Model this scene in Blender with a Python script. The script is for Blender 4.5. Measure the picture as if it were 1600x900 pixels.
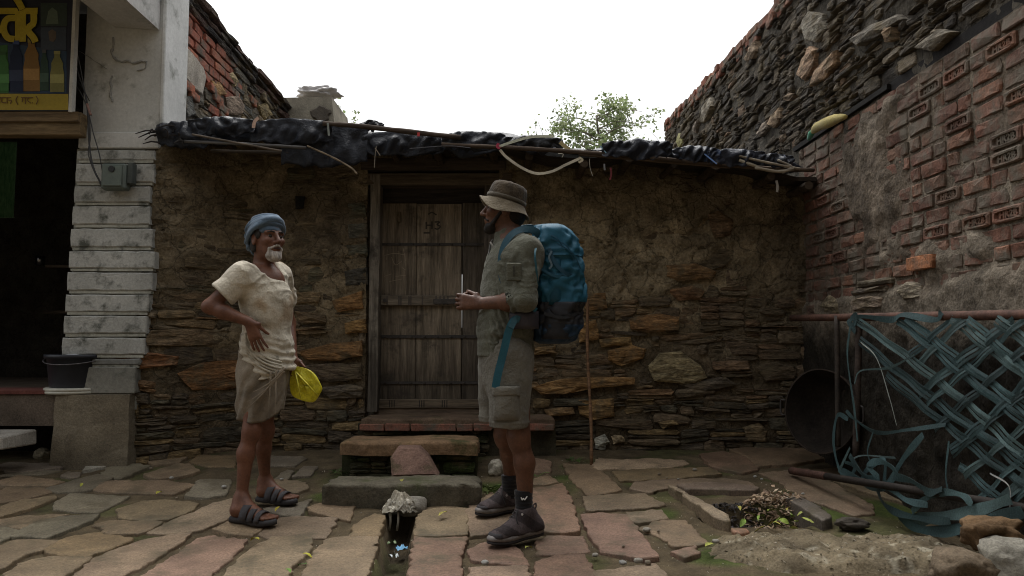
import bpy, bmesh, math, random
import numpy as np
from mathutils import Vector, Matrix, noise as mnoise
random.seed(7); RNG = np.random.default_rng(7)
R = math.radians
scene = bpy.context.scene
for o in list(bpy.data.objects): bpy.data.objects.remove(o)
COL = scene.collection

# ------------------------------------------------------------------ camera, sky, sun, exposure
F = 1155.6; CAMZ = 1.0; PITCH = math.atan(80.0/F)
cam = bpy.data.cameras.new('camera'); cam.lens = 26.0; cam.sensor_width = 36.0; cam.clip_end = 2000; cam.clip_start = .05
camo = bpy.data.objects.new('camera', cam); COL.objects.link(camo)
camo.location = (0, 0, CAMZ); camo.rotation_euler = (math.pi/2 + PITCH, 0, 0)
scene.camera = camo
SUN_EL, SUN_AZ = R(68), R(-14)        # soft light through cloud, from high up beyond the hut
world = bpy.data.worlds.new('World'); scene.world = world; world.use_nodes = True
wn = world.node_tree.nodes; wl = world.node_tree.links
sky = wn.new('ShaderNodeTexSky'); sky.sky_type = 'NISHITA'; sky.sun_disc = False
sky.sun_elevation = SUN_EL; sky.sun_rotation = SUN_AZ; sky.air_density = 1.6; sky.dust_density = 6.0; sky.ozone_density = 1.0
hsv = wn.new('ShaderNodeHueSaturation'); hsv.inputs['Saturation'].default_value = .10
wl.new(sky.outputs[0], hsv.inputs['Color']); wl.new(hsv.outputs[0], wn['Background'].inputs[0])
wn['Background'].inputs[1].default_value = .15
sun = bpy.data.lights.new('sun', 'SUN'); sun.energy = .6; sun.angle = R(55); sun.color = (1, .965, .9)
suno = bpy.data.objects.new('sun', sun); COL.objects.link(suno)
sd = Vector((-.10, .38, 1.0)).normalized()          # direction towards the light
suno.rotation_euler = sd.to_track_quat('Z', 'Y').to_euler(); suno.location = (0, 0, 20)
vs = scene.view_settings; vs.view_transform = 'Standard'; vs.look = 'None'; vs.gamma = 1; vs.exposure = .6
scene.cycles.filter_width = 1.0; scene.cycles.max_bounces = 6; scene.cycles.use_denoising = True

# ------------------------------------------------------------------ picture -> place
CP, SP = math.cos(PITCH), math.sin(PITCH)
def ray(px, py):
    u = (px-800)/F; v = (450-py)/F
    return Vector((u, CP - v*SP, SP + v*CP))
def at(px, py, Y):
    d = ray(px, py); t = Y/d.y
    return Vector((d.x*t, Y, CAMZ + d.z*t))
def atx(px, py, X):
    d = ray(px, py); t = X/d.x
    return Vector((X, d.y*t, CAMZ + d.z*t))
def gbase(x, y):
    return .075*min(max(y-3.75, 0), 2.3)
def atg(px, py, dz=0):
    d = ray(px, py); lo, hi = .5, 9.0
    for _ in range(40):
        m = (lo+hi)/2; p = Vector((d.x*m, d.y*m, CAMZ+d.z*m))
        if p.z > gbase(p.x, p.y)+dz: lo = m
        else: hi = m
    return Vector((d.x*lo, d.y*lo, CAMZ+d.z*lo))

# ------------------------------------------------------------------ numeric noise
def _hash(ix, iy, iz):
    n = (ix*374761393 + iy*668265263 + iz*2147483647*3 + 1013904223) & 0xFFFFFFFF
    n = ((n ^ (n >> 13))*1274126177) & 0xFFFFFFFF
    return ((n ^ (n >> 16)) & 0xFFFFFF)/float(0xFFFFFF)
def vnoise(x, y, z=0.0):
    x, y, z = np.broadcast_arrays(np.asarray(x, float), np.asarray(y, float), np.asarray(z, float))
    xi, yi, zi = np.floor(x).astype(np.int64), np.floor(y).astype(np.int64), np.floor(z).astype(np.int64)
    f = [x-xi, y-yi, z-zi]; f = [t*t*(3-2*t) for t in f]
    r = 0
    for a in (0, 1):
        for b in (0, 1):
            for c in (0, 1):
                w = (f[0] if a else 1-f[0])*(f[1] if b else 1-f[1])*(f[2] if c else 1-f[2])
                r = r + w*_hash(xi+a, yi+b, zi+c)
    return r*2-1
def fbm(x, y, z=0.0, o=4):
    r = 0; a = .5
    for k in range(o):
        r = r + a*vnoise(np.asarray(x)*2**k + 17.3*k, np.asarray(y)*2**k + 5.1*k, np.asarray(z)*2**k + 9.7*k); a *= .5
    return r
def sstep(a, b, x):
    t = np.clip((np.asarray(x, float)-a)/(b-a), 0, 1); return t*t*(3-2*t)

# ------------------------------------------------------------------ objects
def obj(name, me, mat=None, parent=None, smooth=False):
    o = bpy.data.objects.new(name, me); COL.objects.link(o)
    if mat is not None and isinstance(me, bpy.types.Mesh) and not me.materials: me.materials.append(mat)
    if parent is not None: o.parent = parent
    if smooth and isinstance(me, bpy.types.Mesh): me.shade_smooth()
    return o
def thing(name, label, cat, loc=(0, 0, 0), group=None, kind=None):
    o = bpy.data.objects.new(name, None); COL.objects.link(o); o.empty_display_size = .1
    o.location = loc; tag(o, label, cat, group, kind); return o
def tag(o, label=None, cat=None, group=None, kind=None):
    if label: o['label'] = label
    if cat: o['category'] = cat
    if group: o['group'] = group
    if kind: o['kind'] = kind
    return o
def part(name, me, mat, parent, smooth=False):
    """a mesh in world coordinates, hung under a thing or part without moving it"""
    o = obj(name, me, mat, None, smooth); o.parent = parent
    if parent.parent is None and parent.type == 'EMPTY': o.matrix_parent_inverse = Matrix.Translation(parent.location).inverted()
    return o
def subempty(name, parent):
    o = bpy.data.objects.new(name, None); COL.objects.link(o); o.parent = parent; o.empty_display_size = .1
    if parent.parent is None: o.matrix_parent_inverse = Matrix.Translation(parent.location).inverted()
    return o
def mesh(name, v, f, cols=None):
    me = bpy.data.meshes.new(name); me.from_pydata([tuple(p) for p in v], [], [tuple(q) for q in f]); me.update()
    if cols is not None:
        a = me.attributes.new('col', 'FLOAT_COLOR', 'POINT')
        c = np.ones((len(me.vertices), 4), np.float32); c[:, :3] = np.asarray(cols, np.float32)
        a.data.foreach_set('color', c.ravel())
    return me
class MB:
    """collects shapes into one mesh"""
    def __init__(s): s.v = []; s.f = []; s.c = []
    def add(s, v, f, c=(1, 1, 1)):
        b = len(s.v); s.v += [tuple(p) for p in v]; s.f += [tuple(i+b for i in q) for q in f]
        if len(np.shape(c)) == 1: s.c += [tuple(c)]*len(v)
        else: s.c += [tuple(k) for k in c]
        return s
    def box(s, lo, hi, c=(1, 1, 1), j=0, bev=0):
        x0, y0, z0 = lo; x1, y1, z1 = hi
        v = [(x0,y0,z0),(x1,y0,z0),(x1,y1,z0),(x0,y1,z0),(x0,y0,z1),(x1,y0,z1),(x1,y1,z1),(x0,y1,z1)]
        if j: v = [(p[0]+random.uniform(-j, j), p[1]+random.uniform(-j, j), p[2]+random.uniform(-j, j)) for p in v]
        f = [(0,3,2,1),(4,5,6,7),(0,1,5,4),(1,2,6,5),(2,3,7,6),(3,0,4,7)]
        if bev:
            bm = bmesh.new(); bv = [bm.verts.new(p) for p in v]
            for q in f: bm.faces.new([bv[i] for i in q])
            bmesh.ops.bevel(bm, geom=bm.edges[:], offset=bev, segments=1, affect='EDGES')
            bm.verts.index_update(); v = [tuple(k.co) for k in bm.verts]; f = [[k.index for k in q.verts] for q in bm.faces]; bm.free()
        return s.add(v, f, c)
    def tube(s, pts, r, n=8, c=(1, 1, 1), cap=True, flat=None):
        pts = [Vector(p) for p in pts]; m = len(pts)
        rr = r if hasattr(r, '__len__') else [r]*m
        v = []; up0 = None
        for i, p in enumerate(pts):
            t = (pts[min(i+1, m-1)] - pts[max(i-1, 0)]).normalized()
            up = Vector((0, 0, 1)) if up0 is None else up0
            if abs(t.dot(up)) > .95: up = Vector((1, 0, 0)) if up0 is None else Vector((0, 1, 0))
            a = t.cross(up).normalized(); b = a.cross(t).normalized(); up0 = b
            for k in range(n):
                an = 2*math.pi*k/n
                v.append(p + a*math.cos(an)*rr[i] + b*math.sin(an)*rr[i]*(flat or 1))
        f = [(i*n+k, i*n+(k+1) % n, (i+1)*n+(k+1) % n, (i+1)*n+k) for i in range(m-1) for k in range(n)]
        if cap: f += [tuple(range(n-1, -1, -1)), tuple(range((m-1)*n, m*n))]
        return s.add(v, f, c)
    def ribbon(s, pts, w, nrm, th=.002, c=(1, 1, 1)):
        """a flat strap of width w along pts; nrm = face normal (one or per point)"""
        pts = [Vector(p) for p in pts]; m = len(pts); v = []
        for i, p in enumerate(pts):
            t = (pts[min(i+1, m-1)] - pts[max(i-1, 0)]).normalized()
            n = Vector(nrm[i] if isinstance(nrm, list) else nrm); sd_ = t.cross(n).normalized(); n = sd_.cross(t).normalized()
            ww = w[i] if hasattr(w, '__len__') else w
            v += [p - sd_*ww/2 - n*th/2, p + sd_*ww/2 - n*th/2, p + sd_*ww/2 + n*th/2, p - sd_*ww/2 + n*th/2]
        f = [(i*4+k, i*4+(k+1) % 4, (i+1)*4+(k+1) % 4, (i+1)*4+k) for i in range(m-1) for k in range(4)]
        f += [(3, 2, 1, 0), tuple((m-1)*4+k for k in range(4))]
        return s.add(v, f, c)
    def build(s, name, mat, parent=None, smooth=False):
        me = mesh(name, s.v, s.f, s.c); me.materials.append(mat)
        if parent is None: return obj(name, me, None, None, smooth)
        return part(name, me, None, parent, smooth)
def catmull(pts, n=8):
    P = [Vector(p) for p in pts]; P = [P[0]*2-P[1]] + P + [P[-1]*2-P[-2]]; out = []
    for i in range(1, len(P)-2):
        for k in range(n):
            t = k/n
            out.append(.5*((2*P[i]) + (P[i+1]-P[i-1])*t + (2*P[i-1]-5*P[i]+4*P[i+1]-P[i+2])*t*t + (-P[i-1]+3*P[i]-3*P[i+1]+P[i+2])*t**3))
    out.append(P[-2]); return out

# ------------------------------------------------------------------ materials
MATS = {}
def pm(name, c1=(1, 1, 1), c2=None, scale=6, detail=8, bump=.3, bscale=None, rough=.9, aniso=(1, 1, 1), attr=True, dist=.02,
       spec=.25, fine=60, finebump=.25, spots=None, spot_scale=3, spot_at=.58, sheen=0, trans=0, coords='Object', vary=0., metal=0., sss=0., fine_col=.35, crack=None, streak=None):
    """procedural material: colour attribute x noise-mixed tint, optional stains, noise bump at two scales"""
    if name in MATS: return MATS[name]
    m = bpy.data.materials.new(name); m.use_nodes = True; nt = m.node_tree; N = nt.nodes; L = nt.links
    b = N['Principled BSDF']; b.inputs['Roughness'].default_value = rough; b.inputs['Specular IOR Level'].default_value = spec
    b.inputs['Metallic'].default_value = metal
    if sheen: b.inputs['Sheen Weight'].default_value = sheen
    if trans: b.inputs['Transmission Weight'].default_value = trans
    if sss:
        b.inputs['Subsurface Weight'].default_value = sss; b.inputs['Subsurface Radius'].default_value = (.02, .008, .004); b.inputs['Subsurface Scale'].default_value = .5
    tc = N.new('ShaderNodeTexCoord'); mp = N.new('ShaderNodeMapping'); mp.inputs['Scale'].default_value = aniso
    L.new(tc.outputs[coords], mp.inputs[0])
    n1 = N.new('ShaderNodeTexNoise'); n1.inputs['Scale'].default_value = scale; n1.inputs['Detail'].default_value = detail; n1.inputs['Roughness'].default_value = .62
    L.new(mp.outputs[0], n1.inputs['Vector'])
    n2 = N.new('ShaderNodeTexNoise'); n2.inputs['Scale'].default_value = fine; n2.inputs['Detail'].default_value = 6; n2.inputs['Roughness'].default_value = .7
    L.new(mp.outputs[0], n2.inputs['Vector'])
    rp = N.new('ShaderNodeValToRGB'); rp.color_ramp.elements[0].position = .33; rp.color_ramp.elements[1].position = .67
    rp.color_ramp.elements[0].color = (*c1, 1); rp.color_ramp.elements[1].color = (*(c2 or c1), 1)
    L.new(n1.outputs['Fac'], rp.inputs[0]); out = rp.outputs[0]
    if fine_col:
        r2 = N.new('ShaderNodeMapRange'); r2.inputs[1].default_value = .3; r2.inputs[2].default_value = .7
        r2.inputs[3].default_value = 1-fine_col; r2.inputs[4].default_value = 1+fine_col
        L.new(n2.outputs['Fac'], r2.inputs[0])
        mf = N.new('ShaderNodeMix'); mf.data_type = 'RGBA'; mf.blend_type = 'MULTIPLY'; mf.inputs[0].default_value = 1
        L.new(out, mf.inputs[6]); L.new(r2.outputs[0], mf.inputs[7]); out = mf.outputs[2]
    if attr:
        at_ = N.new('ShaderNodeAttribute'); at_.attribute_name = 'col'
        mx = N.new('ShaderNodeMix'); mx.data_type = 'RGBA'; mx.blend_type = 'MULTIPLY'; mx.inputs[0].default_value = 1
        L.new(out, mx.inputs[6]); L.new(at_.outputs['Color'], mx.inputs[7]); out = mx.outputs[2]
    if vary:
        oi = N.new('ShaderNodeObjectInfo'); r3 = N.new('ShaderNodeMapRange'); r3.inputs[3].default_value = 1-vary; r3.inputs[4].default_value = 1+vary
        L.new(oi.outputs['Random'], r3.inputs[0])
        mv = N.new('ShaderNodeMix'); mv.data_type = 'RGBA'; mv.blend_type = 'MULTIPLY'; mv.inputs[0].default_value = 1
        L.new(out, mv.inputs[6]); L.new(r3.outputs[0], mv.inputs[7]); out = mv.outputs[2]
    if spots:
        n3 = N.new('ShaderNodeTexNoise'); n3.inputs['Scale'].default_value = spot_scale; n3.inputs['Detail'].default_value = 7; n3.inputs['Roughness'].default_value = .68
        L.new(tc.outputs[coords], n3.inputs['Vector'])
        r4 = N.new('ShaderNodeMapRange'); r4.inputs[1].default_value = spot_at-.06; r4.inputs[2].default_value = spot_at+.10; L.new(n3.outputs['Fac'], r4.inputs[0])
        ms = N.new('ShaderNodeMix'); ms.data_type = 'RGBA'; L.new(r4.outputs[0], ms.inputs[0]); L.new(out, ms.inputs[6]); ms.inputs[7].default_value = (*spots, 1); out = ms.outputs[2]
    hsock = None
    if streak:                          # dark laminations: (z stretch, scale, depth of tone)
        m2 = N.new('ShaderNodeMapping'); m2.inputs['Scale'].default_value = (1, 1, streak[0]); L.new(tc.outputs[coords], m2.inputs[0])
        ns = N.new('ShaderNodeTexNoise'); ns.inputs['Scale'].default_value = streak[1]; ns.inputs['Detail'].default_value = 5; ns.inputs['Roughness'].default_value = .7; ns.inputs['Distortion'].default_value = .4; L.new(m2.outputs[0], ns.inputs['Vector'])
        rs_ = N.new('ShaderNodeMapRange'); rs_.inputs[1].default_value = .40; rs_.inputs[2].default_value = .55; rs_.inputs[3].default_value = 1-streak[2]; rs_.inputs[4].default_value = 1.12; L.new(ns.outputs['Fac'], rs_.inputs[0])
        mz = N.new('ShaderNodeMix'); mz.data_type = 'RGBA'; mz.blend_type = 'MULTIPLY'; mz.inputs[0].default_value = 1; L.new(out, mz.inputs[6]); L.new(rs_.outputs[0], mz.inputs[7]); out = mz.outputs[2]; hsock = rs_.outputs[0]
    if crack:                           # crazed cracks: (scale, width, tone in the crack)
        nw = N.new('ShaderNodeTexNoise'); nw.inputs['Scale'].default_value = crack[0]*1.3; nw.inputs['Detail'].default_value = 5; L.new(tc.outputs[coords], nw.inputs['Vector'])
        va = N.new('ShaderNodeVectorMath'); va.operation = 'MULTIPLY_ADD'; va.inputs[1].default_value = (.22, .22, .22); L.new(nw.outputs['Color'], va.inputs[0]); L.new(tc.outputs[coords], va.inputs[2])
        vo = N.new('ShaderNodeTexVoronoi'); vo.feature = 'DISTANCE_TO_EDGE'; vo.inputs['Scale'].default_value = crack[0]; L.new(va.outputs[0], vo.inputs['Vector'])
        rk = N.new('ShaderNodeMapRange'); rk.inputs[1].default_value = 0; rk.inputs[2].default_value = crack[1]; rk.inputs[3].default_value = crack[2]; rk.inputs[4].default_value = 1; L.new(vo.outputs['Distance'], rk.inputs[0])
        mk = N.new('ShaderNodeMix'); mk.data_type = 'RGBA'; mk.blend_type = 'MULTIPLY'; mk.inputs[0].default_value = 1; L.new(out, mk.inputs[6]); L.new(rk.outputs[0], mk.inputs[7]); out = mk.outputs[2]; hsock = rk.outputs[0]
    L.new(out, b.inputs['Base Color'])
    b1 = N.new('ShaderNodeBump'); b1.inputs['Strength'].default_value = bump; b1.inputs['Distance'].default_value = dist
    if bscale:
        nb = N.new('ShaderNodeTexNoise'); nb.inputs['Scale'].default_value = bscale; nb.inputs['Detail'].default_value = 8; nb.inputs['Roughness'].default_value = .65
        L.new(mp.outputs[0], nb.inputs['Vector']); L.new(nb.outputs['Fac'], b1.inputs['Height'])
    else: L.new(n1.outputs['Fac'], b1.inputs['Height'])
    b2 = N.new('ShaderNodeBump'); b2.inputs['Strength'].default_value = finebump; b2.inputs['Distance'].default_value = .005
    L.new(n2.outputs['Fac'], b2.inputs['Height']); L.new(b1.outputs[0], b2.inputs['Normal']); L.new(b2.outputs[0], b.inputs['Normal'])
    if hsock is not None:
        b3 = N.new('ShaderNodeBump'); b3.inputs['Strength'].default_value = .8; b3.inputs['Distance'].default_value = .012; L.new(hsock, b3.inputs['Height']); L.new(b3.outputs[0], b1.inputs['Normal'])
    MATS[name] = m; return m

M_SLATE = pm('slate_stone', (.62, .60, .58), (1.4, 1.38, 1.32), scale=11, aniso=(1, 1, 3.4), bump=1., rough=.85, fine=38, finebump=.8, dist=.045, fine_col=.55, spots=(.15, .118, .072), spot_scale=5.5, spot_at=.55, streak=(6, 6, .36))
M_MUD = pm('mud_mortar', (.6, .58, .55), (1.35, 1.33, 1.3), scale=6, bump=1., bscale=19, rough=.97, fine=55, finebump=.9, dist=.05, fine_col=.42, crack=(5, .03, .5))
M_PLASTER = pm('gritty_plaster', (.62, .6, .58), (1.35, 1.33, 1.3), scale=6, bump=1., bscale=19, rough=.97, fine=55, finebump=.9, dist=.05, fine_col=.5)
M_FLAG = pm('sandstone_flag', (.74, .72, .70), (1.28, 1.26, 1.22), scale=5, bump=.6, bscale=11, rough=.66, fine=90, finebump=.45, dist=.014, spec=.32, spots=(.085, .068, .04), spot_scale=3.6, spot_at=.575, fine_col=.48)
M_DIRT = pm('dirt', (.6, .58, .55), (1.35, 1.32, 1.25), scale=7, bump=.9, bscale=22, rough=1, fine=110, finebump=.8, dist=.02)
M_BRICK = pm('fired_brick', (.62, .6, .6), (1.3, 1.25, 1.25), scale=8, bump=.6, bscale=22, rough=.93, fine=70, finebump=.7, dist=.02, spots=(.135, .115, .09), spot_scale=6, spot_at=.505, fine_col=.4)
M_WHITEWASH = pm('whitewash', (.84, .84, .83), (1.1, 1.1, 1.1), scale=2.2, bump=.3, bscale=9, rough=.9, fine=45, finebump=.15, dist=.01, spots=(.20, .205, .18), spot_scale=4.2, spot_at=.60, fine_col=.12)
M_DIRTYWASH = pm('dirty_whitewash', (.72, .72, .70), (1.15, 1.15, 1.13), scale=3.5, bump=.5, bscale=14, rough=.92, fine=60, finebump=.4, dist=.012, spots=(.10, .105, .09), spot_scale=7, spot_at=.555, fine_col=.2)
M_CONC = pm('concrete', (.65, .64, .62), (1.25, 1.25, 1.22), scale=5, bump=.7, bscale=25, rough=.95, fine=90, finebump=.7, dist=.015)
M_WOOD = pm('weathered_wood', (.42, .41, .40), (1.4, 1.38, 1.36), scale=5, aniso=(7, 7, .45), bump=.9, rough=.9, fine=26, finebump=.9, dist=.014, spots=(.045, .039, .032), spot_scale=4, spot_at=.60)
M_BEAM = pm('beam_wood', (.55, .52, .5), (1.4, 1.35, 1.3), scale=5, aniso=(.5, 5, 7), bump=.6, rough=.9, fine=26, finebump=.6, dist=.01)
M_IRON = pm('old_iron', (.6, .6, .6), (1.3, 1.2, 1.15), scale=14, bump=.4, rough=.62, fine=70, finebump=.4, dist=.006, spec=.5)
M_PAINT = pm('flat_paint', (.85, .85, .85), (1.1, 1.1, 1.1), scale=5, bump=.1, rough=.55, fine=60, finebump=.1, fine_col=.12)
M_PLASTIC = pm('plastic', (.9, .9, .9), (1.08, 1.08, 1.08), scale=6, bump=.15, rough=.42, fine=40, finebump=.1, fine_col=.1, spec=.4)
# ================================================================== ground, paving, drain, pit
def zA(l): return [(x/4, 690+y/4) for x, y in l]
def zB(l): return [(360+x/4, 690+y/4) for x, y in l]
def zC(l): return [(720+x/4, 690+y/4) for x, y in l]
def zD(l): return [(1000+x*.375, 660+y*.375) for x, y in l]
TAN, PINK, GREY, DARK, OCH = (.178, .132, .086), (.19, .124, .088), (.148, .127, .094), (.15, .12, .085), (.178, .128, .076)
FLAGS = [
 (zA([(350,390),(440,335),(560,340),(800,345),(700,400),(600,450),(500,445),(350,430)]), GREY),
 (zA([(570,300),(660,255),(860,252),(1010,250),(1210,275),(1080,330),(800,322),(640,320)]), TAN),
 (zA([(1170,345),(1250,250),(1440,250),(1410,340),(1290,358)]), GREY),
 (zA([(740,430),(900,380),(1060,375),(1230,395),(1200,430),(1050,490),(900,500),(750,480)]), TAN),
 (zA([(930,575),(1100,490),(1250,430),(1330,390),(1470,360),(1460,440),(1400,490),(1270,550),(1100,580)]), TAN),
 (zA([(600,520),(720,500),(1000,515),(940,560),(850,590),(680,580)]), OCH),
 (zA([(80,600),(180,530),(370,480),(610,470),(560,510),(380,580),(290,615),(180,600)]), GREY),
 (zA([(0,490),(150,470),(420,460),(330,480),(140,550),(30,525)]), TAN),
 (zA([(-60,440),(130,380),(330,355),(340,370),(200,420),(20,475),(-60,490)]), TAN),
 (zA([(0,530),(120,560),(60,600),(0,630),(-120,650),(-120,540)]), GREY),
 (zA([(-60,680),(100,630),(230,625),(360,635),(260,690),(140,730),(40,800),(-100,840)]), TAN),
 (zA([(290,690),(420,620),(600,590),(820,620),(740,660),(620,700),(540,735),(380,725)]), OCH),
 (zA([(40,840),(160,770),(300,740),(560,740),(480,790),(380,860),(300,940),(-20,940)]), TAN),
 (zA([(480,840),(600,740),(740,680),(880,630),(1050,600),(1190,585),(1080,670),(960,740),(780,840),(640,940),(380,940)]), TAN),
 (zA([(900,840),(1100,720),(1230,620),(1300,605),(1540,630),(1430,740),(1320,830),(1250,930),(760,930)]), PINK),
 (zA([(1340,560),(1470,500),(1600,520),(1650,540),(1570,600),(1440,585)]), TAN),
 (zA([(640,210),(700,150),(800,140),(930,160),(850,195),(760,235),(660,225)]), GREY),
 (zA([(910,215),(1100,150),(1180,150),(1240,195),(1130,225),(1000,240),(930,230)]), TAN),
 (zA([(930,130),(960,90),(1140,80),(1160,100),(1120,135),(960,150)]), TAN),
 (zA([(1190,130),(1250,90),(1470,95),(1465,165),(1300,160)]), OCH),
 (zA([(0,260),(120,225),(270,245),(400,260),(300,285),(180,285),(20,285)]), TAN),
 (zA([(0,220),(150,180),(380,185),(280,205),(90,215)]), GREY),
 (zA([(280,305),(420,265),(600,215),(700,235),(560,310),(420,320),(330,320)]), GREY),
 (zA([(-60,370),(40,300),(250,295),(330,320),(220,350),(50,385),(-60,400)]), TAN),
 (zA([(400,215),(430,195),(500,200),(490,225),(440,230)]), GREY),
 (zA([(520,190),(600,130),(740,70),(900,75),(760,130),(640,170)]), (.26,.25,.22)),
 (zA([(-60,170),(60,140),(320,150),(380,170),(120,200)]), GREY),
 (zB([(190,590),(270,500),(400,480),(660,485),(620,560),(590,610),(400,600),(250,610)]), TAN),
 (zB([(0,800),(120,700),(250,615),(470,615),(510,625),(470,720),(380,790),(330,930),(-80,930)]), TAN),
 (zB([(490,425),(560,400),(780,385),(740,500),(660,480),(500,445)]), TAN),
 (zB([(210,430),(330,410),(440,390),(500,370),(430,475),(300,460)]), GREY),
 (zB([(530,700),(600,615),(740,600),(920,605),(890,700),(850,940),(410,940),(470,800)]), TAN),
 (zB([(780,530),(900,460),(1000,470),(945,590),(860,600),(760,600)]), OCH),
 (zB([(1145,600),(1180,500),(1225,420),(1300,410),(1470,430),(1478,600),(1300,612)]), TAN),
 (zB([(1110,690),(1142,615),(1300,625),(1474,615),(1440,700),(1440,940),(1075,940)]), PINK),
 (zB([(220,150),(240,95),(440,100),(470,110),(400,155)]), GREY),
 (zB([(210,250),(330,250),(460,270),(480,300),(400,330),(240,310)]), TAN),
 (zB([(280,240),(350,190),(390,200),(350,245)]), GREY),
 (zB([(390,230),(460,165),(540,165),(500,215)]), GREY),
 (zC([(40,440),(120,380),(260,300),(400,330),(400,470),(240,570),(60,600)]), TAN),
 (zC([(440,310),(640,275),(690,380),(740,570),(640,585),(500,570),(420,560),(430,400)]), PINK),
 (zC([(440,250),(540,210),(600,260),(520,275),(450,275)]), TAN),
 (zC([(640,140),(820,150),(900,210),(1000,305),(900,330),(790,340),(700,240)]), TAN),
 (zC([(770,360),(900,350),(1140,338),(1270,405),(1130,425),(900,440),(800,440)]), TAN),
 (zC([(755,470),(900,460),(1040,470),(1100,560),(1230,735),(1130,745),(880,700),(820,600)]), PINK),
 (zC([(1045,460),(1250,440),(1285,490),(1120,520),(1070,510)]), TAN),
 (zC([(1120,560),(1260,505),(1400,510),(1540,645),(1340,665),(1250,600)]), TAN),
 (zC([(480,640),(540,600),(760,600),(795,690),(600,705),(490,710)]), PINK),
 (zC([(50,690),(150,640),(340,660),(420,775),(250,765),(80,745)]), PINK),
 (zC([(60,810),(230,800),(400,795),(430,930),(50,930)]), TAN),
 (zC([(475,770),(600,730),(770,725),(830,840),(850,930),(490,930)]), PINK),
 (zC([(840,830),(1000,810),(1200,780),(1270,840),(1290,930),(850,930)]), TAN),
 (zC([(1325,700),(1460,665),(1470,710),(1400,735)]), PINK),
 (zC([(835,150),(870,110),(1000,120),(1170,110),(1380,115),(1420,135),(1300,165),(1000,175),(860,180)]), (.36,.27,.19)),
 (zC([(960,190),(1200,180),(1550,175),(1620,215),(1300,240),(1010,255)]), OCH),
 (zC([(1070,300),(1100,260),(1350,240),(1650,240),(1800,262),(1830,290),(1600,290),(1300,300),(1180,325)]), TAN),
 (zC([(450,110),(560,130),(560,190),(460,190)]), PINK),
 (zD([(250,140),(350,125),(440,150),(490,200),(420,215),(300,190)]), PINK),
 (zD([(380,120),(500,100),(690,85),(800,150),(640,180),(480,190),(450,150)]), OCH),
 (zD([(500,215),(700,200),(780,240),(960,350),(970,380),(880,385),(700,320),(560,240)]), TAN),
 (zD([(690,205),(840,190),(840,220),(720,225)]), OCH),
 (zD([(790,240),(950,215),(1100,270),(1190,330),(1100,340),(960,300)]), TAN),
 (zD([(850,180),(1000,190),(1200,250),(1100,255),(960,205)]), OCH),
]
def resample(P, step, jit):
    out = []
    n = len(P)
    for i in range(n):
        a, b = P[i], P[(i+1) % n]; k = max(1, int((b-a).length/step))
        for q in range(k):
            t = q/k; p = a.lerp(b, t)
            d = (b-a).normalized(); s_ = Vector((-d.y, d.x, 0))
            out.append(p + s_*random.gauss(0, jit)*(1 if q else .4))
    # one pass of corner rounding
    m = len(out)
    return [out[i]*.88 + (out[i-1]+out[(i+1) % m])*.06 for i in range(m)]
def flag_mesh(P, top, th, col, bev=.0065, tilt=0, name='paving_stone'):
    """a slab with worn edges: P = outline (xy), top = height function"""
    c = sum(P, Vector())/len(P); ring = []
    v = []; cols = []
    for k, (ins, dz) in enumerate(((0, -th), (0, -bev), (bev*.45, -bev*.3), (bev*1.5, 0), (bev*4, .001))):
        for p in P:
            d = c-p; q = p + d.normalized()*min(ins, d.length*.4)
            v.append((q.x, q.y, top(q.x, q.y)+dz + (random.gauss(0, .0012) if k > 1 else 0)))
            cols.append(tuple(np.array(col)*(.82 if k == 1 else 1)))
    n = len(P); f = []
    for k in range(4):
        f += [(k*n+i, k*n+(i+1) % n, (k+1)*n+(i+1) % n, (k+1)*n+i) for i in range(n)]
    f.append(tuple(range(4*n, 5*n)))
    me = mesh(name, v, f, cols)
    bm = bmesh.new(); bm.from_mesh(me); bmesh.ops.recalc_face_normals(bm, faces=bm.faces[:])
    big = [q for q in bm.faces if len(q.verts) > 4]; bmesh.ops.triangulate(bm, faces=big); bm.to_mesh(me); bm.free()
    return me

DR0, DR1 = atg(628, 795), atg(606, 905); DR2 = DR1 + (DR1-DR0)*2.2
PITC = atg(1185, 806)
MOSS = [(560,742,.16),(690,742,.16),(545,690,.14),(900,728,.10),(1000,752,.12),(1310,782,.16),(1380,795,.20),(1230,748,.14),(880,745,.08),
        (1120,870,.14),(520,775,.12),(585,765,.12),(1170,712,.12),(1030,800,.10),(760,760,.12),(1290,800,.12),(470,740,.08),(620,700,.25),(1060,760,.08),(700,690,.3)]
MOSSP = [(atg(a, b), r) for a, b, r in MOSS]
def ground_z(X, Y):
    z = .075*np.clip(Y-3.75, 0, 2.3)
    d = (DR2-DR0); L = d.length; d = d/L
    t = (X-DR0.x)*d.x + (Y-DR0.y)*d.y; s = np.abs((X-DR0.x)*-d.y + (Y-DR0.y)*d.x)
    z = z - .15*(1-sstep(.055, .078, s))*sstep(-.10, -.02, t)
    e = np.sqrt(((X-PITC.x)/.34)**2 + ((Y-PITC.y)/.17)**2)
    z = z - .13*(1-sstep(.72, 1.05, e))
    near = (np.abs(X) < 7) & (Y > 0) & (Y < 7)
    return z + np.where(near, .014*fbm(X*4, Y*4, 1.0) + .006*fbm(X*18, Y*18, 3.0) - .006, 0)
xs = np.concatenate([[-400,-100,-30,-12,-7], np.arange(-5, 4.4, .035), [5,7,12,30,100,400]])
ys = np.concatenate([[-400,-100,-30,-8,-2,0,1.5], np.arange(2.6, 6.1, .03), [6.6,8,12,30,100,400]])
GX, GY = np.meshgrid(xs, ys); GZ = ground_z(GX, GY)
nx, ny = len(xs), len(ys)
gv = np.stack([GX, GY, GZ], -1).reshape(-1, 3)
ii = (np.arange(ny-1)[:, None]*nx + np.arange(nx-1)[None]).ravel()
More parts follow.
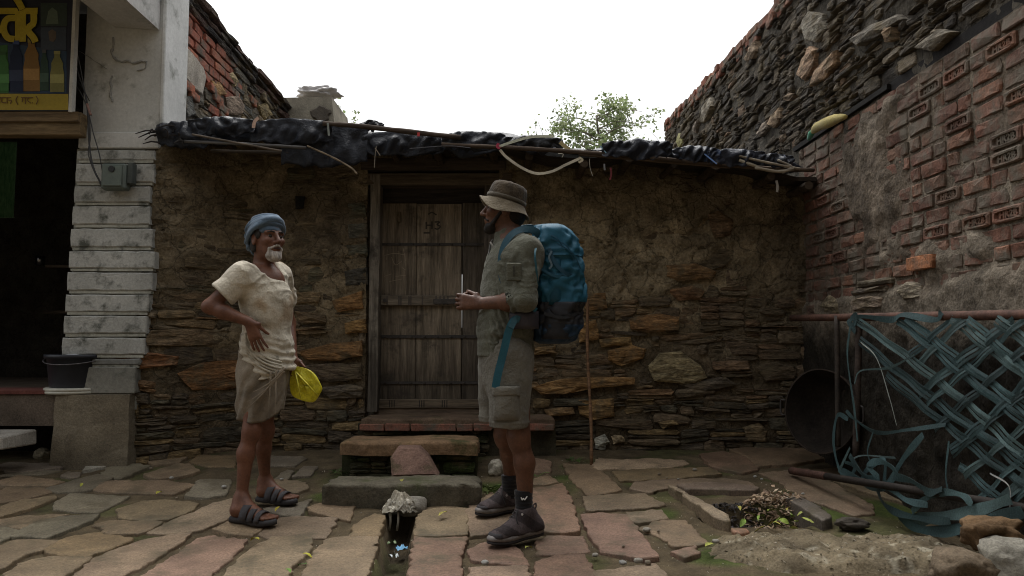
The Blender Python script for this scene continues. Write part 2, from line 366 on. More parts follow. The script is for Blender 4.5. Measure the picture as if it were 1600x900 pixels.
gf = np.stack([ii, ii+1, ii+nx+1, ii+nx], -1)
gc = np.tile(np.array([.09, .07, .043]), (len(gv), 1)) * (1 + .35*fbm(gv[:, 0]*2.2, gv[:, 1]*2.2, 7.)[:, None])
mm = np.zeros(len(gv))
for p, r in MOSSP: mm = np.maximum(mm, 1-sstep(.3, 1.15, np.hypot(gv[:, 0]-p.x, (gv[:, 1]-p.y)*1.1)/(r*1.3)))
mm = np.clip(mm*1.2 + .55*fbm(gv[:, 0]*7, gv[:, 1]*7, 2.), 0, 1) * (mm > 0)
mm = np.maximum(mm, .45*sstep(.12, .3, fbm(gv[:, 0]*3.5, gv[:, 1]*3.5, 12.)))
gc = gc*(1-mm[:, None]) + np.array([.055, .075, .018])*mm[:, None]
drain_floor = ((np.abs((gv[:, 0]-DR0.x)) < .5) & (gv[:, 2] < -.06))
gc[drain_floor] = gc[drain_floor]*.55  # drain floor coloured darker than the other earth
ground = obj('ground', mesh('ground', gv, gf, gc), M_DIRT, None, True); tag(ground, 'packed brown earth with moss under the paving', 'ground', kind='structure')

fcount = 0
def off_drain(p, c, half=.082):
    d = (DR2-DR0); d.z = 0; d.normalize(); n = Vector((-d.y, d.x, 0)); t = (p-DR0).dot(d); s_ = (p-DR0).dot(n); sc = (c-DR0).dot(n)
    if t > -.06 and abs(s_) < half: p = p + n*(math.copysign(half, sc)-s_)
    return Vector((p.x, p.y, 0))
placed = []
for pl, col in FLAGS:
    P = [atg(x, y) for x, y in pl]; P = [Vector((p.x, p.y, 0)) for p in P]
    c = sum(P, Vector())/len(P); P = [off_drain(p+(p-c).normalized()*.017, c) for p in P]; P = resample(P, .028, .0068); dz = random.uniform(.006, .016)
    tx, ty = random.gauss(0, .012), random.gauss(0, .008); c = sum(P, Vector())/len(P)
    top = lambda x, y, dz=dz, tx=tx, ty=ty, c=c: gbase(x, y) + dz + tx*(x-c.x) + ty*(y-c.y)
    k = random.uniform(.85, 1.12); col = tuple(np.array(col)*k*np.array([1, random.uniform(.96, 1.03), random.uniform(.92, 1.06)]))
    part('paving_stone', flag_mesh(P, top, .05, col), M_FLAG, ground, True); fcount += 1
    placed.append((min(p.x for p in P), max(p.x for p in P), min(p.y for p in P), max(p.y for p in P)))
# the paving goes on towards and beside the camera, out of the picture
for j in range(5):
    y0 = 2.99 - j*.42; x = -3.6 + random.uniform(0, .3)
    while x < 2.4:
        w = random.uniform(.35, .62)
        if not (-.66 < x+w/2 < -.4 or -.66 < x < -.46) :
            P = [Vector((x+.02, y0-.38, 0)), Vector((x+w-.02, y0-.39+random.uniform(-.03, .03), 0)), Vector((x+w-.03, y0-.01, 0)), Vector((x+.03, y0+random.uniform(-.04, 0), 0))]
            dz = random.uniform(.012, .022)
            part('paving_stone', flag_mesh(resample(P, .06, .006), lambda a, b, dz=dz: gbase(a, b)+dz, .05, random.choice([TAN, PINK, GREY, OCH])), M_FLAG, ground, True)
        x += w
for xa, xb, n_ in ((-4.4, -2.55, 4), ):
    for j in range(6):
        y0 = 3.2 + j*.34
        for q in range(n_):
            x = xa + q*.45 + (j % 2)*.2
            xr = x+.4
            if y0 > 2.9 and (xr*F/ (y0+.15) + 800) > -8: continue
            P = [Vector((x, y0, 0)), Vector((xr, y0+.02, 0)), Vector((xr-.02, y0+.3, 0)), Vector((x+.03, y0+.29, 0))]
            part('paving_stone', flag_mesh(resample(P, .06, .006), lambda a, b: gbase(a, b)+.016, .05, random.choice([TAN, GREY, OCH])), M_FLAG, ground, True)

# drain kerb faces, rubbish in the drain
def blob(name, pts_mat, c, r, mat, parent=None, col=(1, 1, 1), sub=2, amp=.25, freq=2.2, seed=0, flat_bottom=False, smooth=True, lay=0):
    bm = bmesh.new(); bmesh.ops.create_icosphere(bm, subdivisions=sub, radius=1); v = []; 
    N_ = np.array([k.co[:] for k in bm.verts]); f = [[k.index for k in q.verts] for q in bm.faces]; bm.free()
    d = 1 + amp*fbm(N_[:, 0]*freq+seed, N_[:, 1]*freq+seed*1.7, N_[:, 2]*freq, 4)*2
    N_ = N_*d[:, None]; N_ = np.sign(N_)*np.abs(N_)**.82
    P_ = N_*np.array(r) + np.array(c)
    if flat_bottom: P_[:, 2] = np.maximum(P_[:, 2], c[2]-r[2]*.55)
    cc = np.array(col)*(1 + .25*fbm(N_[:, 0]*3+seed, N_[:, 1]*3, N_[:, 2]*3))[:, None]
    me = mesh(name, P_, f, cc)
    return obj(name, me, mat, None, smooth) if parent is None else part(name, me, mat, parent, smooth)
# ================================================================== masonry
def piece(out, ring, d0, d1, mp, col, jz=.004, inset=.012, crown=.004, cj=.1):
    """one stone or brick: ring = outline (u, z); sits between depth d0 (buried) and d1 (face)"""
    n = len(ring); cu = sum(p[0] for p in ring)/n; cz = sum(p[1] for p in ring)/n
    v = []; c = np.array(col)*(1+random.uniform(-cj, cj)); tu, tz = random.gauss(0, .05), random.gauss(0, .06)
    for ins, d in ((0, d0), (.0, d1-.6*min(inset, .02)), (inset, d1)):
        for (u, z) in ring:
            L = math.hypot(cu-u, cz-z)+1e-6; k = min(ins/L, .42)
            uu, zz = u+(cu-u)*k, z+(cz-z)*k
            v.append(mp(uu, zz, d + (random.gauss(0, jz) + tu*(uu-cu)+tz*(zz-cz) if d != d0 else 0)))
    v.append(mp(cu, cz, d1+crown+random.gauss(0, jz)))
    f = [(k*n+i, k*n+(i+1) % n, (k+1)*n+(i+1) % n, (k+1)*n+i) for k in (0, 1) for i in range(n)]
    f += [(2*n+i, 2*n+(i+1) % n, 3*n) for i in range(n)]
    ce = mp(cu, cz, d1); area = abs(sum(ring[i][0]*ring[(i+1) % n][1]-ring[(i+1) % n][0]*ring[i][1] for i in range(n)))/2
    out.append(dict(v=v, f=f, c=c, size=area/(Vector(ce)-Vector((0, 0, 1))).length_squared, ce=ce))
def rect_ring(u0, u1, za0, za1, zb0, zb1, jit, n_u=3, round_=.3):
    """outline of a stone from lower edge (za0..za1) to upper edge (zb0..zb1)"""
    pts = []
    for i in range(n_u+1):
        t = i/n_u; pts.append((u0+(u1-u0)*t, za0+(za1-za0)*t))
    pts.append((u1, (za1+zb1)/2))
    for i in range(n_u+1):
        t = 1-i/n_u; pts.append((u0+(u1-u0)*t, zb0+(zb1-zb0)*t))
    pts.append((u0, (za0+zb0)/2))
    pts = [(a+random.gauss(0, jit), b+random.gauss(0, jit*.5)) for a, b in pts]
    cu = sum(p[0] for p in pts)/len(pts); cz = sum(p[1] for p in pts)/len(pts)
    m = len(pts); out = []
    for i in range(m):
        a, p, b = pts[i-1], pts[i], pts[(i+1) % m]
        out.append((p[0]*(1-round_)+(a[0]+b[0])*round_/2, p[1]*(1-round_)+(a[1]+b[1])*round_/2))
    return out
def rubble(out, u0, u1, z0, z1, mp, hrow, lrow, colf, protf, skip=None, wav=.03, gap=.006, split=.35, nrm_seed=0):
    """irregular courses of stones between u0..u1 and z0..z1"""
    z = z0; k = 0
    while z < z1:
        h = random.uniform(*hrow)
        f0 = lambda u, k=k, z=z: z + wav*float(vnoise(u*1.7, k*3.1+nrm_seed)) + .4*wav*float(vnoise(u*6, k*5.7+nrm_seed))
        f1 = lambda u, k=k, z=z, h=h: z+h + wav*float(vnoise(u*1.7, (k+1)*3.1+nrm_seed)) + .4*wav*float(vnoise(u*6, (k+1)*5.7+nrm_seed))
        u = u0 - random.uniform(0, lrow[0])
        while u < u1:
            L = random.uniform(*lrow)*(1.5 if random.random() < .18 else 1)*(.5 if random.random() < .2 else 1)
            a, b = max(u, u0), min(u+L, u1)
            if b-a > .03:
                layers = 1
                if random.random() < split: layers = random.choice((2, 2, 3))
                cuts = [0]+sorted(random.uniform(.25, .75) if layers == 2 else (.33+.33*q+random.uniform(-.08, .08)) for q in range(layers-1))+[1]
                for q in range(layers):
                    t0, t1 = cuts[q], cuts[q+1]
                    la = lambda uu, t: f0(uu)*(1-t)+f1(uu)*t
                    g = gap/2
                    um, zm = (a+b)/2, la((a+b)/2, (t0+t1)/2)
                    if skip and skip(um, zm, (b-a)/2, h*(t1-t0)/2): continue
                    ring = rect_ring(a+g, b-g, la(a, t0)+g, la(b, t0)+g, la(a, t1)-g, la(b, t1)-g, min(.008, .12*h*(t1-t0)), 3 if b-a > .15 else 2)
                    piece(out, ring, -.05, protf(um, zm), mp, colf(um, zm), inset=min(.014, .25*h*(t1-t0)))
            u += L
        z += h; k += 1
def featured(out, lst, mp, pix2uz, prot=.05):
    for pl, col in lst:
        ring = [pix2uz(x, y) for x, y in pl]; n = len(ring); r2 = []
        for i in range(n):
            a, b = ring[i], ring[(i+1) % n]
            r2.append(a); r2.append(((a[0]+b[0])/2+random.gauss(0, .005), (a[1]+b[1])/2+random.gauss(0, .004)))
        piece(out, r2, -.04, prot+random.uniform(-.01, .012), mp, col, jz=.006, inset=.02, crown=.012)
def ell_skip(lst, pix2uz, k=.95):
    E = []
    for pl, c in lst:
        r = [pix2uz(x, y) for x, y in pl]; us = [a for a, b in r]; zs = [b for a, b in r]
        E.append((min(us), max(us), min(zs), max(zs)))
    def f(u, z, hu, hz):
        for a, b, c, d in E:
            if u+hu*.3 > a and u-hu*.3 < b and z > c-hz*.2 and z < d+hz*.2: return True
        return False
    return f
def emit(pieces, name, mat, parent, limit=300, smooth=False, rest='small_stones'):
    vis = sorted(pieces, key=lambda q: -q['size'])
    for q in vis[:limit]:
        me = mesh(name, q['v'], q['f'], [q['c']]*len(q['v'])); part(name, me, mat, parent, smooth)
    if len(vis) > limit:
        m = MB()
        for q in vis[limit:]: m.add(q['v'], q['f'], q['c'])
        o = m.build(rest, mat, parent, smooth); o['kind'] = 'stuff'
def sheet(name, us, zs, mp, dep, colf, keep, mat, parent, kind=None):
    U, Z = np.meshgrid(us, zs); D = dep(U, Z); C = colf(U, Z); K = keep(U, Z)
    n = len(us); v = [mp(a, b, c) for a, b, c in zip(U.ravel(), Z.ravel(), D.ravel())]
    f = []
    for j in range(len(zs)-1):
        for i in range(n-1):
            if K[j, i] and K[j, i+1] and K[j+1, i] and K[j+1, i+1]: f.append((j*n+i, j*n+i+1, (j+1)*n+i+1, (j+1)*n+i))
    return part(name, mesh(name, v, f, C.reshape(-1, 3)), mat, parent, True)
def pick(*cs): return cs[random.randrange(len(cs))]

# ------------------------------------------------------------------ the stone hut: front wall
hut = thing('stone_hut', 'low stone and mud hut with plank door and black tarpaulin roof', 'hut', (-.6, 5.8, .15))
WY = 5.80
def wy(x): return WY - .46*(1-float(sstep(-2.62, -2.05, x))) + .015*math.sin(x*1.7)
def mp_back(u, z, d): return (u, wy(u)-d, z)
def p_back(x, y): p = at(x, y, WY); return (p.x, p.z)
SL, SL2, ORG, RUST, TANS, PALE, GRN = (.115, .094, .07), (.165, .13, .09), (.30, .155, .062), (.22, .105, .05), (.26, .19, .10), (.34, .27, .16), (.09, .088, .055)
def pz(y): return at(800, y, WY).z
FE_BACK = [
 ([(1012,572),(1030,552),(1062,549),(1092,570),(1103,590),(1085,600),(1050,598),(1022,595)], (.36,.29,.17)),
 ([(832,605),(880,592),(940,588),(992,590),(990,600),(930,606),(880,616),(845,616)], (.36,.21,.09)),
 ([(904,624),(958,622),(960,650),(925,656),(906,648)], (.33,.20,.085)),
 ([(948,548),(985,538),(1010,545),(1005,560),(970,572),(950,562)], (.33,.19,.08)),
 ([(982,498),(1030,490),(1060,495),(1058,516),(1010,520),(985,514)], (.30,.165,.075)),
 ([(1040,415),(1085,412),(1118,425),(1110,436),(1060,440),(1040,432)], (.28,.17,.085)),
 ([(1042,452),(1080,446),(1100,455),(1095,468),(1060,470)], (.25,.14,.075)),
 ([(905,462),(945,458),(948,482),(915,486)], (.30,.17,.075)),
 ([(908,505),(930,500),(935,530),(905,535)], (.36,.21,.09)),
 ([(936,530),(985,526),(988,540),(940,543)], (.36,.23,.10)),
 ([(1028,660),(1055,655),(1060,663),(1035,670)], (.32,.22,.11)),
 ([(928,685),(945,678),(952,690),(945,702),(930,700)], (.42,.40,.34)),
 ([(955,682),(972,680),(976,690),(958,694)], (.42,.32,.2)),
 ([(1160,668),(1185,660),(1200,672),(1195,690),(1165,688)], (.26,.19,.11)),
 ([(1180,575),(1210,565),(1240,572),(1238,592),(1195,596)], (.16,.115,.075)),
 ([(1105,335),(1120,330),(1145,345),(1140,368),(1115,372)], (.21,.135,.08)),
 ([(310,580),(335,565),(375,562),(405,570),(400,600),(360,608),(325,606)], (.30,.155,.07)),
 ([(470,548),(520,536),(568,532),(568,556),(530,564),(480,562)], (.31,.17,.075)),
 ([(520,470),(568,455),(570,482),(530,488)], (.33,.18,.075)),
 ([(462,486),(510,492),(512,504),(470,504)], (.2,.14,.085)),
 ([(215,555),(260,547),(312,555),(310,568),(260,574),(220,572)], (.25,.12,.06)),
 ([(210,600),(240,595),(250,612),(240,630),(212,628)], (.24,.135,.07)),
 ([(480,570),(530,566),(566,568),(566,592),(520,596),(482,590)], (.13,.095,.065)),
 ([(500,605),(545,600),(570,606),(568,620),(520,622)], (.15,.12,.09)),
 ([(545,320),(570,318),(574,340),(548,344)], (.13,.13,.095)),
 ([(545,352),(575,350),(576,372),(548,374)], (.13,.12,.095)),
 ([(543,384),(574,380),(576,400),(545,402)], (.12,.115,.085)),
 ([(540,425),(574,418),(576,445),(542,447)], (.10,.09,.075)),
 ([(540,505),(572,498),(574,520),(542,522)], (.34,.20,.08)),
 ([(850,640),(895,636),(898,646),(855,650)], (.32,.2,.1)),
 ([(828,520),(870,515),(872,526),(830,530)], (.38,.24,.11)),
 ([(826,545),(868,540),(870,552),(828,556)], (.36,.23,.11)),
 ([(1060,600),(1130,588),(1150,600),(1100,612)], (.15,.12,.09)),
]
EY = 5.36                                  # the eave line, traced along the tarpaulin
TOP = [(205,218),(245,205),(300,186),(345,181),(395,186),(430,184),(470,188),(520,196),(560,198),(600,203),(640,206),(690,208),(720,200),(760,201),(800,205),(840,215),(880,228),(925,232),(950,225),(985,217),(1030,219),(1060,231),(1090,227),(1120,235),(1160,235),(1200,241),(1240,247),(1265,262)]
BOT = [(205,232),(240,226),(300,232),(360,222),(420,224),(470,232),(510,244),(545,250),(590,238),(640,238),(690,240),(720,242),(760,240),(800,237),(840,236),(880,238),(940,241),(1000,248),(1060,250),(1120,258),(1170,262),(1220,268),(1265,272)]
tX = [p[0] for p in TOP]; tY = [p[1] for p in TOP]; bX = [p[0] for p in BOT]; bY = [p[1] for p in BOT]
def ez(x): return min(at(px_, np.interp(px_, tX, tY), EY).z for px_ in (800+x*F/EY-25, 800+x*F/EY, 800+x*F/EY+25))
_ezx = np.linspace(-3.2, 2.6, 60); _ezv = np.array([ez(t) for t in _ezx])
def wall_top(U): return np.interp(U, _ezx, _ezv)-.04
DOOR = (-1.125, -.115, .46, 2.36)      # x0, x1, z0, z1 of the opening
ellb = ell_skip(FE_BACK, p_back)
def skip_back(u, z, hu, hz):
    if u+hu > DOOR[0]-.012 and u-hu < DOOR[1]+.012 and z < 2.46: 
        if not (u+hu*.0 < DOOR[0]-hu+.0 or u > DOOR[1]+hu): return True
    if z+hz > wall_top(u): return True
    return ellb(u, z, hu, hz)
def col_back(u, z):
    r = random.random()
    if z < .55: return pick(SL, SL, SL2, (.11, .10, .072), (.18, .135, .09), (.09, .08, .06)) if r < .85 else TANS
    if u < -.9 and z > 1.35: return pick(SL2, (.13, .12, .08), (.16, .13, .09), (.19, .15, .095), (.14, .115, .08))
    if u > 1.5: return pick(SL2, (.17, .125, .085), (.20, .135, .085), (.15, .12, .08))
    if z < 1.35: return pick(SL, SL, SL2, SL2, (.22, .16, .10), (.26, .165, .092), (.20, .14, .085), (.28, .205, .12)) if r < .8 else pick(SL, SL2)
    return pick(SL2, (.16, .12, .075), (.14, .105, .07), TANS, (.12, .095, .065))
def prot_back(u, z): return random.uniform(.004, .040) if z < 1.35 else random.uniform(-.004, .026)
pcs = []
ORG_ = 0
featured(pcs, [(a_, tuple(np.array(b_)*1.05*np.array([.96, 1., 1.02]))) for a_, b_ in FE_BACK], mp_back, p_back, .048)
for (a, b, sd_) in ((-2.72, DOOR[0]-.015, 0), (DOOR[1]+.015, 2.31, 40)):
    rubble(pcs, a, b, .10, 1.32, mp_back, (.045, .12), (.09, .36), col_back, prot_back, skip_back, wav=.04, gap=.004, split=.48, nrm_seed=sd_)
    rubble(pcs, a, b, 1.33, 2.62, mp_back, (.05, .13), (.10, .36), col_back, prot_back, skip_back, wav=.055, gap=.006, split=.45, nrm_seed=sd_+9)
wall = subempty('wall', hut)
emit(pcs, 'stone', M_SLATE, wall)
def mud_mask(U, Z):
    n = fbm(U*1.9, Z*1.9, 4.) + .5*fbm(U*6, Z*6, 8.)
    up = sstep(1.15, 1.75, Z)
    pr = np.exp(-(((U-.75)/.75)**2 + ((Z-1.85)/.42)**2))       # the broad patch of mud right of the door
    pl = np.exp(-(((U+2.0)/.55)**2 + ((Z-1.75)/.45)**2))
    rr = sstep(1.5, 2.1, U)*sstep(.75, 1.2, Z)
    return np.clip(.56*up + .50*pr + .48*pl + .40*rr + 1.2*n - .06, 0, 1.2)
def mud_dep(U, Z): 
    m = mud_mask(U, Z)
    cr = np.abs(vnoise(U*5+1.5*fbm(U*3, Z*3, 6.), Z*9+1.5*fbm(U*3, Z*3, 9.), 3.)); lump = np.abs(vnoise(U*11, Z*15, 12.))
    return .003 + .036*sstep(.05, .7, m) + .016*fbm(U*13, Z*17, 2.) + .009*fbm(U*34, Z*34, 5.) - .022*(1-sstep(.0, .10, cr))*sstep(.2, .6, m) - .012*(1-sstep(0, .14, lump))*sstep(.2, .6, m)
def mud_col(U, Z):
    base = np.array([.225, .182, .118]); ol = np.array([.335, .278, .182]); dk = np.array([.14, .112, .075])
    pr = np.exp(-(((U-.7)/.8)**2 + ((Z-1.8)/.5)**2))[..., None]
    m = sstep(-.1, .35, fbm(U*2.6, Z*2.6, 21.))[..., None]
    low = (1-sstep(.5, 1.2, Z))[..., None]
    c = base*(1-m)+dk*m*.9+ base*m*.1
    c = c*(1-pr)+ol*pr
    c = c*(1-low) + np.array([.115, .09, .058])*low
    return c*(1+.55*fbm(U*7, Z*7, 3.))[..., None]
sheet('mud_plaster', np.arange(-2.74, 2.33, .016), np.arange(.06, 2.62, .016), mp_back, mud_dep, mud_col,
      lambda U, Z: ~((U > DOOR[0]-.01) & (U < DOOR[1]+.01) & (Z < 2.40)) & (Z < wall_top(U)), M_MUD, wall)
# jambs of the opening, so the wall has thickness
m = MB()
for x0, x1 in ((DOOR[0]-.10, DOOR[0]-.003), (DOOR[1]+.003, DOOR[1]+.10)): m.box((x0, WY+.015, .12), (x1, WY+.42, 2.46), (.10, .08, .055))
m.box((DOOR[0]-.098, WY+.425, .12), (DOOR[0]+.06, WY+.6, 2.46), (.06, .05, .035)); m.box((DOOR[1]-.06, WY+.425, .12), (DOOR[1]+.098, WY+.6, 2.46), (.06, .05, .035))
m.build('door_jamb', M_MUD, wall)

# ------------------------------------------------------------------ right: brick wall, rubble above
RX = 2.31
bw = thing('brick_wall', 'tall side wall of stamped red bricks below and dark rubble stone above a timber', 'wall', (RX, 5, .1))
def mp_r(u, z, d): return (RX - d, u, z)
def p_r(x, y): p = atx(x, y, RX); return (p.y, p.z)
BZ0, BZ1 = 1.27, 2.50
def plaster_r(U, Z):
    n = fbm(U*2.3, Z*2.3, 31.) + .5*fbm(U*7, Z*7, 33.)
    c = np.exp(-(((U-4.62)/.42)**2 + ((Z-2.02)/.55)**2))
    low = 1-sstep(1.18, 1.36, Z + .16*n)
    r = np.exp(-(((U-3.55)/.5)**2 + ((Z-1.42)/.16)**2))
    return np.clip(1.2*c + 1.2*low + .7*r + 1.2*n - .13, 0, 1.2)
TXT = {}
def frog_text(s):
    if s not in TXT:
        cu = bpy.data.curves.new('stamp', 'FONT'); cu.body = s; cu.size = .052; cu.extrude = .0035; cu.resolution_u = 1; cu.align_x = 'CENTER'; cu.align_y = 'CENTER'; cu.offset = .0022
        t = bpy.data.objects.new('stamp', cu); COL.objects.link(t); bpy.context.view_layer.update()
        me = bpy.data.meshes.new_from_object(t.evaluated_get(bpy.context.evaluated_depsgraph_get()))
        TXT[s] = ([tuple(k.co) for k in me.vertices], [tuple(q.vertices) for q in me.polygons])
        bpy.data.objects.remove(t); bpy.data.meshes.remove(me)
    return TXT[s]
def frog_brick(u0, u1, z0, z1, d, mp, col, text, parent, flipu):
    """a brick laid on edge: face with a long round-ended hollow, raised letters in it"""
    n = 20; cu, cz = (u0+u1)/2, (z0+z1)/2; hu, hz = (u1-u0)/2, (z1-z0)/2
    def ringp(kx, kz, rx):
        pts = []
        for i in range(n):
            a = 2*math.pi*(i+.5)/n; c_, s_ = math.cos(a), math.sin(a)
            pw = rx; pts.append((cu+kx*math.copysign(abs(c_)**pw, c_), cz+kz*math.copysign(abs(s_)**pw, s_)))
        return pts
    rings = [(ringp(hu, hz, .22), -.05), (ringp(hu, hz, .22), d-.006), (ringp(hu-.008, hz-.007, .25), d), (ringp(hu*.80, hz*.60, .5), d-.001), (ringp(hu*.76, hz*.52, .5), d-.016)]
    v = []; f = []; cc = []
    for k, (r, dd) in enumerate(rings):
        for (a, b) in r: v.append(mp(a+random.gauss(0, .0012), b+random.gauss(0, .0012), dd+random.gauss(0, .0008))); cc.append(col)
    for k in range(4): f += [(k*n+i, k*n+(i+1) % n, (k+1)*n+(i+1) % n, (k+1)*n+i) for i in range(n)]
    f.append(tuple(range(4*n, 5*n)))
    tv, tf = frog_text(text); b = len(v)
    sx = hu*1.18/ (max(p[0] for p in tv)-min(p[0] for p in tv)); sx = min(sx, 1.15)
    for p in tv: v.append(mp(cu + (-p[0] if flipu else p[0])*sx, cz + p[1]*.92, d-.0125+p[2])); cc.append(tuple(np.array(col)*1.08))
    f += [tuple(i+b for i in q) for q in tf]
    part('brick', mesh('brick', v, f, cc), M_BRICK, parent)
bface = subempty('brick_face', bw)
BR = [(.18, .092, .064), (.16, .082, .058), (.20, .105, .068), (.14, .075, .055), (.165, .10, .07), (.125, .072, .053), (.135, .092, .067)]
frogs_at = [(1465,145),(1520,110),(1583,78),(1425,172),(1520,182),(1590,155),(1575,232),(1405,385),(1455,372),(1515,355),(1592,335),(1300,362),(1282,372),(1310,322),(1292,318),(1285,205),(1300,195),(1308,400),(1285,405),(1480,300),(1560,270)]
FU = [p_r(x, y) for x, y in frogs_at]
bp = []; z = BZ0; k = 0; CH = .088
while z < BZ1-.03:
    u = 2.2 - (k % 2)*.12
    while u < 5.80:
        L = .235 if random.random() < .75 else .12
        a, b = u+.008, min(u+L-.009, 5.79); zz0, zz1 = z+.008, z+CH-.009
        cu, cz = (a+b)/2, (zz0+zz1)/2
        if b-a > .05:
            fr = [q for q in FU if abs(q[0]-cu) < .12 and abs(q[1]-cz) < CH*.52]
            m_ = float(plaster_r(np.array(cu), np.array(cz)))
            col = tuple(np.array(pick(*BR))*random.uniform(.8, 1.15))
            if fr and b-a > .15: frog_brick(a, b, zz0, zz1, .029, mp_r, col, 'HR2B', bface, True)
            elif m_ < .95:
                ring = rect_ring(a, b, zz0, zz0+random.gauss(0, .002), zz1, zz1+random.gauss(0, .002), .0025, 3, .14)
                piece(bp, ring, -.04, random.uniform(.015, .029), mp_r, col, jz=.0025, inset=.010, crown=0)
        u += L
    z += CH; k += 1
# the fresh orange brick
ring = rect_ring(*sorted((p_r(1416, 0)[0], p_r(1458, 0)[0])), p_r(1437, 425)[1], p_r(1437, 425)[1]+.004, p_r(1437, 402)[1], p_r(1437, 402)[1], .003, 3, .2)
piece(bp, ring, -.04, .066, mp_r, (.33, .145, .07), jz=.002, inset=.01, crown=.002)
emit(bp, 'brick', M_BRICK, bface)
def dep_r(U, Z):
    m = plaster_r(U, Z); top = 1-sstep(2.44, 2.50, Z)
    return .011 + .034*sstep(.16, .8, m)*top + .010*fbm(U*14, Z*14, 35.)*(.4+sstep(.1, .5, m)) + .008*fbm(U*40, Z*40, 37.)*(.3+m) 
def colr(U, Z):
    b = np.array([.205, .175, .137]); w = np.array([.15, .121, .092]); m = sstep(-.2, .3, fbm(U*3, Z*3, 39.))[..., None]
    low = (1-sstep(.92, 1.2, Z+.15*fbm(U*3, Z*3, 43.)))[..., None]; c = b*m+w*(1-m); c = c*(1-low)+np.array([.034, .029, .022])*low  # shade behind the cot painted into the lower plaster colour
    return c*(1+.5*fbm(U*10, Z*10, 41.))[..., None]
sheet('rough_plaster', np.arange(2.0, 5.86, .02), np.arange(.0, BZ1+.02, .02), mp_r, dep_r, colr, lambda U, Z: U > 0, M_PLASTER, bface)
pl = []                                   # stones that show through the plaster low down
featured(pl, [([(1288,478),(1300,460),(1318,472),(1322,492),(1290,494)], (.30,.25,.17)), ([(1415,455),(1430,440),(1450,445),(1452,462),(1425,468)], (.30,.26,.2)),
              ([(1338,472),(1365,462),(1392,466),(1390,480),(1345,486)], (.28,.22,.17)), ([(1350,440),(1400,432),(1402,442),(1352,450)], (.16,.14,.11)), ([(1340,455),(1395,446),(1396,454),(1342,462)], (.12,.1,.085)),
              ([(1268,478),(1280,476),(1284,495),(1268,496)], (.16,.10,.08))], mp_r, p_r, .05)
emit(pl, 'stone', M_SLATE, bface)
# the dark timber let into the wall
m = MB(); p0, p1 = p_r(1640, 8), p_r(1395, 128)
m.box((RX-.012, 2.0, 2.475), (RX+.05, p1[0], 2.56), (.012, .011, .011), j=.004); m.build('timber_lintel', M_BEAM, bw)
m = MB(); m.box((RX-.035, p1[0]+.003, 2.515), (RX+.05, 5.9, 2.55), (.012, .011, .010), j=.004); m.build('timber_batten', M_BEAM, bw)
# rubble above
def ztop(u): return 3.93 if u < 6.35 else 3.93 + (u-6.35)*.072
up = subempty('rubble_face', bw)
FE_R = [
 ([(1250,118),(1258,92),(1272,72),(1284,78),(1280,104),(1262,126)], (.40,.27,.18)), ([(1275,135),(1282,110),(1305,88),(1320,78),(1316,100),(1298,122)], (.38,.26,.17)),
 ([(1263,40),(1275,18),(1292,22),(1296,45),(1282,66),(1268,64)], (.26,.24,.2)), ([(1170,92),(1180,72),(1190,64),(1190,80),(1176,96)], (.40,.31,.23)),
 ([(1097,188),(1104,168),(1116,152),(1120,165),(1108,188),(1100,192)], (.33,.30,.25)), ([(1208,195),(1214,178),(1224,168),(1226,184),(1216,200)], (.38,.28,.19)),
 ([(1192,210),(1198,192),(1208,186),(1206,202),(1196,214)], (.30,.25,.2)), ([(1062,222),(1065,208),(1070,208),(1070,225),(1065,230)], (.34,.33,.16)),
 ([(1085,205),(1090,190),(1096,188),(1092,208)], (.26,.22,.19)), ([(1340,62),(1370,38),(1410,22),(1418,30),(1380,58),(1352,72)], (.21,.19,.16)),
 ([(1235,155),(1242,145),(1250,146),(1244,158)], (.34,.25,.18)), ([(1392,50),(1398,40),(1408,42),(1406,62),(1396,66)], (.30,.22,.15)), ([(1440,75),(1480,45),(1500,50),(1470,80)], (.17,.15,.12)),
]
def col_r(u, z): return pick((.085, .074, .062), (.075, .064, .053), (.11, .095, .075), (.13, .11, .085), (.10, .08, .057), (.06, .052, .045), (.155, .13, .10)) if random.random() < .93 else pick((.24, .17, .12), (.26, .22, .17))
pr_ = []; featured(pr_, FE_R, mp_r, p_r, .055)
er = ell_skip(FE_R, p_r)
rubble(pr_, 2.0, 6.2, 2.57, 3.84, mp_r, (.028, .07), (.07, .24), col_r, lambda u, z: random.uniform(.002, .045), lambda u, z, a, b: er(u, z, a, b), wav=.03, gap=.005, split=.4, nrm_seed=70)
rubble(pr_, 6.2, 10.9, 2.57, 4.12, mp_r, (.045, .10), (.10, .34), col_r, lambda u, z: random.uniform(.002, .045), lambda u, z, a, b: er(u, z, a, b) or z > ztop(u)-.1, wav=.03, gap=.006, split=.35, nrm_seed=90)
emit(pr_, 'stone', M_SLATE, up)
sheet('mortar', np.arange(2.0, 10.92, .035), np.arange(2.40, 4.2, .035), mp_r, lambda U, Z: .006+.03*fbm(U*7, Z*9, 51.), lambda U, Z: np.array([.10, .09, .074])*(1+.5*fbm(U*5, Z*5, 53.))[..., None],
      lambda U, Z: Z < 3.87 + np.clip(U-6.35, 0, 9)*.072, M_MUD, up)
cp = []; u = 2.0
while u < 10.9:
    z0 = ztop(u)-.085
    L = random.choice((.12, .23, .235))
    for q in range(2):
        ring = rect_ring(u+.004, min(u+L-.005, 10.9), z0-.085*q, z0-.085*q+.003, z0-.085*q+.078, z0-.085*q+.078+random.gauss(0, .004), .003, 3, .15)
        if q == 0 or random.random() < .65: piece(cp, ring, -.22, random.uniform(.02, .05), mp_r, np.array(pick((.30,.13,.09),(.26,.12,.085),(.30,.16,.11)))*random.uniform(.8, 1.15), jz=.002, inset=.01, crown=0)
    u += L
cop = subempty('brick_coping', bw); emit(cp, 'brick', M_BRICK, cop)
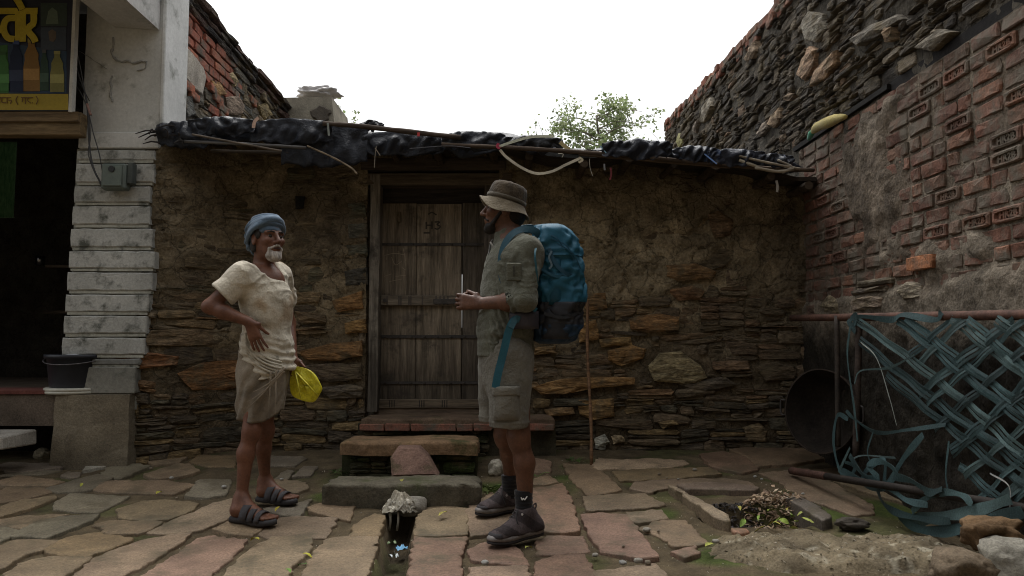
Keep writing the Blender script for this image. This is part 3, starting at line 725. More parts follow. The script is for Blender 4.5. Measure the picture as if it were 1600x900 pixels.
m = MB()
m.box((RX+.012, 2.0, -.1), (RX+.35, 6.34, 3.84), (.1, .09, .075)); m.box((RX+.012, 6.345, -.1), (RX+.35, 10.9, 3.85), (.1, .09, .075))
m.box((RX+.014, 7.9, 3.852), (RX+.348, 10.895, 3.96), (.1, .09, .075)); m.build('wall_core', M_MUD, bw)

# ------------------------------------------------------------------ left: brick and stone wall above the hut
LX = -2.85
lw = thing('patched_wall', 'old brick and stone wall with dark sloping coping rising behind the whitewashed pillar', 'wall', (LX, 7.5, .1))
def mp_l(u, z, d): return (LX + d, u, z)
def p_l(x, y): p = atx(x, y, LX); return (p.y, p.z)
def ltop(u): return 4.03 - (u-6.4)*.055
lb = []; z = 3.25; k = 0
def in_brick(u, z):                      # the surviving brickwork towards the pillar
    a = p_l(300, 30)
    return z > 3.42 and u < 7.55 - (3.95-z)*.2 or (3.02 < z < 3.25 and 6.85 < u < 7.3) 
PATCH = [(268,70),(285,72),(300,88),(313,105),(318,120),(312,148),(300,140),(285,122),(270,108)]
pr2 = [p_l(x, y) for x, y in PATCH]
def in_patch(u, z):
    c = False; n = len(pr2)
    for i in range(n):
        (a, b), (c_, d) = pr2[i-1], pr2[i]
        if (b > z) != (d > z) and u < (c_-a)*(z-b)/(d-b)+a: c = not c
    return c
z = 2.95; k = 0
while z < 4.0:
    u = 6.05 - (k % 2)*.12
    while u < 9.6:
        L = .238; cu, cz = u+L/2, z+.04
        if in_brick(cu, cz) and not in_patch(cu, cz) and cz < ltop(cu)-.12:
            ring = rect_ring(u+.006, u+L-.006, z+.006, z+.006, z+.08, z+.08, .003, 3, .15)
            piece(lb, ring, -.04, random.uniform(.014, .035), mp_l, np.array(pick((.33,.115,.075),(.29,.105,.07),(.36,.14,.085)))*random.uniform(.85, 1.15), jz=.0015, inset=.008, crown=0)
        u += L
    z += .088; k += 1
# single bricks lower down
for (x, y, w) in ((290,135,.2),(330,140,.24),(337,155,.24),(300,150,.2),(392,158,.22),(345,170,.24),(366,148,.12)):
    u, z_ = p_l(x, y); ring = rect_ring(u-w/2, u+w/2, z_-.04, z_-.04, z_+.036, z_+.036, .004, 3, .2)
    piece(lb, ring, -.04, .04, mp_l, np.array((.36, .13, .075))*random.uniform(.85, 1.1), jz=.002, inset=.01)
emit(lb, 'brick', M_BRICK, lw)
FE_L = [([(352,118),(360,112),(368,128),(362,138)], (.42,.34,.2)), ([(350,152),(365,150),(375,165),(372,180),(355,178)], (.36,.28,.22)), ([(400,165),(414,160),(420,180),(410,188)], (.34,.27,.15)),
        ([(276,150),(292,150),(302,178),(285,185)], (.15,.15,.14)), ([(325,125),(340,128),(348,148),(336,150)], (.36,.22,.1))]
ls = []; featured(ls, FE_L, mp_l, p_l, .04); el = ell_skip(FE_L, p_l)
rubble(ls, 6.05, 10.2, 2.55, 3.98, mp_l, (.06, .13), (.14, .36), lambda u, z: pick((.13,.13,.12),(.10,.10,.095),(.17,.16,.14),(.22,.18,.12),(.26,.2,.13),(.15,.14,.12),(.30,.24,.16)), lambda u, z: random.uniform(.005, .035),
       lambda u, z, a, b: in_brick(u, z) or in_patch(u, z) or el(u, z, a, b) or z > ltop(u)-.08, wav=.03, nrm_seed=120)
emit(ls, 'stone', M_SLATE, lw)
sheet('mortar', np.arange(5.9, 10.25, .06), np.arange(2.4, 4.02, .05), mp_l, lambda U, Z: -.002+.014*fbm(U*9, Z*9, 61.), lambda U, Z: np.ones(U.shape+(3,))*np.array([.16, .14, .115]),
      lambda U, Z: Z < 4.0-(U-6.4)*.055, M_MUD, lw)
P = [Vector((a, b, 0)) for a, b in pr2]; P = resample(P, .03, .004)
m = MB(); n = len(P); cu = sum(p.x for p in P)/n; cz = sum(p.y for p in P)/n
m.add([mp_l(p.x, p.y, .0) for p in P]+[mp_l(p.x, p.y, .026) for p in P]+[mp_l(p.x+(cu-p.x)*.06, p.y+(cz-p.y)*.06, .034) for p in P]+[mp_l(cu, cz, .034)],
      [(k*n+i, k*n+(i+1) % n, (k+1)*n+(i+1) % n, (k+1)*n+i) for k in (0, 1) for i in range(n)]+[(2*n+i, 2*n+(i+1) % n, 3*n) for i in range(n)], (.40, .36, .31))
m.build('plaster_patch', M_CONC, lw)
lc = []; u = 5.9                          # overhanging slate coping, dark and broken
while u < 10.2:
    L = random.uniform(.22, .5)
    for q, (pd, th) in enumerate(((.10, .045), (.07, .045), (.05, .06))):
        z0 = ltop(u) - q*.058 + random.uniform(-.012, .012); a = u+random.uniform(-.04, .04); b = min(a+L+.03, 10.3)
        ring = rect_ring(a, b, z0-th, ltop(b)-q*.058-th, z0, ltop(b)-q*.058, .008, 3, .12)
        piece(lc, ring, -.3, pd+random.uniform(-.03, .03), mp_l, np.array(pick((.06,.052,.05),(.08,.068,.062),(.05,.045,.045),(.13,.085,.075)))*random.uniform(.8, 1.2), jz=.008, inset=.012)
    u += L
lcp = subempty('slate_coping', lw); emit(lc, 'slab', M_SLATE, lcp)
m = MB(); m.box((LX-.32, 5.9, -.1), (LX-.012, 7.9, 3.82), (.1, .09, .08)); m.box((LX-.32, 7.905, -.1), (LX-.012, 10.2, 3.7), (.1, .09, .08)); m.build('wall_core', M_MUD, lw)

# ------------------------------------------------------------------ unseen house across the lane, added behind the viewer to shade the yard
oh = thing('unseen_shade_house', 'unseen two storey mud plastered house across the lane, added to shade the yard', 'house', (0, -3.4, 0))
m = MB(); m.box((-9, -4.0, -.05), (9, -3.4, 6.4), (.20, .16, .11)); m.build('wall', M_MUD, oh)
m = MB(); m.box((-9.1, -4.1, 6.403), (9.1, -3.1, 6.6), (.16, .14, .11), bev=.02); m.build('parapet', M_CONC, oh)
for x in (-6, -3, 3, 6):
    for z in (1.2, 4.2):
        m = MB(); m.box((x-.45, -3.397, z), (x+.45, -3.36, z+1.1), (.10, .08, .05), bev=.01); w_ = m.build('window', M_WOOD, oh)
        m = MB(); m.box((x-.38, -3.357, z+.07), (x-.02, -3.34, z+1.03), (.07, .11, .12)); m.build('shutter', M_WOOD, w_)
        m = MB(); m.box((x+.02, -3.357, z+.07), (x+.38, -3.34, z+1.03), (.07, .11, .12)); m.build('shutter', M_WOOD, w_)
m = MB(); m.box((-.6, -3.397, 0), (.6, -3.34, 2.1), (.12, .09, .06), bev=.01); m.build('door', M_WOOD, oh)
# ------------------------------------------------------------------ hut door
DY = WY + .10
door = subempty('door', hut)
def dxz(x, y, Y=DY): p = at(x, y, Y); return p.x, p.z
zb, zt = .475, dxz(700, 318)[1]
edges = [dxz(593, 500)[0], dxz(650, 500)[0], dxz(721.5, 500)[0], dxz(776, 500)[0]]
PC = [(.185, .155, .118), (.205, .172, .13), (.11, .094, .075)]
def plank(x0, x1, z0, z1, y0, y1, col, nz=26):
    m_ = MB(); xs_ = [x0, x0+.004, (x0*2+x1)/3, (x0+2*x1)/3, x1-.004, x1]; v = []
    jag = [.0]*6
    for j in range(nz+1):
        t = j/nz; z_ = z0+(z1-z0)*t
        for i, x_ in enumerate(xs_):
            w_ = .0025*float(vnoise(z_*5, x0*9+i*.1)) if i in (0, 1) else (.0025*float(vnoise(z_*5, x1*9+i*.1)) if i in (4, 5) else 0)
            v.append((x_+w_, (y0+.006 if i in (0, 5) else y0) + .002*float(vnoise(z_*7, x_*14)), z_))
    f = [(j*6+i, j*6+i+1, (j+1)*6+i+1, (j+1)*6+i) for j in range(nz) for i in range(5)]
    b = len(v); v += [(x0, y1, z0), (x1, y1, z0), (x1, y1, z1), (x0, y1, z1)]
    f += [(b, b+3, b+2, b+1), (0, nz*6, b+3, b), (5, b+1, b+2, nz*6+5)]
    f += [tuple([b, b+1]+[5, 4, 3, 2, 1, 0]), tuple([b+2, b+3]+[nz*6+k for k in range(6)])]
    zz = np.array([p[2] for p in v]); xx = np.array([p[0] for p in v])
    c = np.array(col)[None]*np.ones((len(v), 1)); 
    foot_dark = (1-sstep(.62, .95, zz + .16*fbm(xx*30, zz*3, 5.)))[:, None]                    # darker towards the foot, with a ragged edge
    c = c*(1-foot_dark*.62) + np.array([.05, .042, .032])*foot_dark*.62
    return m_.add(v, f, c)
for i in range(3):
    g0 = .0028 if i == 2 else .0015
    plank(edges[i]+g0, edges[i+1]-(.0032 if i == 1 else .0015), zb, zt - (0, .004, -.004)[i], DY, DY+.03, PC[i]).build('plank', M_WOOD, door)
for y, th, c in ((382, .022, (.035, .032, .03)), (526, .024, (.035, .032, .03)), (598, .02, (.035, .032, .03))):
    z_ = dxz(650, y)[1]; m = MB(); m.box((edges[0]+.004, DY-.011, z_-th/2), (edges[3]-.01, DY-.003, z_+th/2), c, j=.0015)
    for q in range(8):
        xx = edges[0]+.05+q*.105; m.tube([(xx, DY-.011, z_), (xx, DY-.018, z_)], [.009, .005], 8, c)
    m.build('iron_strap', M_IRON, door)
z_ = dxz(650, 470)[1]; m = MB(); x0, x1 = dxz(596, 470)[0], dxz(748, 470)[0]
m.box((x0, DY-.040, z_-.040), (x1, DY-.003, z_+.040), (.17, .15, .12), j=.003, bev=.004)
hb = m.build('hasp_bar', M_BEAM, door)
m = MB()
for t in (.06, .18, .2, .28, .30, .42, .56, .6, .64, .68): m.box((x0+(x1-x0)*t, DY-.043, z_-.036), (x0+(x1-x0)*t+.012, DY-.0405, z_+.036), (.07, .06, .05))
m.box((x0+.42, DY-.052, z_-.028), (x0+.60, DY-.041, z_+.012), (.05, .046, .042), bev=.003)
m.tube([(x0+.035, DY-.041, z_), (x0+.035, DY-.05, z_)], .016, 10, (.06, .055, .05))
m.build('hasp_iron', M_IRON, hb)
z_ = dxz(650, 630)[1]; m = MB(); m.box((edges[0]+.002, DY-.034, z_-.036), (edges[3]-.01, DY-.003, z_+.032), (.14, .115, .085), j=.002, bev=.004); br = m.build('bottom_rail', M_BEAM, door)
for t in (.10, .12, .14, .36, .38, .40, .56, .58, .6):
    m = MB(); m.box((edges[0]+.9*t, DY-.0365, z_-.03), (edges[0]+.9*t+.008, DY-.0345, z_+.026), (.045, .04, .034)); m.build('carved_notch', M_BEAM, br)
# chalked sign on the middle plank and scratches on the left one
def strokes(lines, mpx, w, Y, col, mat, name, parent, th=.0015):
    m_ = MB()
    for ln in lines:
        pts = [Vector((q[0], Y, q[1])) for q in (mpx(*p) for p in ln)]
        m_.ribbon(catmull(pts, 4) if len(pts) > 2 else pts, w, (0, -1, 0), th, col)
    return m_.build(name, mat, parent)
for ln in ([[(666,347),(666,358)],[(675,346),(675,358)],[(666,352),(675,352)]], [[(679,347),(687,347),(683,351),(688,354),(684,358),(679,357)]], [[(669,335),(675,332),(682,336)]], [[(662,364),(672,364)]]): strokes(ln, lambda x, y: dxz(x, y), .011, DY-.003, (.035, .03, .025), M_PAINT, 'painted_letter', door)
strokes([[(601,399),(616,396),(632,398)],[(605,390),(604,406)],[(622,392),(622,410)],[(630,388),(634,408)],[(612,402),(618,414),(628,408)],[(600,432),(612,428)],[(618,432),(634,430)],[(608,440),(628,436)],[(628,418),(634,422)]], lambda x, y: dxz(x, y), .004, DY-.0025, (.30, .25, .18), M_PAINT, 'chalk_scratch', door, .001)
m = MB(); p = at(624, 340, DY-.004); m.tube([p+Vector((0, 0, .045)), p+Vector((-.006, -.004, 0)), p+Vector((.004, -.002, -.04))], [.014, .022, .012], 8, (.12, .095, .065)); m.build('wood_knot', M_WOOD, door)
# frame, lintel
fr = subempty('door_frame', hut)
m = MB(); m.box((edges[0]-.03, DY-.02, .395), (edges[3]+.02, DY+.05, .472), (.13, .10, .075), j=.003, bev=.004); m.build('threshold', M_BEAM, fr)
xl0, xl1 = at(577, 500, WY).x, at(592, 500, WY).x
def post(x0, x1, z0, z1, y0, y1, col):
    m_ = MB(); n = 14; v = []
    for j in range(n+1):
        z_ = z0+(z1-z0)*j/n; w = .005*float(vnoise(z_*2.5, x0*5)); e = .003*float(vnoise(z_*9, x0*7))
        v += [(x0+w-e, y0+e, z_), (x1+w+e, y0-e, z_), (x1+w, y1, z_), (x0+w, y1, z_)]
    f = [(j*4+k, j*4+(k+1) % 4, (j+1)*4+(k+1) % 4, (j+1)*4+k) for j in range(n) for k in range(4)] + [(3, 2, 1, 0), tuple(n*4+k for k in range(4))]
    zz = np.array([p[2] for p in v]); foot_dark = (1-sstep(.7, 1.15, zz))[:, None]  # post darker towards the foot
    return m_.add(v, f, np.array(col)*(1-foot_dark*.6)+np.array([.03, .027, .022])*foot_dark*.6)
post(xl0, xl1, .44, 2.30, WY-.03, WY+.10, (.20, .18, .15)).build('post', M_WOOD, fr)
post(at(757, 500, WY).x, at(777, 500, WY).x, .44, 2.30, WY-.02, WY+.10, (.10, .085, .07)).build('post', M_WOOD, fr)
for (y0, y1, x0, x1, pr_d, col) in ((290, 270, 560, 800, .03, (.10, .082, .062)), (268, 248, 566, 790, .05, (.075, .06, .047))):
    z0, z1 = at(650, y0, WY).z, at(650, y1, WY).z
    m = MB(); m.box((at(x0, 280, WY).x, WY-pr_d, z0), (at(x1, 280, WY).x, WY+.25, z1-.004), col, j=.006, bev=.006); m.build('lintel_plank', M_BEAM, fr)
m = MB(); m.box((edges[0]-.02, DY+.034, zt-.05), (edges[3]+.01, DY+.06, 2.40), (.035, .03, .026), j=.003); m.build('head_board', M_BEAM, fr)
for ya, yb_ in ((300, 428), (512, 650)):
    z0, z1 = dxz(720, yb_)[1], dxz(720, ya)[1]; m = MB(); m.box((edges[2]-.03, DY+.034, max(z0, .48)), (edges[2]+.03, DY+.05, min(z1, zt-.055)), (.05, .04, .03)); m.build('cover_strip', M_BEAM, door)
m = MB(); m.box((edges[3]-.03, DY+.034, .48), (edges[3]+.03, DY+.05, zt-.055), (.05, .04, .03)); m.box((edges[0]-.03, DY+.034, .48), (edges[0]+.03, DY+.05, zt-.055), (.05, .04, .03)); m.box((edges[1]-.03, DY+.034, .48), (edges[1]+.03, DY+.05, zt-.055), (.05, .04, .03)); m.build('cover_strip', M_BEAM, door)
# small square hole in the wall, its darkness painted as a near-black raised block
m = MB(); p = at(468, 317, WY-.055); m.box((p.x-.032, p.y-.006, p.z-.05), (p.x+.032, p.y+.02, p.z+.05), (.02, .018, .016), j=.006); m.build('niche_patch', M_MUD, wall)

# ------------------------------------------------------------------ hut roof: poles, battens, tarpaulin
roof = subempty('roof', hut)
def eave_pt(x, y, dy=0): return at(x, y, EY+dy)
m = MB(); US = np.linspace(212, 1255, 210); v = []; NV = 26
for i, px in enumerate(US):
    yt, yb = np.interp(px, tX, tY), np.interp(px, bX, bY)
    A = at(px, yt, EY); B = at(px, yb, EY-.03)
    for j in range(NV):
        t = j/(NV-1)
        if t < .42:                        # over the roof, coming forward
            s_ = t/.42; Y = 7.6 + (EY+.10-7.6)*s_; z_ = A.z + (Y-EY-.1)*.10 - .035*(1-s_)*0
            X = A.x*(Y/EY)*(1-s_)*.0 + A.x
            z_ += .030*float(fbm(X*2.2, Y*2.2, 3.)) * (1-s_*.8) - .012
            if s_ > .85: z_ -= .0
        else:                              # round the edge and down the front
            s_ = (t-.42)/.58; Y = EY+.10 - .13*math.sin(min(s_*2.2, math.pi/2)) + .02*s_
            X = A.x + (B.x-A.x)*s_; z_ = A.z + (B.z-A.z)*(max(0, s_-.08)/.92)**1.15
            wr = .014*float(fbm(X*3.1+s_*2.2, s_*2.5, 11.)) + .030*abs(float(vnoise(X*7+s_*5, s_*2.5, 4.))) + .010*abs(float(vnoise(X*19-s_*9, s_*4, 9.)))
            Y -= wr*1.1*(.3+s_); z_ += .022*float(vnoise(X*9, 2.2))*s_**3 + .02*float(vnoise(X*31, 5.2))*s_**4 + .010*float(vnoise(X*14, s_*4, 6.))
        v.append((X, Y, z_))
f = [(i*NV+j, i*NV+j+1, (i+1)*NV+j+1, (i+1)*NV+j) for i in range(len(US)-1) for j in range(NV-1)]
M_TARP = pm('black_tarpaulin', (.75, .75, .8), (1.4, 1.4, 1.45), scale=4, bump=.7, bscale=5, rough=.36, fine=22, finebump=.25, dist=.06, spec=.34, fine_col=.15)
m.add(v, f, (.010, .0125, .019)); tarp = m.build('tarpaulin', M_TARP, roof, True)
sol = tarp.modifiers.new('thick', 'SOLIDIFY'); sol.thickness = .004
def flap(px0, px1, ytop, ybot, Y, name='tarpaulin_fold', amp=.03, col=(.011, .0135, .020), seed=0, lean=.0):
    m_ = MB(); v = []; nu, nv = 40, 14
    for i in range(nu):
        px = px0+(px1-px0)*i/(nu-1); e = math.sin(math.pi*i/(nu-1))
        a = at(px, np.interp(px, tX, tY)+8 if ytop is None else ytop+(1-e)*6, Y); b = at(px, ybot+3*vnoise(i*.39, seed)-6*(1-e), Y)
        for j in range(nv):
            s_ = j/(nv-1); p = a.lerp(b, s_)
            i_ = i*.55; p.y += -.35*amp*math.sin(math.pi*min(1, s_*1.2))*e + amp*.45*float(fbm(i_*.33+seed, s_*2.5+i_*.2, seed*1.)) - amp*.9*abs(float(vnoise(i_*.36+s_*1.6, s_*1.5-i_*.18, seed*3.))) + lean*(1-s_)
            v.append(p)
    f = [(i*nv+j, i*nv+j+1, (i+1)*nv+j+1, (i+1)*nv+j) for i in range(nu-1) for j in range(nv-1)]
    m_.add(v, f, col); o = m_.build(name, M_TARP, roof, True); s2 = o.modifiers.new('thick', 'SOLIDIFY'); s2.thickness = .004; return o
flap(246, 345, 190, 232, EY-.09, seed=1, amp=.05); flap(295, 400, 183, 214, EY-.10, seed=2, amp=.05); flap(390, 520, 186, 226, EY-.10, seed=3, amp=.05)
flap(440, 575, 192, 262, EY-.06, seed=4, amp=.05); flap(690, 790, 205, 238, EY-.10, seed=5, amp=.05); flap(780, 880, 212, 236, EY-.10, seed=6, amp=.04, col=(.012, .013, .016))
flap(940, 1050, 219, 250, EY-.16, seed=7, amp=.06, col=(.016, .019, .027)); flap(1050, 1120, 228, 254, EY-.16, seed=8, amp=.05, col=(.018, .022, .032)); flap(1105, 1195, 233, 260, EY-.165, seed=9, amp=.05, col=(.022, .026, .038)); flap(1180, 1240, 240, 262, EY-.16, seed=10, amp=.04, col=(.022, .026, .036))
flap(560, 600, 188, 205, EY-.02, seed=11, amp=.03, col=(.014, .014, .017)); flap(1090, 1130, 232, 256, EY-.16, seed=12, amp=.03, col=(.02, .035, .075)); flap(560, 690, 205, 244, EY-.05, seed=13, amp=.05)
# deck under it
m = MB(); x0, x1 = at(232, 240, EY).x, RX-.02
v = []
for i in range(33):
    x = x0+(x1-x0)*i/32
    for Y in (EY+.12, 6.9): z_ = ez(x)-.05+(Y-EY)*.06; v += [(x, Y, z_), (x, Y, z_-.03)]
f = []
for i in range(32):
    a = i*4; b = a+4; f += [(a, a+2, b+2, b), (a+1, b+1, b+3, a+3), (a, b, b+1, a+1), (a+2, a+3, b+3, b+2)]
m.add(v, f, (.05, .042, .034)); m.build('roof_deck', M_BEAM, roof)
for i in range(15):
    x = x0+.12+i*(x1-x0-.2)/14+random.uniform(-.05, .05); zz = ez(x)-.125 + random.uniform(-.012, .012)
    m = MB(); m.tube([(x, EY-.02+random.uniform(-.03, .06), zz), (x+random.uniform(-.03, .03), 6.9, zz+.02)], [random.uniform(.022, .034)]*2, 8, np.array((.075, .058, .042))*random.uniform(.7, 1.3)); m.build('rafter', M_BEAM, roof)
def pole(pts, r, col, name='eave_pole', Y=EY-.10, par=None):
    P_ = [at(x, y, Y) for x, y in pts]; P_ = catmull(P_, 6) if len(P_) > 2 else P_
    m_ = MB(); m_.tube(P_, [r*(1+.12*float(vnoise(i*.9, r*99))) for i in range(len(P_))], 9, col); return m_.build(name, M_BEAM, par or roof, True)
pole([(505,193),(560,197),(640,206),(720,215)], .018, (.065, .05, .04), Y=EY-.14)
pole([(690,226),(800,231),(880,236),(960,242),(1060,251),(1180,262),(1272,266)], .016, (.075, .056, .042), Y=EY-.15)
pole([(288,221),(360,224),(430,228),(478,231)], .012, (.10, .10, .10), Y=EY-.16)
pole([(905,241),(1000,249),(1140,261)], .013, (.11, .085, .065), Y=EY-.10)
pole([(1145,241),(1190,252),(1250,264)], .009, (.30, .27, .22), 'loose_stick', EY-.2); pole([(1180,262),(1215,268),(1240,264)], .012, (.28, .25, .2), 'loose_stick', EY-.2); pole([(1155,250),(1187,262)], .012, (.38, .35, .28), 'loose_stick', EY-.19)
pole([(1215,250),(1233,258),(1236,262),(1222,270)], .009, (.3, .28, .24), 'loose_stick', EY-.2); pole([(480,228),(520,246),(548,262),(558,272)], .007, (.22, .18, .13), 'loose_stick', EY-.12)
pole([(300,210),(380,225),(440,236)], .008, (.14, .12, .1), 'loose_stick', EY-.17); pole([(330,236),(460,240),(540,252)], .014, (.06, .05, .04), 'loose_stick', EY-.05)
for i in range(16):                         # twigs and shreds at the left end
    a = at(random.uniform(238, 290), random.uniform(196, 224), EY-.15+random.uniform(-.05, .05)); d = Vector((random.uniform(-.16, .03), random.uniform(-.06, .04), random.uniform(-.05, .05)))
    m = MB(); m.tube([a, a+d*.5+Vector((0, 0, .012)), a+d], [.007, .006, .003], 5, np.array((.03, .028, .028))*random.uniform(.6, 1.6)); m.build('twig', M_BEAM, roof)
def strap(pts, w, col, name='cord', Y=EY-.17, nrm=(0, -1, .2)):
    m_ = MB(); m_.ribbon(catmull([at(x, y, Y) for x, y in pts], 7), w, nrm, .003, col); return m_.build(name, M_FAB, roof)
M_FAB = pm('rough_cloth', (.75, .75, .75), (1.2, 1.2, 1.2), scale=9, bump=.4, bscale=30, rough=.95, fine=120, finebump=.4, dist=.006, sheen=.2, fine_col=.2)
strap([(781,234),(792,246),(815,262),(838,271),(862,268),(885,257),(905,248)], .020, (.42, .38, .29)); strap([(780,229),(800,222),(830,214),(865,213)], .020, (.42, .42, .32), Y=EY-.165)
strap([(404,184),(398,190),(396,200)], .024, (.48, .33, .26), Y=EY-.17); strap([(512,192),(514,212)], .014, (.2, .22, .2), Y=EY-.17)
strap([(654,207),(654,213)], .02, (.5, .06, .06), Y=EY-.17); strap([(779,224),(777,229),(781,232)], .02, (.40, .05, .09), Y=EY-.18)
strap([(921,248),(922,262),(926,275)], .004, (.3, .28, .22)); strap([(954,262),(955,272),(953,281)], .012, (.16, .03, .035)); strap([(944,256),(945,266)], .012, (.2, .2, .2)); strap([(1213,282),(1215,291),(1214,300)], .017, (.36, .34, .3), Y=EY-.1)
strap([(588,228),(586,244),(585,262)], .005, (.2, .17, .13)); strap([(586,231),(594,243)], .006, (.24, .2, .15)); strap([(905,246),(910,250),(904,254)], .016, (.4, .35, .24)); strap([(938,228),(948,240)], .008, (.25, .4, .5)); strap([(1100,240),(1120,256)], .01, (.15, .25, .5), Y=EY-.2)
strap([(872,240),(880,241),(878,246)], .005, (.42, .4, .33)); strap([(1225,243),(1232,252),(1231,258)], .012, (.34, .38, .5)); strap([(640,232),(700,228),(735,231)], .005, (.09, .09, .1))
strap([(875,222),(882,228),(890,234)], .03, (.30, .24, .12), Y=EY-.13)

# ------------------------------------------------------------------ entrance steps
steps = thing('entrance_steps', 'worn stone slabs stacked as steps up to the plank door', 'steps', (-.65, 4.9, .05))
def slab(px0, px1, ytop_front, Y0, depth, th, col, name='step_slab', foot_dark=0., jit=.008):
    a, b = at(px0, ytop_front, Y0), at(px1, ytop_front, Y0); z_ = a.z
    P = [Vector((a.x, Y0, 0)), Vector((a.x*.6+b.x*.4, Y0-.012, 0)), Vector((b.x, Y0+.004, 0)), Vector((b.x-.02, Y0+depth, 0)), Vector((a.x+.02, Y0+depth-.02, 0))]
    me = flag_mesh(resample(P, .04, jit), lambda x, y: z_ + .004*math.sin(x*9), th, col, bev=.018, name=name)
    return part(name, me, M_FLAG2 if name == 'step_slab' else M_FLAG, steps, True)
M_FLAG2 = pm('step_stone', (.6, .58, .56), (1.35, 1.33, 1.3), scale=5, bump=.9, bscale=9, rough=.88, fine=70, finebump=.55, dist=.03, spots=(.05, .06, .02), spot_scale=4.2, spot_at=.60)
slab(502, 752, 757, 4.30, .30, .17, (.10, .09, .066), jit=.012)
slab(530, 748, 691, 4.92, .36, .085, (.24, .155, .09))
slab(563, 868, 654, 5.52, .40, .07, (.15, .105, .072))
for i, (a, b) in enumerate(((562, 600), (602, 640), (642, 712), (714, 738), (740, 768), (822, 866))):   # brick edging under the sill
    pa, pb = at(a, 660, 5.50), at(b, 660, 5.50)
    m = MB(); m.box((pa.x, 5.498, .325), (pb.x, 5.62, .378), np.array((.25, .115, .08))*random.uniform(.85, 1.15), j=.003, bev=.006); m.build('brick', M_BRICK, steps)
m = MB(); xa, xb = at(600, 700, 4.95).x, at(745, 700, 4.95).x
fill = []
rubble(fill, at(545, 700, 4.97).x, at(742, 700, 4.97).x, .03, .24, lambda u, z, d: (u, 4.99-d, z), (.05, .08), (.10, .26), lambda u, z: pick((.05, .07, .025), (.06, .075, .032), (.065, .065, .04)), lambda u, z: random.uniform(0, .03), None, wav=.01)
rubble(fill, at(568, 680, 5.56).x, at(765, 680, 5.56).x, .08, .335, lambda u, z, d: (u, 5.56-d, z), (.05, .08), (.10, .26), lambda u, z: pick((.055, .06, .03), (.07, .065, .04), (.085, .07, .045)), lambda u, z: random.uniform(0, .03), None, wav=.01)
emit(fill, 'riser_stone', M_SLATE, steps)
m = MB(); m.box((at(560, 680, 5.6).x, 5.575, .06), (at(868, 680, 5.6).x, 5.61, .372), (.05, .045, .03)); m.box((at(536, 700, 5.03).x, 5.0, .0), (at(744, 700, 5.03).x, 5.018, .236), (.04, .045, .025)); m.build('riser_backing', M_DIRT, steps)
P = [at(612, 745, 4.70), at(685, 743, 4.70), at(668, 712, 4.78), at(655, 699, 4.82), at(622, 698, 4.82), at(610, 715, 4.78)]
c = sum(P, Vector())/6; v = [p+Vector((0, .09, 0)) for p in P]+P+[p+(c-p)*.14+Vector((0, -.018, 0)) for p in P]+[c+Vector((0, -.02, 0))]
m = MB(); m.add(v, [(k*6+i, k*6+(i+1) % 6, (k+1)*6+(i+1) % 6, (k+1)*6+i) for k in (0, 1) for i in range(6)]+[(12+i, 12+(i+1) % 6, 18) for i in range(6)], (.19, .12, .095)); m.build('prop_stone', M_FLAG2, steps)
m = MB(); m.box((at(560, 700, 5.2).x, 5.02, .0), (at(745, 700, 5.2).x, 5.50, .245), (.06, .06, .035), j=.02); m.build('earth_fill', M_DIRT, steps)

# ------------------------------------------------------------------ shop at the left: pillar, plinth, platform, sign
shop = thing('shop_building', 'whitewashed village shop with banded pillar and dark open front', 'shop', (-3.4, 5.5, .1))
PY = 5.30
pil = subempty('pillar', shop); pz0_ = at(140, 617, 5.22).z+.003
Z = lambda y, Y=PY: at(200, y, Y).z
lines = [234, 255, 290, 321, 356, 391, 424, 459, 492, 526, 559, 575]
lft = lambda y: at(np.interp(y, [180, 550, 620], [127, 98, 95]), y, PY).x
rgt = {234: 243, 255: 242, 290: 236, 321: 236, 356: 240, 391: 243, 424: 240, 459: 234, 492: 231, 526: 228, 559: 220}
m = MB(); m.box((lft(575)+.03, PY+.02, .5), (-2.68, PY+.45, Z(232)), (.30, .30, .27)); m.box((lft(200)+.012, PY+.005, Z(230)), (-2.572, PY+.36, 5.2), (.54, .54, .515)); m.build('pillar_core', M_WHITEWASH, pil)
for i in range(len(lines)-1):
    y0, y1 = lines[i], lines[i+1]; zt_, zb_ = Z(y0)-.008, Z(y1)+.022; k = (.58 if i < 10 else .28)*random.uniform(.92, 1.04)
    a = lft((y0+y1)/2); b = at(rgt.get(y0, 228), y0, PY).x
    nxs = 14; v = []
    for (dd, ins) in ((.06, 0), (-.008, 0), (-.015, .008)):
        ring = [(a+ins+(b-a-2*ins)*t/nxs, zb_+ins) for t in range(nxs+1)] + [(b-ins+.004*float(vnoise(i*3.3, 1.)), (zb_+zt_)/2)] + [(b-ins-(b-a-2*ins)*t/nxs, zt_-ins) for t in range(nxs+1)] + [(a+ins-.004, (zb_+zt_)/2)]
        v += [(x+.002*float(vnoise(x*30, z_*30)), PY+dd+.002*float(vnoise(x*20, z_*20)), z_+.004*float(vnoise(x*14, z_*14, dd))) for x, z_ in ring]
    n = len(ring); f = [(q*n+j, q*n+(j+1) % n, (q+1)*n+(j+1) % n, (q+1)*n+j) for q in (0, 1) for j in range(n)]+[tuple(range(2*n, 3*n))]
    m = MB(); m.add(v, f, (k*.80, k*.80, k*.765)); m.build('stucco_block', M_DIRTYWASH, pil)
    m = MB(); m.box((a+.012, PY-.006, zb_-.021), (b-.012, PY+.04, zb_-.0015), (.42, .42, .37), j=.002); m.build('joint_band', M_DIRTYWASH, pil)
m = MB(); m.box((lft(230), PY-.012, Z(232)), (-2.58, PY+.04, Z(207)), (.58, .58, .56), j=.003, bev=.006); m.build('cap_band', M_WHITEWASH, pil)
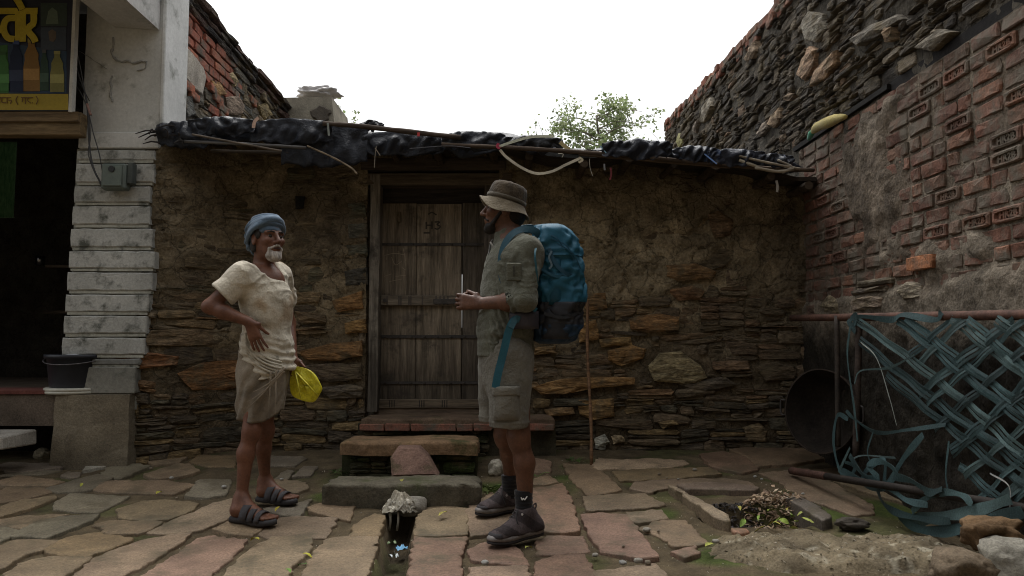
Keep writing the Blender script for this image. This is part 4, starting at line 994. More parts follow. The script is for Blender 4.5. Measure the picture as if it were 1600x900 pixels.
m = MB(); m.box((-2.575, PY-.004, Z(206)), (-2.545, PY+.37, 5.2), (.60, .60, .58), j=.002, bev=.006); m.build('corner_rib', M_WHITEWASH, pil)
m = MB(); m.box((lft(600), PY-.028, pz0_), (at(214, 600, PY).x, PY+.3, Z(573)), (.24, .235, .21), j=.004, bev=.006); m.build('pillar_foot', M_DIRTYWASH, pil)
# lips of broken plaster on the upper pillar
def lip(pts, r=.006):
    m_ = MB(); P_ = [at(x, y, PY-.001) for x, y in pts]; P_ = catmull(P_, 5)
    P_ = [p+Vector((.003*float(vnoise(i*.8, 1.)), 0, .003*float(vnoise(i*.8, 5.)))) for i, p in enumerate(P_)]
    m_.tube(P_, [r*(1+.6*float(vnoise(i*.5, 8.))) for i in range(len(P_))], 6, (.30, .30, .28)); m_.build('plaster_lip', M_WHITEWASH, pil, True)
lip([(177,58),(177,72),(174,82),(180,92),(190,97),(200,95),(208,99),(220,96),(229,97)], .008); lip([(176,118),(172,128),(174,137),(172,148),(176,160)], .007); lip([(125,80),(145,93),(168,108)], .003); lip([(229,98),(226,107),(214,110)], .005)
# the beam over the shop front, coming forward
m = MB(); zc = at(180, 44, PY).z
m.box((-4.8, 4.72, at(160, 0, 4.72).z-.02), (at(245, 40, 5.29).x, PY-.004, 5.2), (.44, .44, .42)); bm_ = m
v = []
a0, a1 = at(178, 42, PY-.01), at(249, 47, PY-.01)
b0, b1 = Vector((a0.x-.02, 4.1, a0.z+.02)), Vector((a1.x+.0, 4.1, a1.z+.02))
m = MB(); h = .6
m.add([a0, a1, b1, b0, a0+Vector((0, 0, h)), a1+Vector((0, 0, h)), b1+Vector((0, 0, h)), b0+Vector((0, 0, h))], [(0,1,2,3),(4,7,6,5),(0,4,5,1),(1,5,6,2),(2,6,7,3),(3,7,4,0)], (.52, .51, .49)); m.build('cantilever_beam', M_WHITEWASH, shop)
m = MB(); m.box((-5.2, 4.1, a0.z+.2), (a0.x-.024, PY+.3, a0.z+.32), (.40, .39, .37)); m.build('canopy_slab', M_WHITEWASH, shop)
# plinth, platform
pz_ = at(140, 617, 5.22).z
m = MB(); n = 9; v = []
x0, x1 = at(84, 680, 5.22).x, at(197, 680, 5.22).x
for j in range(n+1):
    z_ = -.03+(pz_+.03)*j/n; e = .03*(1-j/n)
    for (x, y) in ((x0-e*.3, 5.22-e), (x0+.17, 5.205-e), (x0+.34, 5.21-e), (x1+e, 5.24-e), (x1+e, 5.7), (x0-e*.3, 5.7)):
        v.append((x+.012*float(vnoise(x*7, z_*8)), y+.012*float(vnoise(x*6, z_*7, 3.)), z_))
f = [(j*6+k, j*6+(k+1) % 6, (j+1)*6+(k+1) % 6, (j+1)*6+k) for j in range(n) for k in range(6)]+[tuple(n*6+k for k in range(6))]
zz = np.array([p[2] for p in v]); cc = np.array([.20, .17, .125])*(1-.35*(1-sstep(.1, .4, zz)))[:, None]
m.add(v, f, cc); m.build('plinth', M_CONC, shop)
m = MB(); m.box((-5.7, 5.26, pz_-.22), (x0-.006, 7.6, pz_), (.12, .095, .075), j=.004); m.box((-5.2, 5.24, pz_+.003), (at(70, 600, 5.24).x, 5.55, pz_+.03), (.16, .06, .05), j=.003); m.build('platform', M_CONC, shop)
m = MB(); m.box((-5.2, 5.75, 0.02), (x0-.006, 5.8, pz_-.224), (.03, .028, .025)); m.build('void_back', M_MUD, shop)
m = MB(); q = at(27, 690, 4.95); m.box((-4.6, 4.80, q.z-.04), (q.x, 5.15, q.z+.05), (.30, .28, .25), j=.008, bev=.008); m.box((-4.5, 4.9, .0), (-4.2, 5.1, q.z-.043), (.2, .18, .15), j=.008); m.build('entry_slab', M_CONC, shop)
# room behind the opening
rm = subempty('room', shop)
m = MB()
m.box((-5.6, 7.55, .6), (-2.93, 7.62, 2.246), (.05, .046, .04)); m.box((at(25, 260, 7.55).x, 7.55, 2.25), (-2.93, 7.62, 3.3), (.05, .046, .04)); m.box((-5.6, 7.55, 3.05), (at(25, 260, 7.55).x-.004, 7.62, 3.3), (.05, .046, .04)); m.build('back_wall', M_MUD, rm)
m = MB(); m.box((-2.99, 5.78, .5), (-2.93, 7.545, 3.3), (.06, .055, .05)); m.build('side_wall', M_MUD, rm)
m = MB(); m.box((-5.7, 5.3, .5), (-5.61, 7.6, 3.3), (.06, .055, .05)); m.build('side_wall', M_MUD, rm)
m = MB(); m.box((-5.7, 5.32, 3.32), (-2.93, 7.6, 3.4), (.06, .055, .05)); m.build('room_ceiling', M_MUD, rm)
m = MB(); M_GLASS = pm('green_ribbed_glass', (.02, .09, .03), (.16, .30, .13), scale=7, bump=.6, bscale=30, rough=.3, attr=False, aniso=(6, 1, 1.5), trans=.2)
m.box((-5.6, 7.56, 2.25), (at(25, 260, 7.55).x-.008, 7.575, 3.046)); m.build('window_pane', M_GLASS, rm)
m = MB()
for zq in (1.25, 1.7): m.box((-4.6, 7.25, zq), (-3.1, 7.54, zq+.03), (.10, .085, .07), bev=.004)
m.build('shelf', M_BEAM, rm)
# wooden fascia under the sign
m = MB(); z0, z1 = at(60, 212, 5.18).z, at(60, 176, 5.18).z; m.box((-5.2, 5.17, z0), (at(127, 190, 5.18).x, 5.26, z1), (.17, .125, .07), j=.004, bev=.006); m.box((-5.2, 5.15, z1-.07), (at(127, 190, 5.18).x-.006, 5.168, z1-.004), (.15, .11, .065), j=.003); m.build('fascia_board', M_BEAM, shop)

# sign
sg = thing('shop_sign', 'shop signboard with big yellow Devanagari letters over drink bottles and a yellow strip', 'sign', at(50, 170, 5.14))
SY = 5.14
def sp(x, y, d=0): p = at(x, y, SY); return (p.x, SY-d, p.z)
def flat(poly, d, col, name, par=None, mat=M_PAINT):
    m_ = MB(); n = len(poly); v = [sp(x, y, d) for x, y in poly]+[sp(x, y, d-.0015) for x, y in poly]
    m_.add(v, [tuple(range(n))]+[(i, n+i, n+(i+1) % n, (i+1) % n) for i in range(n)], col); return m_.build(name, mat, par or sg)
m = MB(); a = sp(107, 173); b = sp(107, -60); m.box((-5.2, SY, a[2]), (a[0], SY+.02, b[2]), (.028, .03, .045)); m.build('board', M_PAINT, sg)
m = MB(); m.box((a[0]+.002, SY-.006, a[2]-.01), (a[0]+.024, SY+.04, b[2]), (.55, .54, .5)); m.build('edge_strip', M_PAINT, sg)
flat([(-140,146),(107,147),(107,172),(-140,172)], .003, (.36, .27, .03), 'yellow_strip')
for (pl, c) in (([(-60,70),(-30,70),(-30,146),(-60,146)], (.10,.06,.03)), ([(-28,75),(12,70),(14,146),(-28,146)], (.05,.14,.04)), ([(64,5),(105,5),(105,41),(64,41)], (.05,.07,.06)), ([(64,43),(104,43),(104,78),(64,78)], (.06,.075,.10)), ([(0,66),(104,80),(104,146),(0,146)], (.035,.06,.10))):
    flat(pl, .003 if pl[0][0] != 0 else .0015, c, 'printed_panel')
def bottle(xc, yb, w, h, c, cap):
    k = w/2; flat([(xc-k,yb),(xc+k,yb),(xc+k,yb-h*.45),(xc+k*.8,yb-h*.62),(xc+k*.85,yb-h*.72),(xc+k*.4,yb-h*.88),(xc+k*.4,yb-h*.95),(xc-k*.4,yb-h*.95),(xc-k*.4,yb-h*.88),(xc-k*.85,yb-h*.72),(xc-k*.8,yb-h*.62),(xc-k,yb-h*.45)], .006, c, 'printed_bottle')
    flat([(xc-k*.45,yb-h*.95),(xc+k*.45,yb-h*.95),(xc+k*.45,yb-h*1.03),(xc-k*.45,yb-h*1.03)], .0075, cap, 'printed_bottle'); flat([(xc-k*.95,yb-h*.22),(xc+k*.95,yb-h*.22),(xc+k*.95,yb-h*.44),(xc-k*.95,yb-h*.44)], .0075, tuple(np.array(c)*1.6+.02), 'printed_bottle')
bottle(6, 143, 20, 60, (.05,.16,.04), (.04,.1,.03)); bottle(26, 144, 23, 78, (.012,.02,.05), (.05,.08,.2)); bottle(50, 143, 26, 80, (.22,.12,.03), (.25,.2,.05)); bottle(70, 142, 14, 62, (.03,.06,.04), (.1,.1,.1)); bottle(90, 144, 22, 62, (.20,.19,.06), (.3,.28,.1))
flat([(76,50),(82,46),(88,50),(88,60),(84,66),(78,64)], .0045, (.14,.11,.085), 'printed_panel'); flat([(76,18),(82,12),(90,18),(92,38),(72,38)], .0045, (.13,.17,.13), 'printed_panel')
YEL = (.46, .36, .035)
def sw(lines, w, d, col, name): 
    m_ = MB()
    for ln in lines:
        pts = [sp(x, y, d) for x, y in ln]; m_.ribbon(catmull(pts, 5) if len(pts) > 2 else pts, w, (0, -1, 0), .002, col); d += .0006
    m_.build(name, M_PAINT, sg)
W = .046
LET = [[(-60,18),(60,18)], [(30,18),(30,64)], [(27,29),(14,30),(8,38),(8,50),(14,60),(24,62)], [(37,18),(37,66)], [(54,18),(54,36),(47,44),(46,50),(54,60),(57,67)], [(46,44),(54,38)], [(-6,24),(-6,60)], [(-18,40),(-6,40),(4,52)], [(37,16),(33,8),(28,0),(22,-8)], [(-40,20),(-40,64)], [(-40,34),(-54,36),(-54,50),(-46,58)]]
sw(LET, W+.018, .0045, (.012, .012, .014), 'letter_outline'); sw(LET, W, .009, YEL, 'letter')
SM = [[(-40,153),(18,153)],[(0,153),(0,162)],[(4,153),(4,160),(10,161)],[(12,153),(12,162)],[(14,157),(19,158),(17,163)],[(29,151),(26,157),(29,164)],[(34,153),(53,153)],[(37,153),(36,160)],[(41,153),(41,163)],[(46,153),(45,158),(50,162)],[(52,161),(53,162)],[(58,151),(61,157),(58,164)],[(-20,153),(-20,162)],[(-12,153),(-14,160),(-8,162)]]
sw(SM, .006, .006, (.14, .07, .02), 'small_letter')
# ================================================================== things about the yard
def lathe(m_, prof, n, c, ax=None, col=(1, 1, 1), wob=0):
    """prof = (radius, height along axis)"""
    c = Vector(c); a = Vector(ax or (0, 0, 1)).normalized(); u = a.orthogonal().normalized(); w = a.cross(u); v = []
    for (r, h) in prof:
        for k in range(n):
            t = 2*math.pi*k/n; rr = r*(1+wob*float(vnoise(math.cos(t)*2+5, math.sin(t)*2, h*3)))
            v.append(c + a*h + u*rr*math.cos(t) + w*rr*math.sin(t))
    m_.add(v, [(i*n+k, i*n+(k+1) % n, (i+1)*n+(k+1) % n, (i+1)*n+k) for i in range(len(prof)-1) for k in range(n)], col); return m_
# bucket on a white lid
bx_, bz_ = at(116, 611, 5.36).x, pz_
bk = thing('bucket', 'black plastic bucket standing on a white lid at the foot of the pillar', 'bucket', (bx_, 5.40, bz_+.045))
rt, rb = .205, .175; h = .235
m = MB(); lathe(m, [(.001, .0), (rb, 0), (rb+.004, .01), (rt-.004, h-.03), (rt+.012, h-.028), (rt+.014, h), (rt-.006, h), (rb-.01, .012), (.001, .012)], 40, (bx_, 5.40, bz_+.046), col=(.022, .024, .032)); m.build('body', M_PLASTIC, bk, True)
m = MB(); lathe(m, [(.001, .19), (.10, .20), (.17, .19), (.185, .18)], 30, (bx_, 5.40, bz_+.046), col=(.16, .17, .18), wob=.05); m.build('water', M_PLASTIC, bk, True)
m = MB(); lathe(m, [(.001, 0), (.095, 0), (.10, .022), (.06, .03), (.001, .034)], 20, (bx_+.02, 5.34, bz_+.255), col=(.5, .52, .55), wob=.3); m.build('floating_scoop', M_PLASTIC, bk, True)
m = MB(); P_ = [Vector((bx_+(rt+.016)*math.cos(t), 5.40-.08*abs(math.sin(t))-.14*math.sin(t), bz_+.046+h-.02-.05*math.sin(t))) for t in np.linspace(0, math.pi, 16)]; m.tube(P_, .004, 6, (.10, .10, .11)); m.build('handle', M_IRON, bk, True)
ld = MB(); lathe(ld, [(.001, .0), (.205, 0), (.212, .008), (.212, .018), (.205, .02), (.212, .024), (.212, .038), (.203, .043), (.001, .043)], 40, (bx_, 5.40, bz_+.002), col=(.50, .49, .42))
o = ld.build('plastic_tray', M_PLASTIC, None, True); tag(o, 'flat white plastic lid lying under the black bucket', 'tray')
m = MB()
for i in range(5):
    p = at(170+i*5, 611, 5.32); p.z = pz_+.004; m.tube([p, p+Vector((.03, .02, .012)), p+Vector((.05, -.01, .006))], [.009, .012, .006], 6, pick((.25, .24, .3), (.18, .17, .2), (.4, .4, .42)), flat=.5)
tag(m.build('crumpled_wrapper', M_PLASTIC, None, True), 'small crumpled foil wrapper beside the black bucket', 'wrapper')
# hanging cup in the shop
m = MB(); lathe(m, [(.001, 0), (.04, 0), (.045, .09), (.042, .09), (.038, .005), (.001, .005)], 18, at(62, 418, 7.3), col=(.35, .36, .37)); o = m.build('steel_cup', pm('steel', (.9, .9, .9), (1, 1, 1), bump=.05, rough=.25, metal=1, fine_col=.05), None, True); 
o.location.z += 1.733-at(62, 418, 7.3).z; tag(o, 'small steel cup on the shelf in the dark shop', 'cup')
# meter box and cables
mb_ = thing('meter_box', 'grey green electricity meter box on the banded pillar', 'meter box', at(180, 298, 5.22))
c = at(180, 276, 5.20); m = MB(); m.box((c.x-.088, 5.17, c.z-.095), (c.x+.085, 5.262, c.z+.09), (.125, .15, .135), bev=.012); m.build('case', M_PAINT, mb_)
m = MB(); m.box((c.x-.07, 5.158, c.z-.075), (c.x+.065, 5.168, c.z+.07), (.14, .17, .15), bev=.004); lid_ = m.build('cover', M_PAINT, mb_)
m = MB(); m.tube([(c.x-.004, 5.159, c.z+.045), (c.x-.004, 5.150, c.z+.045)], .022, 16, (.02, .022, .022)); m.build('dial_window', M_PLASTIC, lid_)
m = MB(); m.box((c.x+.088, 5.19, c.z-.05), (c.x+.125, 5.255, c.z+.10), (.07, .08, .075), bev=.004); m.build('side_switch', M_PAINT, mb_)
cab = thing('power_cables', 'black electric cables hanging beside the shop sign down to the meter box', 'cable', at(140, 250, 5.2))
for pts, r, cl in (([(106,40),(112,80),(122,115),(134,150),(138,190),(140,230),(146,262),(160,292)], .006, (.03,.03,.032)), ([(108,60),(112,100),(113,125),(126,145),(137,170),(145,205),(155,240),(160,268)], .004, (.035,.035,.035)), ([(110,50),(122,90),(130,130),(138,175),(141,215),(138,240),(148,270),(158,286)], .004, (.05,.05,.05)), ([(136,162),(139,172),(142,180)], .009, (.25,.14,.11)), ([(112,90),(115,118),(128,136),(140,158)], .003, (.02,.02,.02))):
    m = MB(); m.tube(catmull([at(x, y, 5.20) for x, y in pts], 6), r, 6, cl); m.build('cable', M_PLASTIC, cab, True)
# stick leaning on the wall
a, b = atg(924, 727), at(917, 470, 5.70); a.z = gbase(a.x, a.y)
m = MB(); m.tube([a.lerp(b, t)+Vector((.006*math.sin(t*7), 0, 0)) for t in np.linspace(0, 1, 14)], [.012+.002*math.sin(i*2.1) for i in range(14)], 8, (.17, .10, .055)); tag(m.build('wooden_stick', M_BEAM, None, True), 'thin brown wooden stick leaning on the stone wall behind the backpack', 'stick')
# iron pan in the corner
M_SOOT = pm('sooty_iron', (.7, .7, .7), (1.3, 1.25, 1.2), scale=9, bump=.4, rough=.9, fine=60, finebump=.5, spec=.1)
c = at(1281, 642, 5.02); ax = Vector((-.86, -.52, .10))
pan = thing('iron_pan', 'big round black iron pan standing on its rim in the dark corner', 'pan', (c.x, c.y, .12))
m = MB(); lathe(m, [(.275, .0), (.284, .004), (.284, -.006), (.262, -.09), (.20, -.19), (.10, -.235), (.001, -.245)], 44, c, ax, (.045, .036, .030), .01); lathe(m, [(.275, .0), (.252, -.085), (.19, -.18), (.09, -.225), (.001, -.235)], 44, c, ax, (.024, .020, .017)); m.build('bowl', M_SOOT, pan, True)
m = MB(); u = ax.orthogonal().normalized()
for s_ in (-1, 1):
    q = c+Vector((0, 0, 1))*.28*s_*.0 + ax.cross(Vector((0, 0, 1))).normalized()*.28*s_
    d = ax.cross(Vector((0, 0, 1))).normalized()*s_; m.tube(catmull([q+Vector((0, 0, .05)), q+d*.035+Vector((0, 0, .045)), q+d*.035-Vector((0, 0, .045)), q-Vector((0, 0, .05))], 5), .007, 6, (.04, .036, .033))
m.build('handle', M_IRON, pan, True)

# ------------------------------------------------------------------ the cot set on its side
T0, T1, B1 = at(1238, 497, 5.40), at(1600, 492, 3.20), at(1475, 757, 3.72)
cn = (T1-T0).cross(B1-T0).normalized(); cn = -cn if cn.y > 0 else cn
def cotp(x, y, off=0):
    d = ray(x, y); o_ = Vector((0, 0, CAMZ)); t = (T0-o_).dot(cn)/d.dot(cn); return o_+d*t+cn*off
cot = thing('rope_cot', 'old cot frame on its side with loose woven teal webbing against the brick wall', 'cot', atg(1335, 735))
M_RUST = pm('rusty_pipe', (.6, .58, .56), (1.4, 1.3, 1.2), scale=12, bump=.4, rough=.75, fine=60, finebump=.4, dist=.006, fine_col=.4)
RC = (.085, .045, .034)
def rail(p, q, r, name, col=RC):
    m_ = MB(); m_.tube([p.lerp(q, t) for t in np.linspace(0, 1, 10)], r, 14, col); return m_.build(name, M_RUST, cot, True)
rail(T0, T0+(T1-T0)*1.35, .024, 'side_rail'); lb0 = at(1236, 719, 4.95); lb0.z = gbase(lb0.x, lb0.y)+.045; lb1 = cotp(1640, 800)
rail(lb0, lb0.lerp(lb1, .20), .024, 'side_rail', (.075, .042, .034)); rail(lb0.lerp(lb1, .203), lb0.lerp(lb1, 1.3), .021, 'side_rail', (.022, .018, .016))  # beyond the left stub, the gloom is painted into the rail colour
pu, pl_ = cotp(1343, 492), cotp(1337, 712)
rail(pu, pl_+(pl_-pu)*.04, .02, 'end_rail', (.05, .04, .036)); rail(cotp(1318, 498)+cn*.0+Vector((-.02, .05, .02)), cotp(1320, 700)+Vector((-.02, .05, 0)), .016, 'end_rail', (.04, .034, .03))
rail(T0+(T1-T0)*1.3, lb0.lerp(lb1, 1.3), .02, 'end_rail')
M_WEB = pm('plastic_webbing', (.7, .7, .7), (1.25, 1.25, 1.25), scale=5, aniso=(1, 1, 1), bump=.4, bscale=60, rough=.6, fine=120, finebump=.5, dist=.004, spec=.35, fine_col=.3)
TEAL = [(.034, .064, .068), (.028, .054, .057), (.042, .076, .078), (.022, .042, .044), (.05, .082, .082)]
def web(pts, w=.034, k=None, ph=0, name='webbing_strip', amp=.006):
    P_ = []; pts = list(pts)
    for i in range(len(pts)-1):
        for t in np.linspace(0, 1, 9)[:-1]: P_.append((pts[i][0]+(pts[i+1][0]-pts[i][0])*t, pts[i][1]+(pts[i+1][1]-pts[i][1])*t))
    P_.append(pts[-1]); Q = [cotp(x, y, .02+amp*math.sin(i*.9+ph)) for i, (x, y) in enumerate(P_)]
    m_ = MB(); c_ = np.array(k if k is not None else pick(*TEAL)); t_ = (Q[-1]-Q[0]).normalized(); s_ = t_.cross(cn).normalized()
    for q in (-1, 0, 1):
        sh = s_*q*w*.33; tw = [cn + s_*.22*math.sin(i*.3+ph+q) for i in range(len(Q))]
        m_.ribbon([a_+sh+cn*(.0012*q+.002*math.sin(i*.8+q*2)) for i, a_ in enumerate(Q)], w*.40, [tuple(t) for t in tw], .0012, tuple(c_*(1+.14*q)))
    return m_.build(name, M_WEB, cot)
LBX = [(500, 1345), (530, 1350), (600, 1400), (660, 1452), (700, 1492), (770, 1530), (800, 1560)]
SBX = [(495, 1470), (560, 1426), (610, 1440), (660, 1462), (700, 1488), (770, 1524), (800, 1560)]
def weave(fam, i):
    pts = []; sgn = 1 if fam == 0 else -1
    for k in range(60):
        x = 1330+k*6.5
        jx = 9*math.sin(i*3.7+fam); y = 502+(.78+.05*math.sin(i*2.9))*(x-(1312+43*i+jx)) if fam == 0 else 500-(.86+.06*math.sin(i*1.7))*(x-(1480+46*i+jx))
        y += 3.5*math.sin(i*2.1+k*.10)+6*max(0, (x-1480)/200)*math.sin(i*1.3)
        lim = np.interp(y, [q[0] for q in (LBX if fam == 0 else SBX)], [q[1] for q in (LBX if fam == 0 else SBX)])
        if 496 < y < 790-.02*(x-1500) and x > lim-4 and x < 1705: pts.append((x, y))
    if len(pts) < 4: return
    Q = []
    for (x, y) in pts:
        j = (x+(y-500)/.86-1480)/46 if fam == 0 else (x-(y-502)/.78-1312)/43
        Q.append(cotp(x, y, .02+sgn*.006*math.cos(math.pi*(j+i))))
    m_ = MB(); c_ = np.array(pick(*TEAL))*(1.12 if fam == 0 else .82); t_ = (Q[-1]-Q[0]).normalized(); s_ = t_.cross(cn).normalized(); w = random.uniform(.030, .052)
    for q in (-1, 0, 1):
        m_.ribbon([a_+s_*(q*w*.36+.004*math.sin(n_*.33+q+i))+cn*(.0015*q) for n_, a_ in enumerate(Q)], w*.31, [tuple(cn+s_*.25*math.sin(n_*.21+q*2+i)) for n_ in range(len(Q))], .0012, tuple(c_*random.uniform(.8, 1.25)))
    m_.build('webbing_strip', M_WEB, cot)
for i in range(-2, 9): weave(0, i)
for i in range(0, 12): weave(1, i)
def loose(pts, w, offs=.04, k=None, tw=1.3):
    Q = catmull([cotp(x, y, offs) if len(p_) == 0 else cotp(x, y, p_[0]) for x, y, *p_ in pts], 8); m_ = MB(); c_ = np.array(k if k is not None else pick(*TEAL))*1.2
    nr = [tuple(cn + Vector((0, 0, 1))*.30*math.sin(i*.16*tw+w*90)) for i in range(len(Q))]
    m_.ribbon(Q, [w*(1+.25*math.sin(i*.5)) for i in range(len(Q))], nr, .0012, tuple(c_)); m_.build('loose_strip', M_WEB, cot)
loose([(1338,512),(1334,560),(1345,640),(1350,690)], .02); loose([(1335,655),(1318,650),(1312,690),(1320,730),(1335,746),(1346,730),(1330,722)], .026); loose([(1332,642),(1345,655),(1380,676),(1430,672),(1490,664)], .020); loose([(1355,535),(1380,560),(1400,620),(1412,665)], .006, k=(.2, .22, .2)); loose([(1375,675),(1366,705),(1372,728)], .014)
loose([(1338,700),(1320,738)], .02); loose([(1350,712),(1372,742),(1396,748),(1380,728),(1402,722),(1424,738),(1410,760)], .034, .09); loose([(1340,735),(1375,752),(1415,762),(1445,782),(1480,790)], .03, .10); loose([(1420,745),(1450,752),(1478,770),(1500,765)], .034, .09); loose([(1460,680),(1430,715),(1400,760),(1398,720),(1370,735),(1365,755),(1395,765),(1420,740)], .032, .06); loose([(1390,745),(1398,780),(1420,800),(1470,812),(1510,815)], .034, .08)
loose([(1448,800),(1470,780),(1500,770),(1530,775),(1545,790)], .030, .08); loose([(1440,815),(1480,808),(1540,800),(1600,780)], .055, .06); loose([(1420,805),(1450,826),(1500,830),(1560,815),(1620,800)], .05, .06)
loose([(1495,690),(1490,740),(1494,770)], .012); loose([(1560,740),(1590,760),(1592,800),(1600,840)], .006, k=(.2, .2, .19)); loose([(1342,508),(1350,495),(1400,500),(1420,492),(1470,500),(1480,488)], .03, .03); loose([(1336,500),(1346,492),(1340,510),(1332,500),(1344,520)], .03, .03)
loose([(1345,600),(1355,580),(1400,575),(1440,555)], .012, k=(.05, .08, .08)); loose([(1340,718),(1360,712),(1410,716)], .010, k=(.07, .1, .1))

# ------------------------------------------------------------------ stones, mound, pit refuse
def rock(px, py, w, h, d, col, label, seed, dz=0, mat=None, sub=4, amp=.3):
    g = atg(px, py); o_ = blob('rock', None, (g.x, g.y, gbase(g.x, g.y)+h*.42+dz), (w/2, d/2, h/2), mat or M_CONC, None, col, sub, amp, 1.7, seed)
    return tag(o_, label, 'rock')
for (px, py, Y, r, col, sd_, amp, lab) in ((1545, 836, 3.12, (.105, .09, .07), (.13, .08, .042), 3.1, .42, 'rusty orange jagged rock below the teal webbing'), (1582, 884, 2.98, (.11, .10, .10), (.25, .235, .20), 8.2, .26, 'pale rounded rock in the lower right corner'), (1505, 888, 3.0, (.12, .10, .07), (.15, .115, .08), 5.4, .3, 'brown flat rock between the mound and the pale rock')):
    c = at(px, py, Y); c.z = max(c.z, .04); o = blob('rock', None, c, r, M_CONC, None, col, 4, amp, 1.7, sd_); tag(o, lab, 'rock')
rock(1330, 826, .16, .06, .1, (.07, .06, .05), 'small dark rock at the far end of the refuse pit', 6.6); rock(775, 741, .10, .11, .09, (.42, .39, .33), 'pale lumpy rock behind the hiker, beside the steps', 9.3); rock(66, 716, .10, .075, .08, (.30, .27, .2), 'small pale rock under the shop platform', 2.2)
# rough concrete mound in the near right
us = np.linspace(-.72, .72, 110); wv = np.linspace(-.32, .46, 70); c0 = atg(1330, 868)
U, Wv = np.meshgrid(us, wv); e = np.clip(1-((U/.70)**4+((Wv-.06)/.36)**4)**.5 + .28*fbm(U*3.5, Wv*3.5, 71.), 0, 1)
H = .075*sstep(0, .6, e) + .035*fbm(U*6, Wv*6, 72.)*(e > 0) + .030*fbm(U*20, Wv*20, 73.)*(e > 0) - .03
Xm, Ym = c0.x+U*.98+Wv*.12, c0.y-.02+Wv*.85-U*.10
v = np.stack([Xm, Ym, .075*np.clip(Ym-3.75, 0, 2)+H], -1).reshape(-1, 3); n = len(us)
f = [(j*n+i, j*n+i+1, (j+1)*n+i+1, (j+1)*n+i) for j in range(len(wv)-1) for i in range(n-1)]
cc = (np.array([.155, .125, .082])*(1+.6*fbm(U*6, Wv*6, 75.))[..., None] + np.array([.13, .13, .11])*sstep(.18, .4, fbm(U*16, Wv*16, 77.))[..., None]).reshape(-1, 3)
_mt = (v[:, 0], v[:, 1], v[:, 2])
def mound_z(x, y): k = int(np.argmin((_mt[0]-x)**2+(_mt[1]-y)**2)); return float(_mt[2][k])+.002
me = mesh('rubble_mound', v, f, cc); o = obj('rubble_mound', me, M_CONC, None, True); tag(o, 'rough pale mound of broken mortar in front of the refuse pit', 'mound')
# rim slabs of the pit
def loose_slab(pl, dz, th, col, label, cat='slab', name='loose_slab', tilt=(0, 0), mat=None):
    P = [atg(x, y) for x, y in pl]; P = [Vector((p.x, p.y, 0)) for p in P]; c = sum(P, Vector())/len(P); P = resample(P, .035, .005)
    top = lambda x, y: gbase(x, y)+dz+tilt[0]*(x-c.x)+tilt[1]*(y-c.y)
    return tag(obj(name, flag_mesh(P, top, th, col, bev=.01, name=name), mat or M_FLAG, None, True), label, cat)
loose_slab(zD([(115,290),(140,296),(230,345),(290,380),(372,428),(372,455),(300,430),(200,352)]), .05, .07, (.24, .19, .13), 'narrow tilted stone edging on the left side of the refuse pit', tilt=(.05, 0))
loose_slab(zD([(585,330),(640,325),(760,385),(800,430),(760,445),(690,400)]), .045, .12, (.10, .085, .07), 'dark stone edge on the right side of the refuse pit')
loose_slab(zD([(150,278),(300,268),(430,280),(500,290),(480,306),(300,300),(180,300)]), .035, .12, (.16, .12, .09), 'long worn stone along the back of the refuse pit')
loose_slab(zD([(375,462),(450,466),(462,478),(420,486),(385,478)]), .03, .02, (.26, .14, .09), 'small red shard at the front lip of the refuse pit', 'shard', 'stone_shard')
def chips(name, n, c, sx, sy, size, cols, mat, label, cat, seed, zf, h=.06):
    rng = random.Random(seed); m_ = MB()
    for i in range(n):
        a = rng.uniform(0, 6.28); r = rng.random()**.5; x = c.x+sx*r*math.cos(a); y = c.y+sy*r*math.sin(a); z = zf(x, y)+rng.random()**2*h*(1-r)
        L = rng.uniform(*size); t = Vector((rng.gauss(0, 1), rng.gauss(0, 1), rng.gauss(0, .5))).normalized()*L; s_ = t.cross(Vector((rng.gauss(0, .4), rng.gauss(0, .4), 1))).normalized()*L*rng.uniform(.2, .5)
        p = Vector((x, y, z)); k = np.array(rng.choice(cols))*rng.uniform(.7, 1.3); up_ = Vector((0, 0, L*.25))
        m_.add([p-t-s_*.3, p-s_, p+t*.9, p+s_+up_, p+up_*1.2], [(0, 1, 4), (1, 2, 4), (2, 3, 4), (3, 0, 4)], k)
    o_ = m_.build(name, mat); return tag(o_, label, cat, kind='stuff')
M_LEAFY = pm('plant_matter', (.7, .7, .7), (1.25, 1.25, 1.2), scale=20, bump=.2, rough=.7, fine=80, finebump=.2, fine_col=.25)
pitz = lambda x, y: float(ground_z(np.array(x), np.array(y)))+.01
chips('dry_refuse', 900, atg(1215, 792), .20, .12, (.010, .026), [(.42, .31, .21), (.34, .24, .16), (.50, .40, .30), (.25, .17, .12)], M_LEAFY, 'heap of pale dried peelings in the refuse pit', 'refuse', 1, pitz, .13)
chips('wet_refuse', 800, atg(1150, 800), .20, .14, (.010, .024), [(.03, .026, .024), (.045, .038, .035), (.06, .05, .05), (.10, .09, .09)], M_LEAFY, 'dark rotting refuse on the left of the pit', 'refuse', 2, pitz, .06)
chips('grit', 2600, Vector((0, 4.0, 0)), 2.1, 1.5, (.003, .008), [(.30, .26, .2), (.16, .13, .09), (.4, .37, .32), (.09, .075, .055)], M_CONC, 'fine grit scattered over the paving joints', 'grit', 3, lambda x, y: float(ground_z(np.array(x), np.array(y)))+.004, .0)
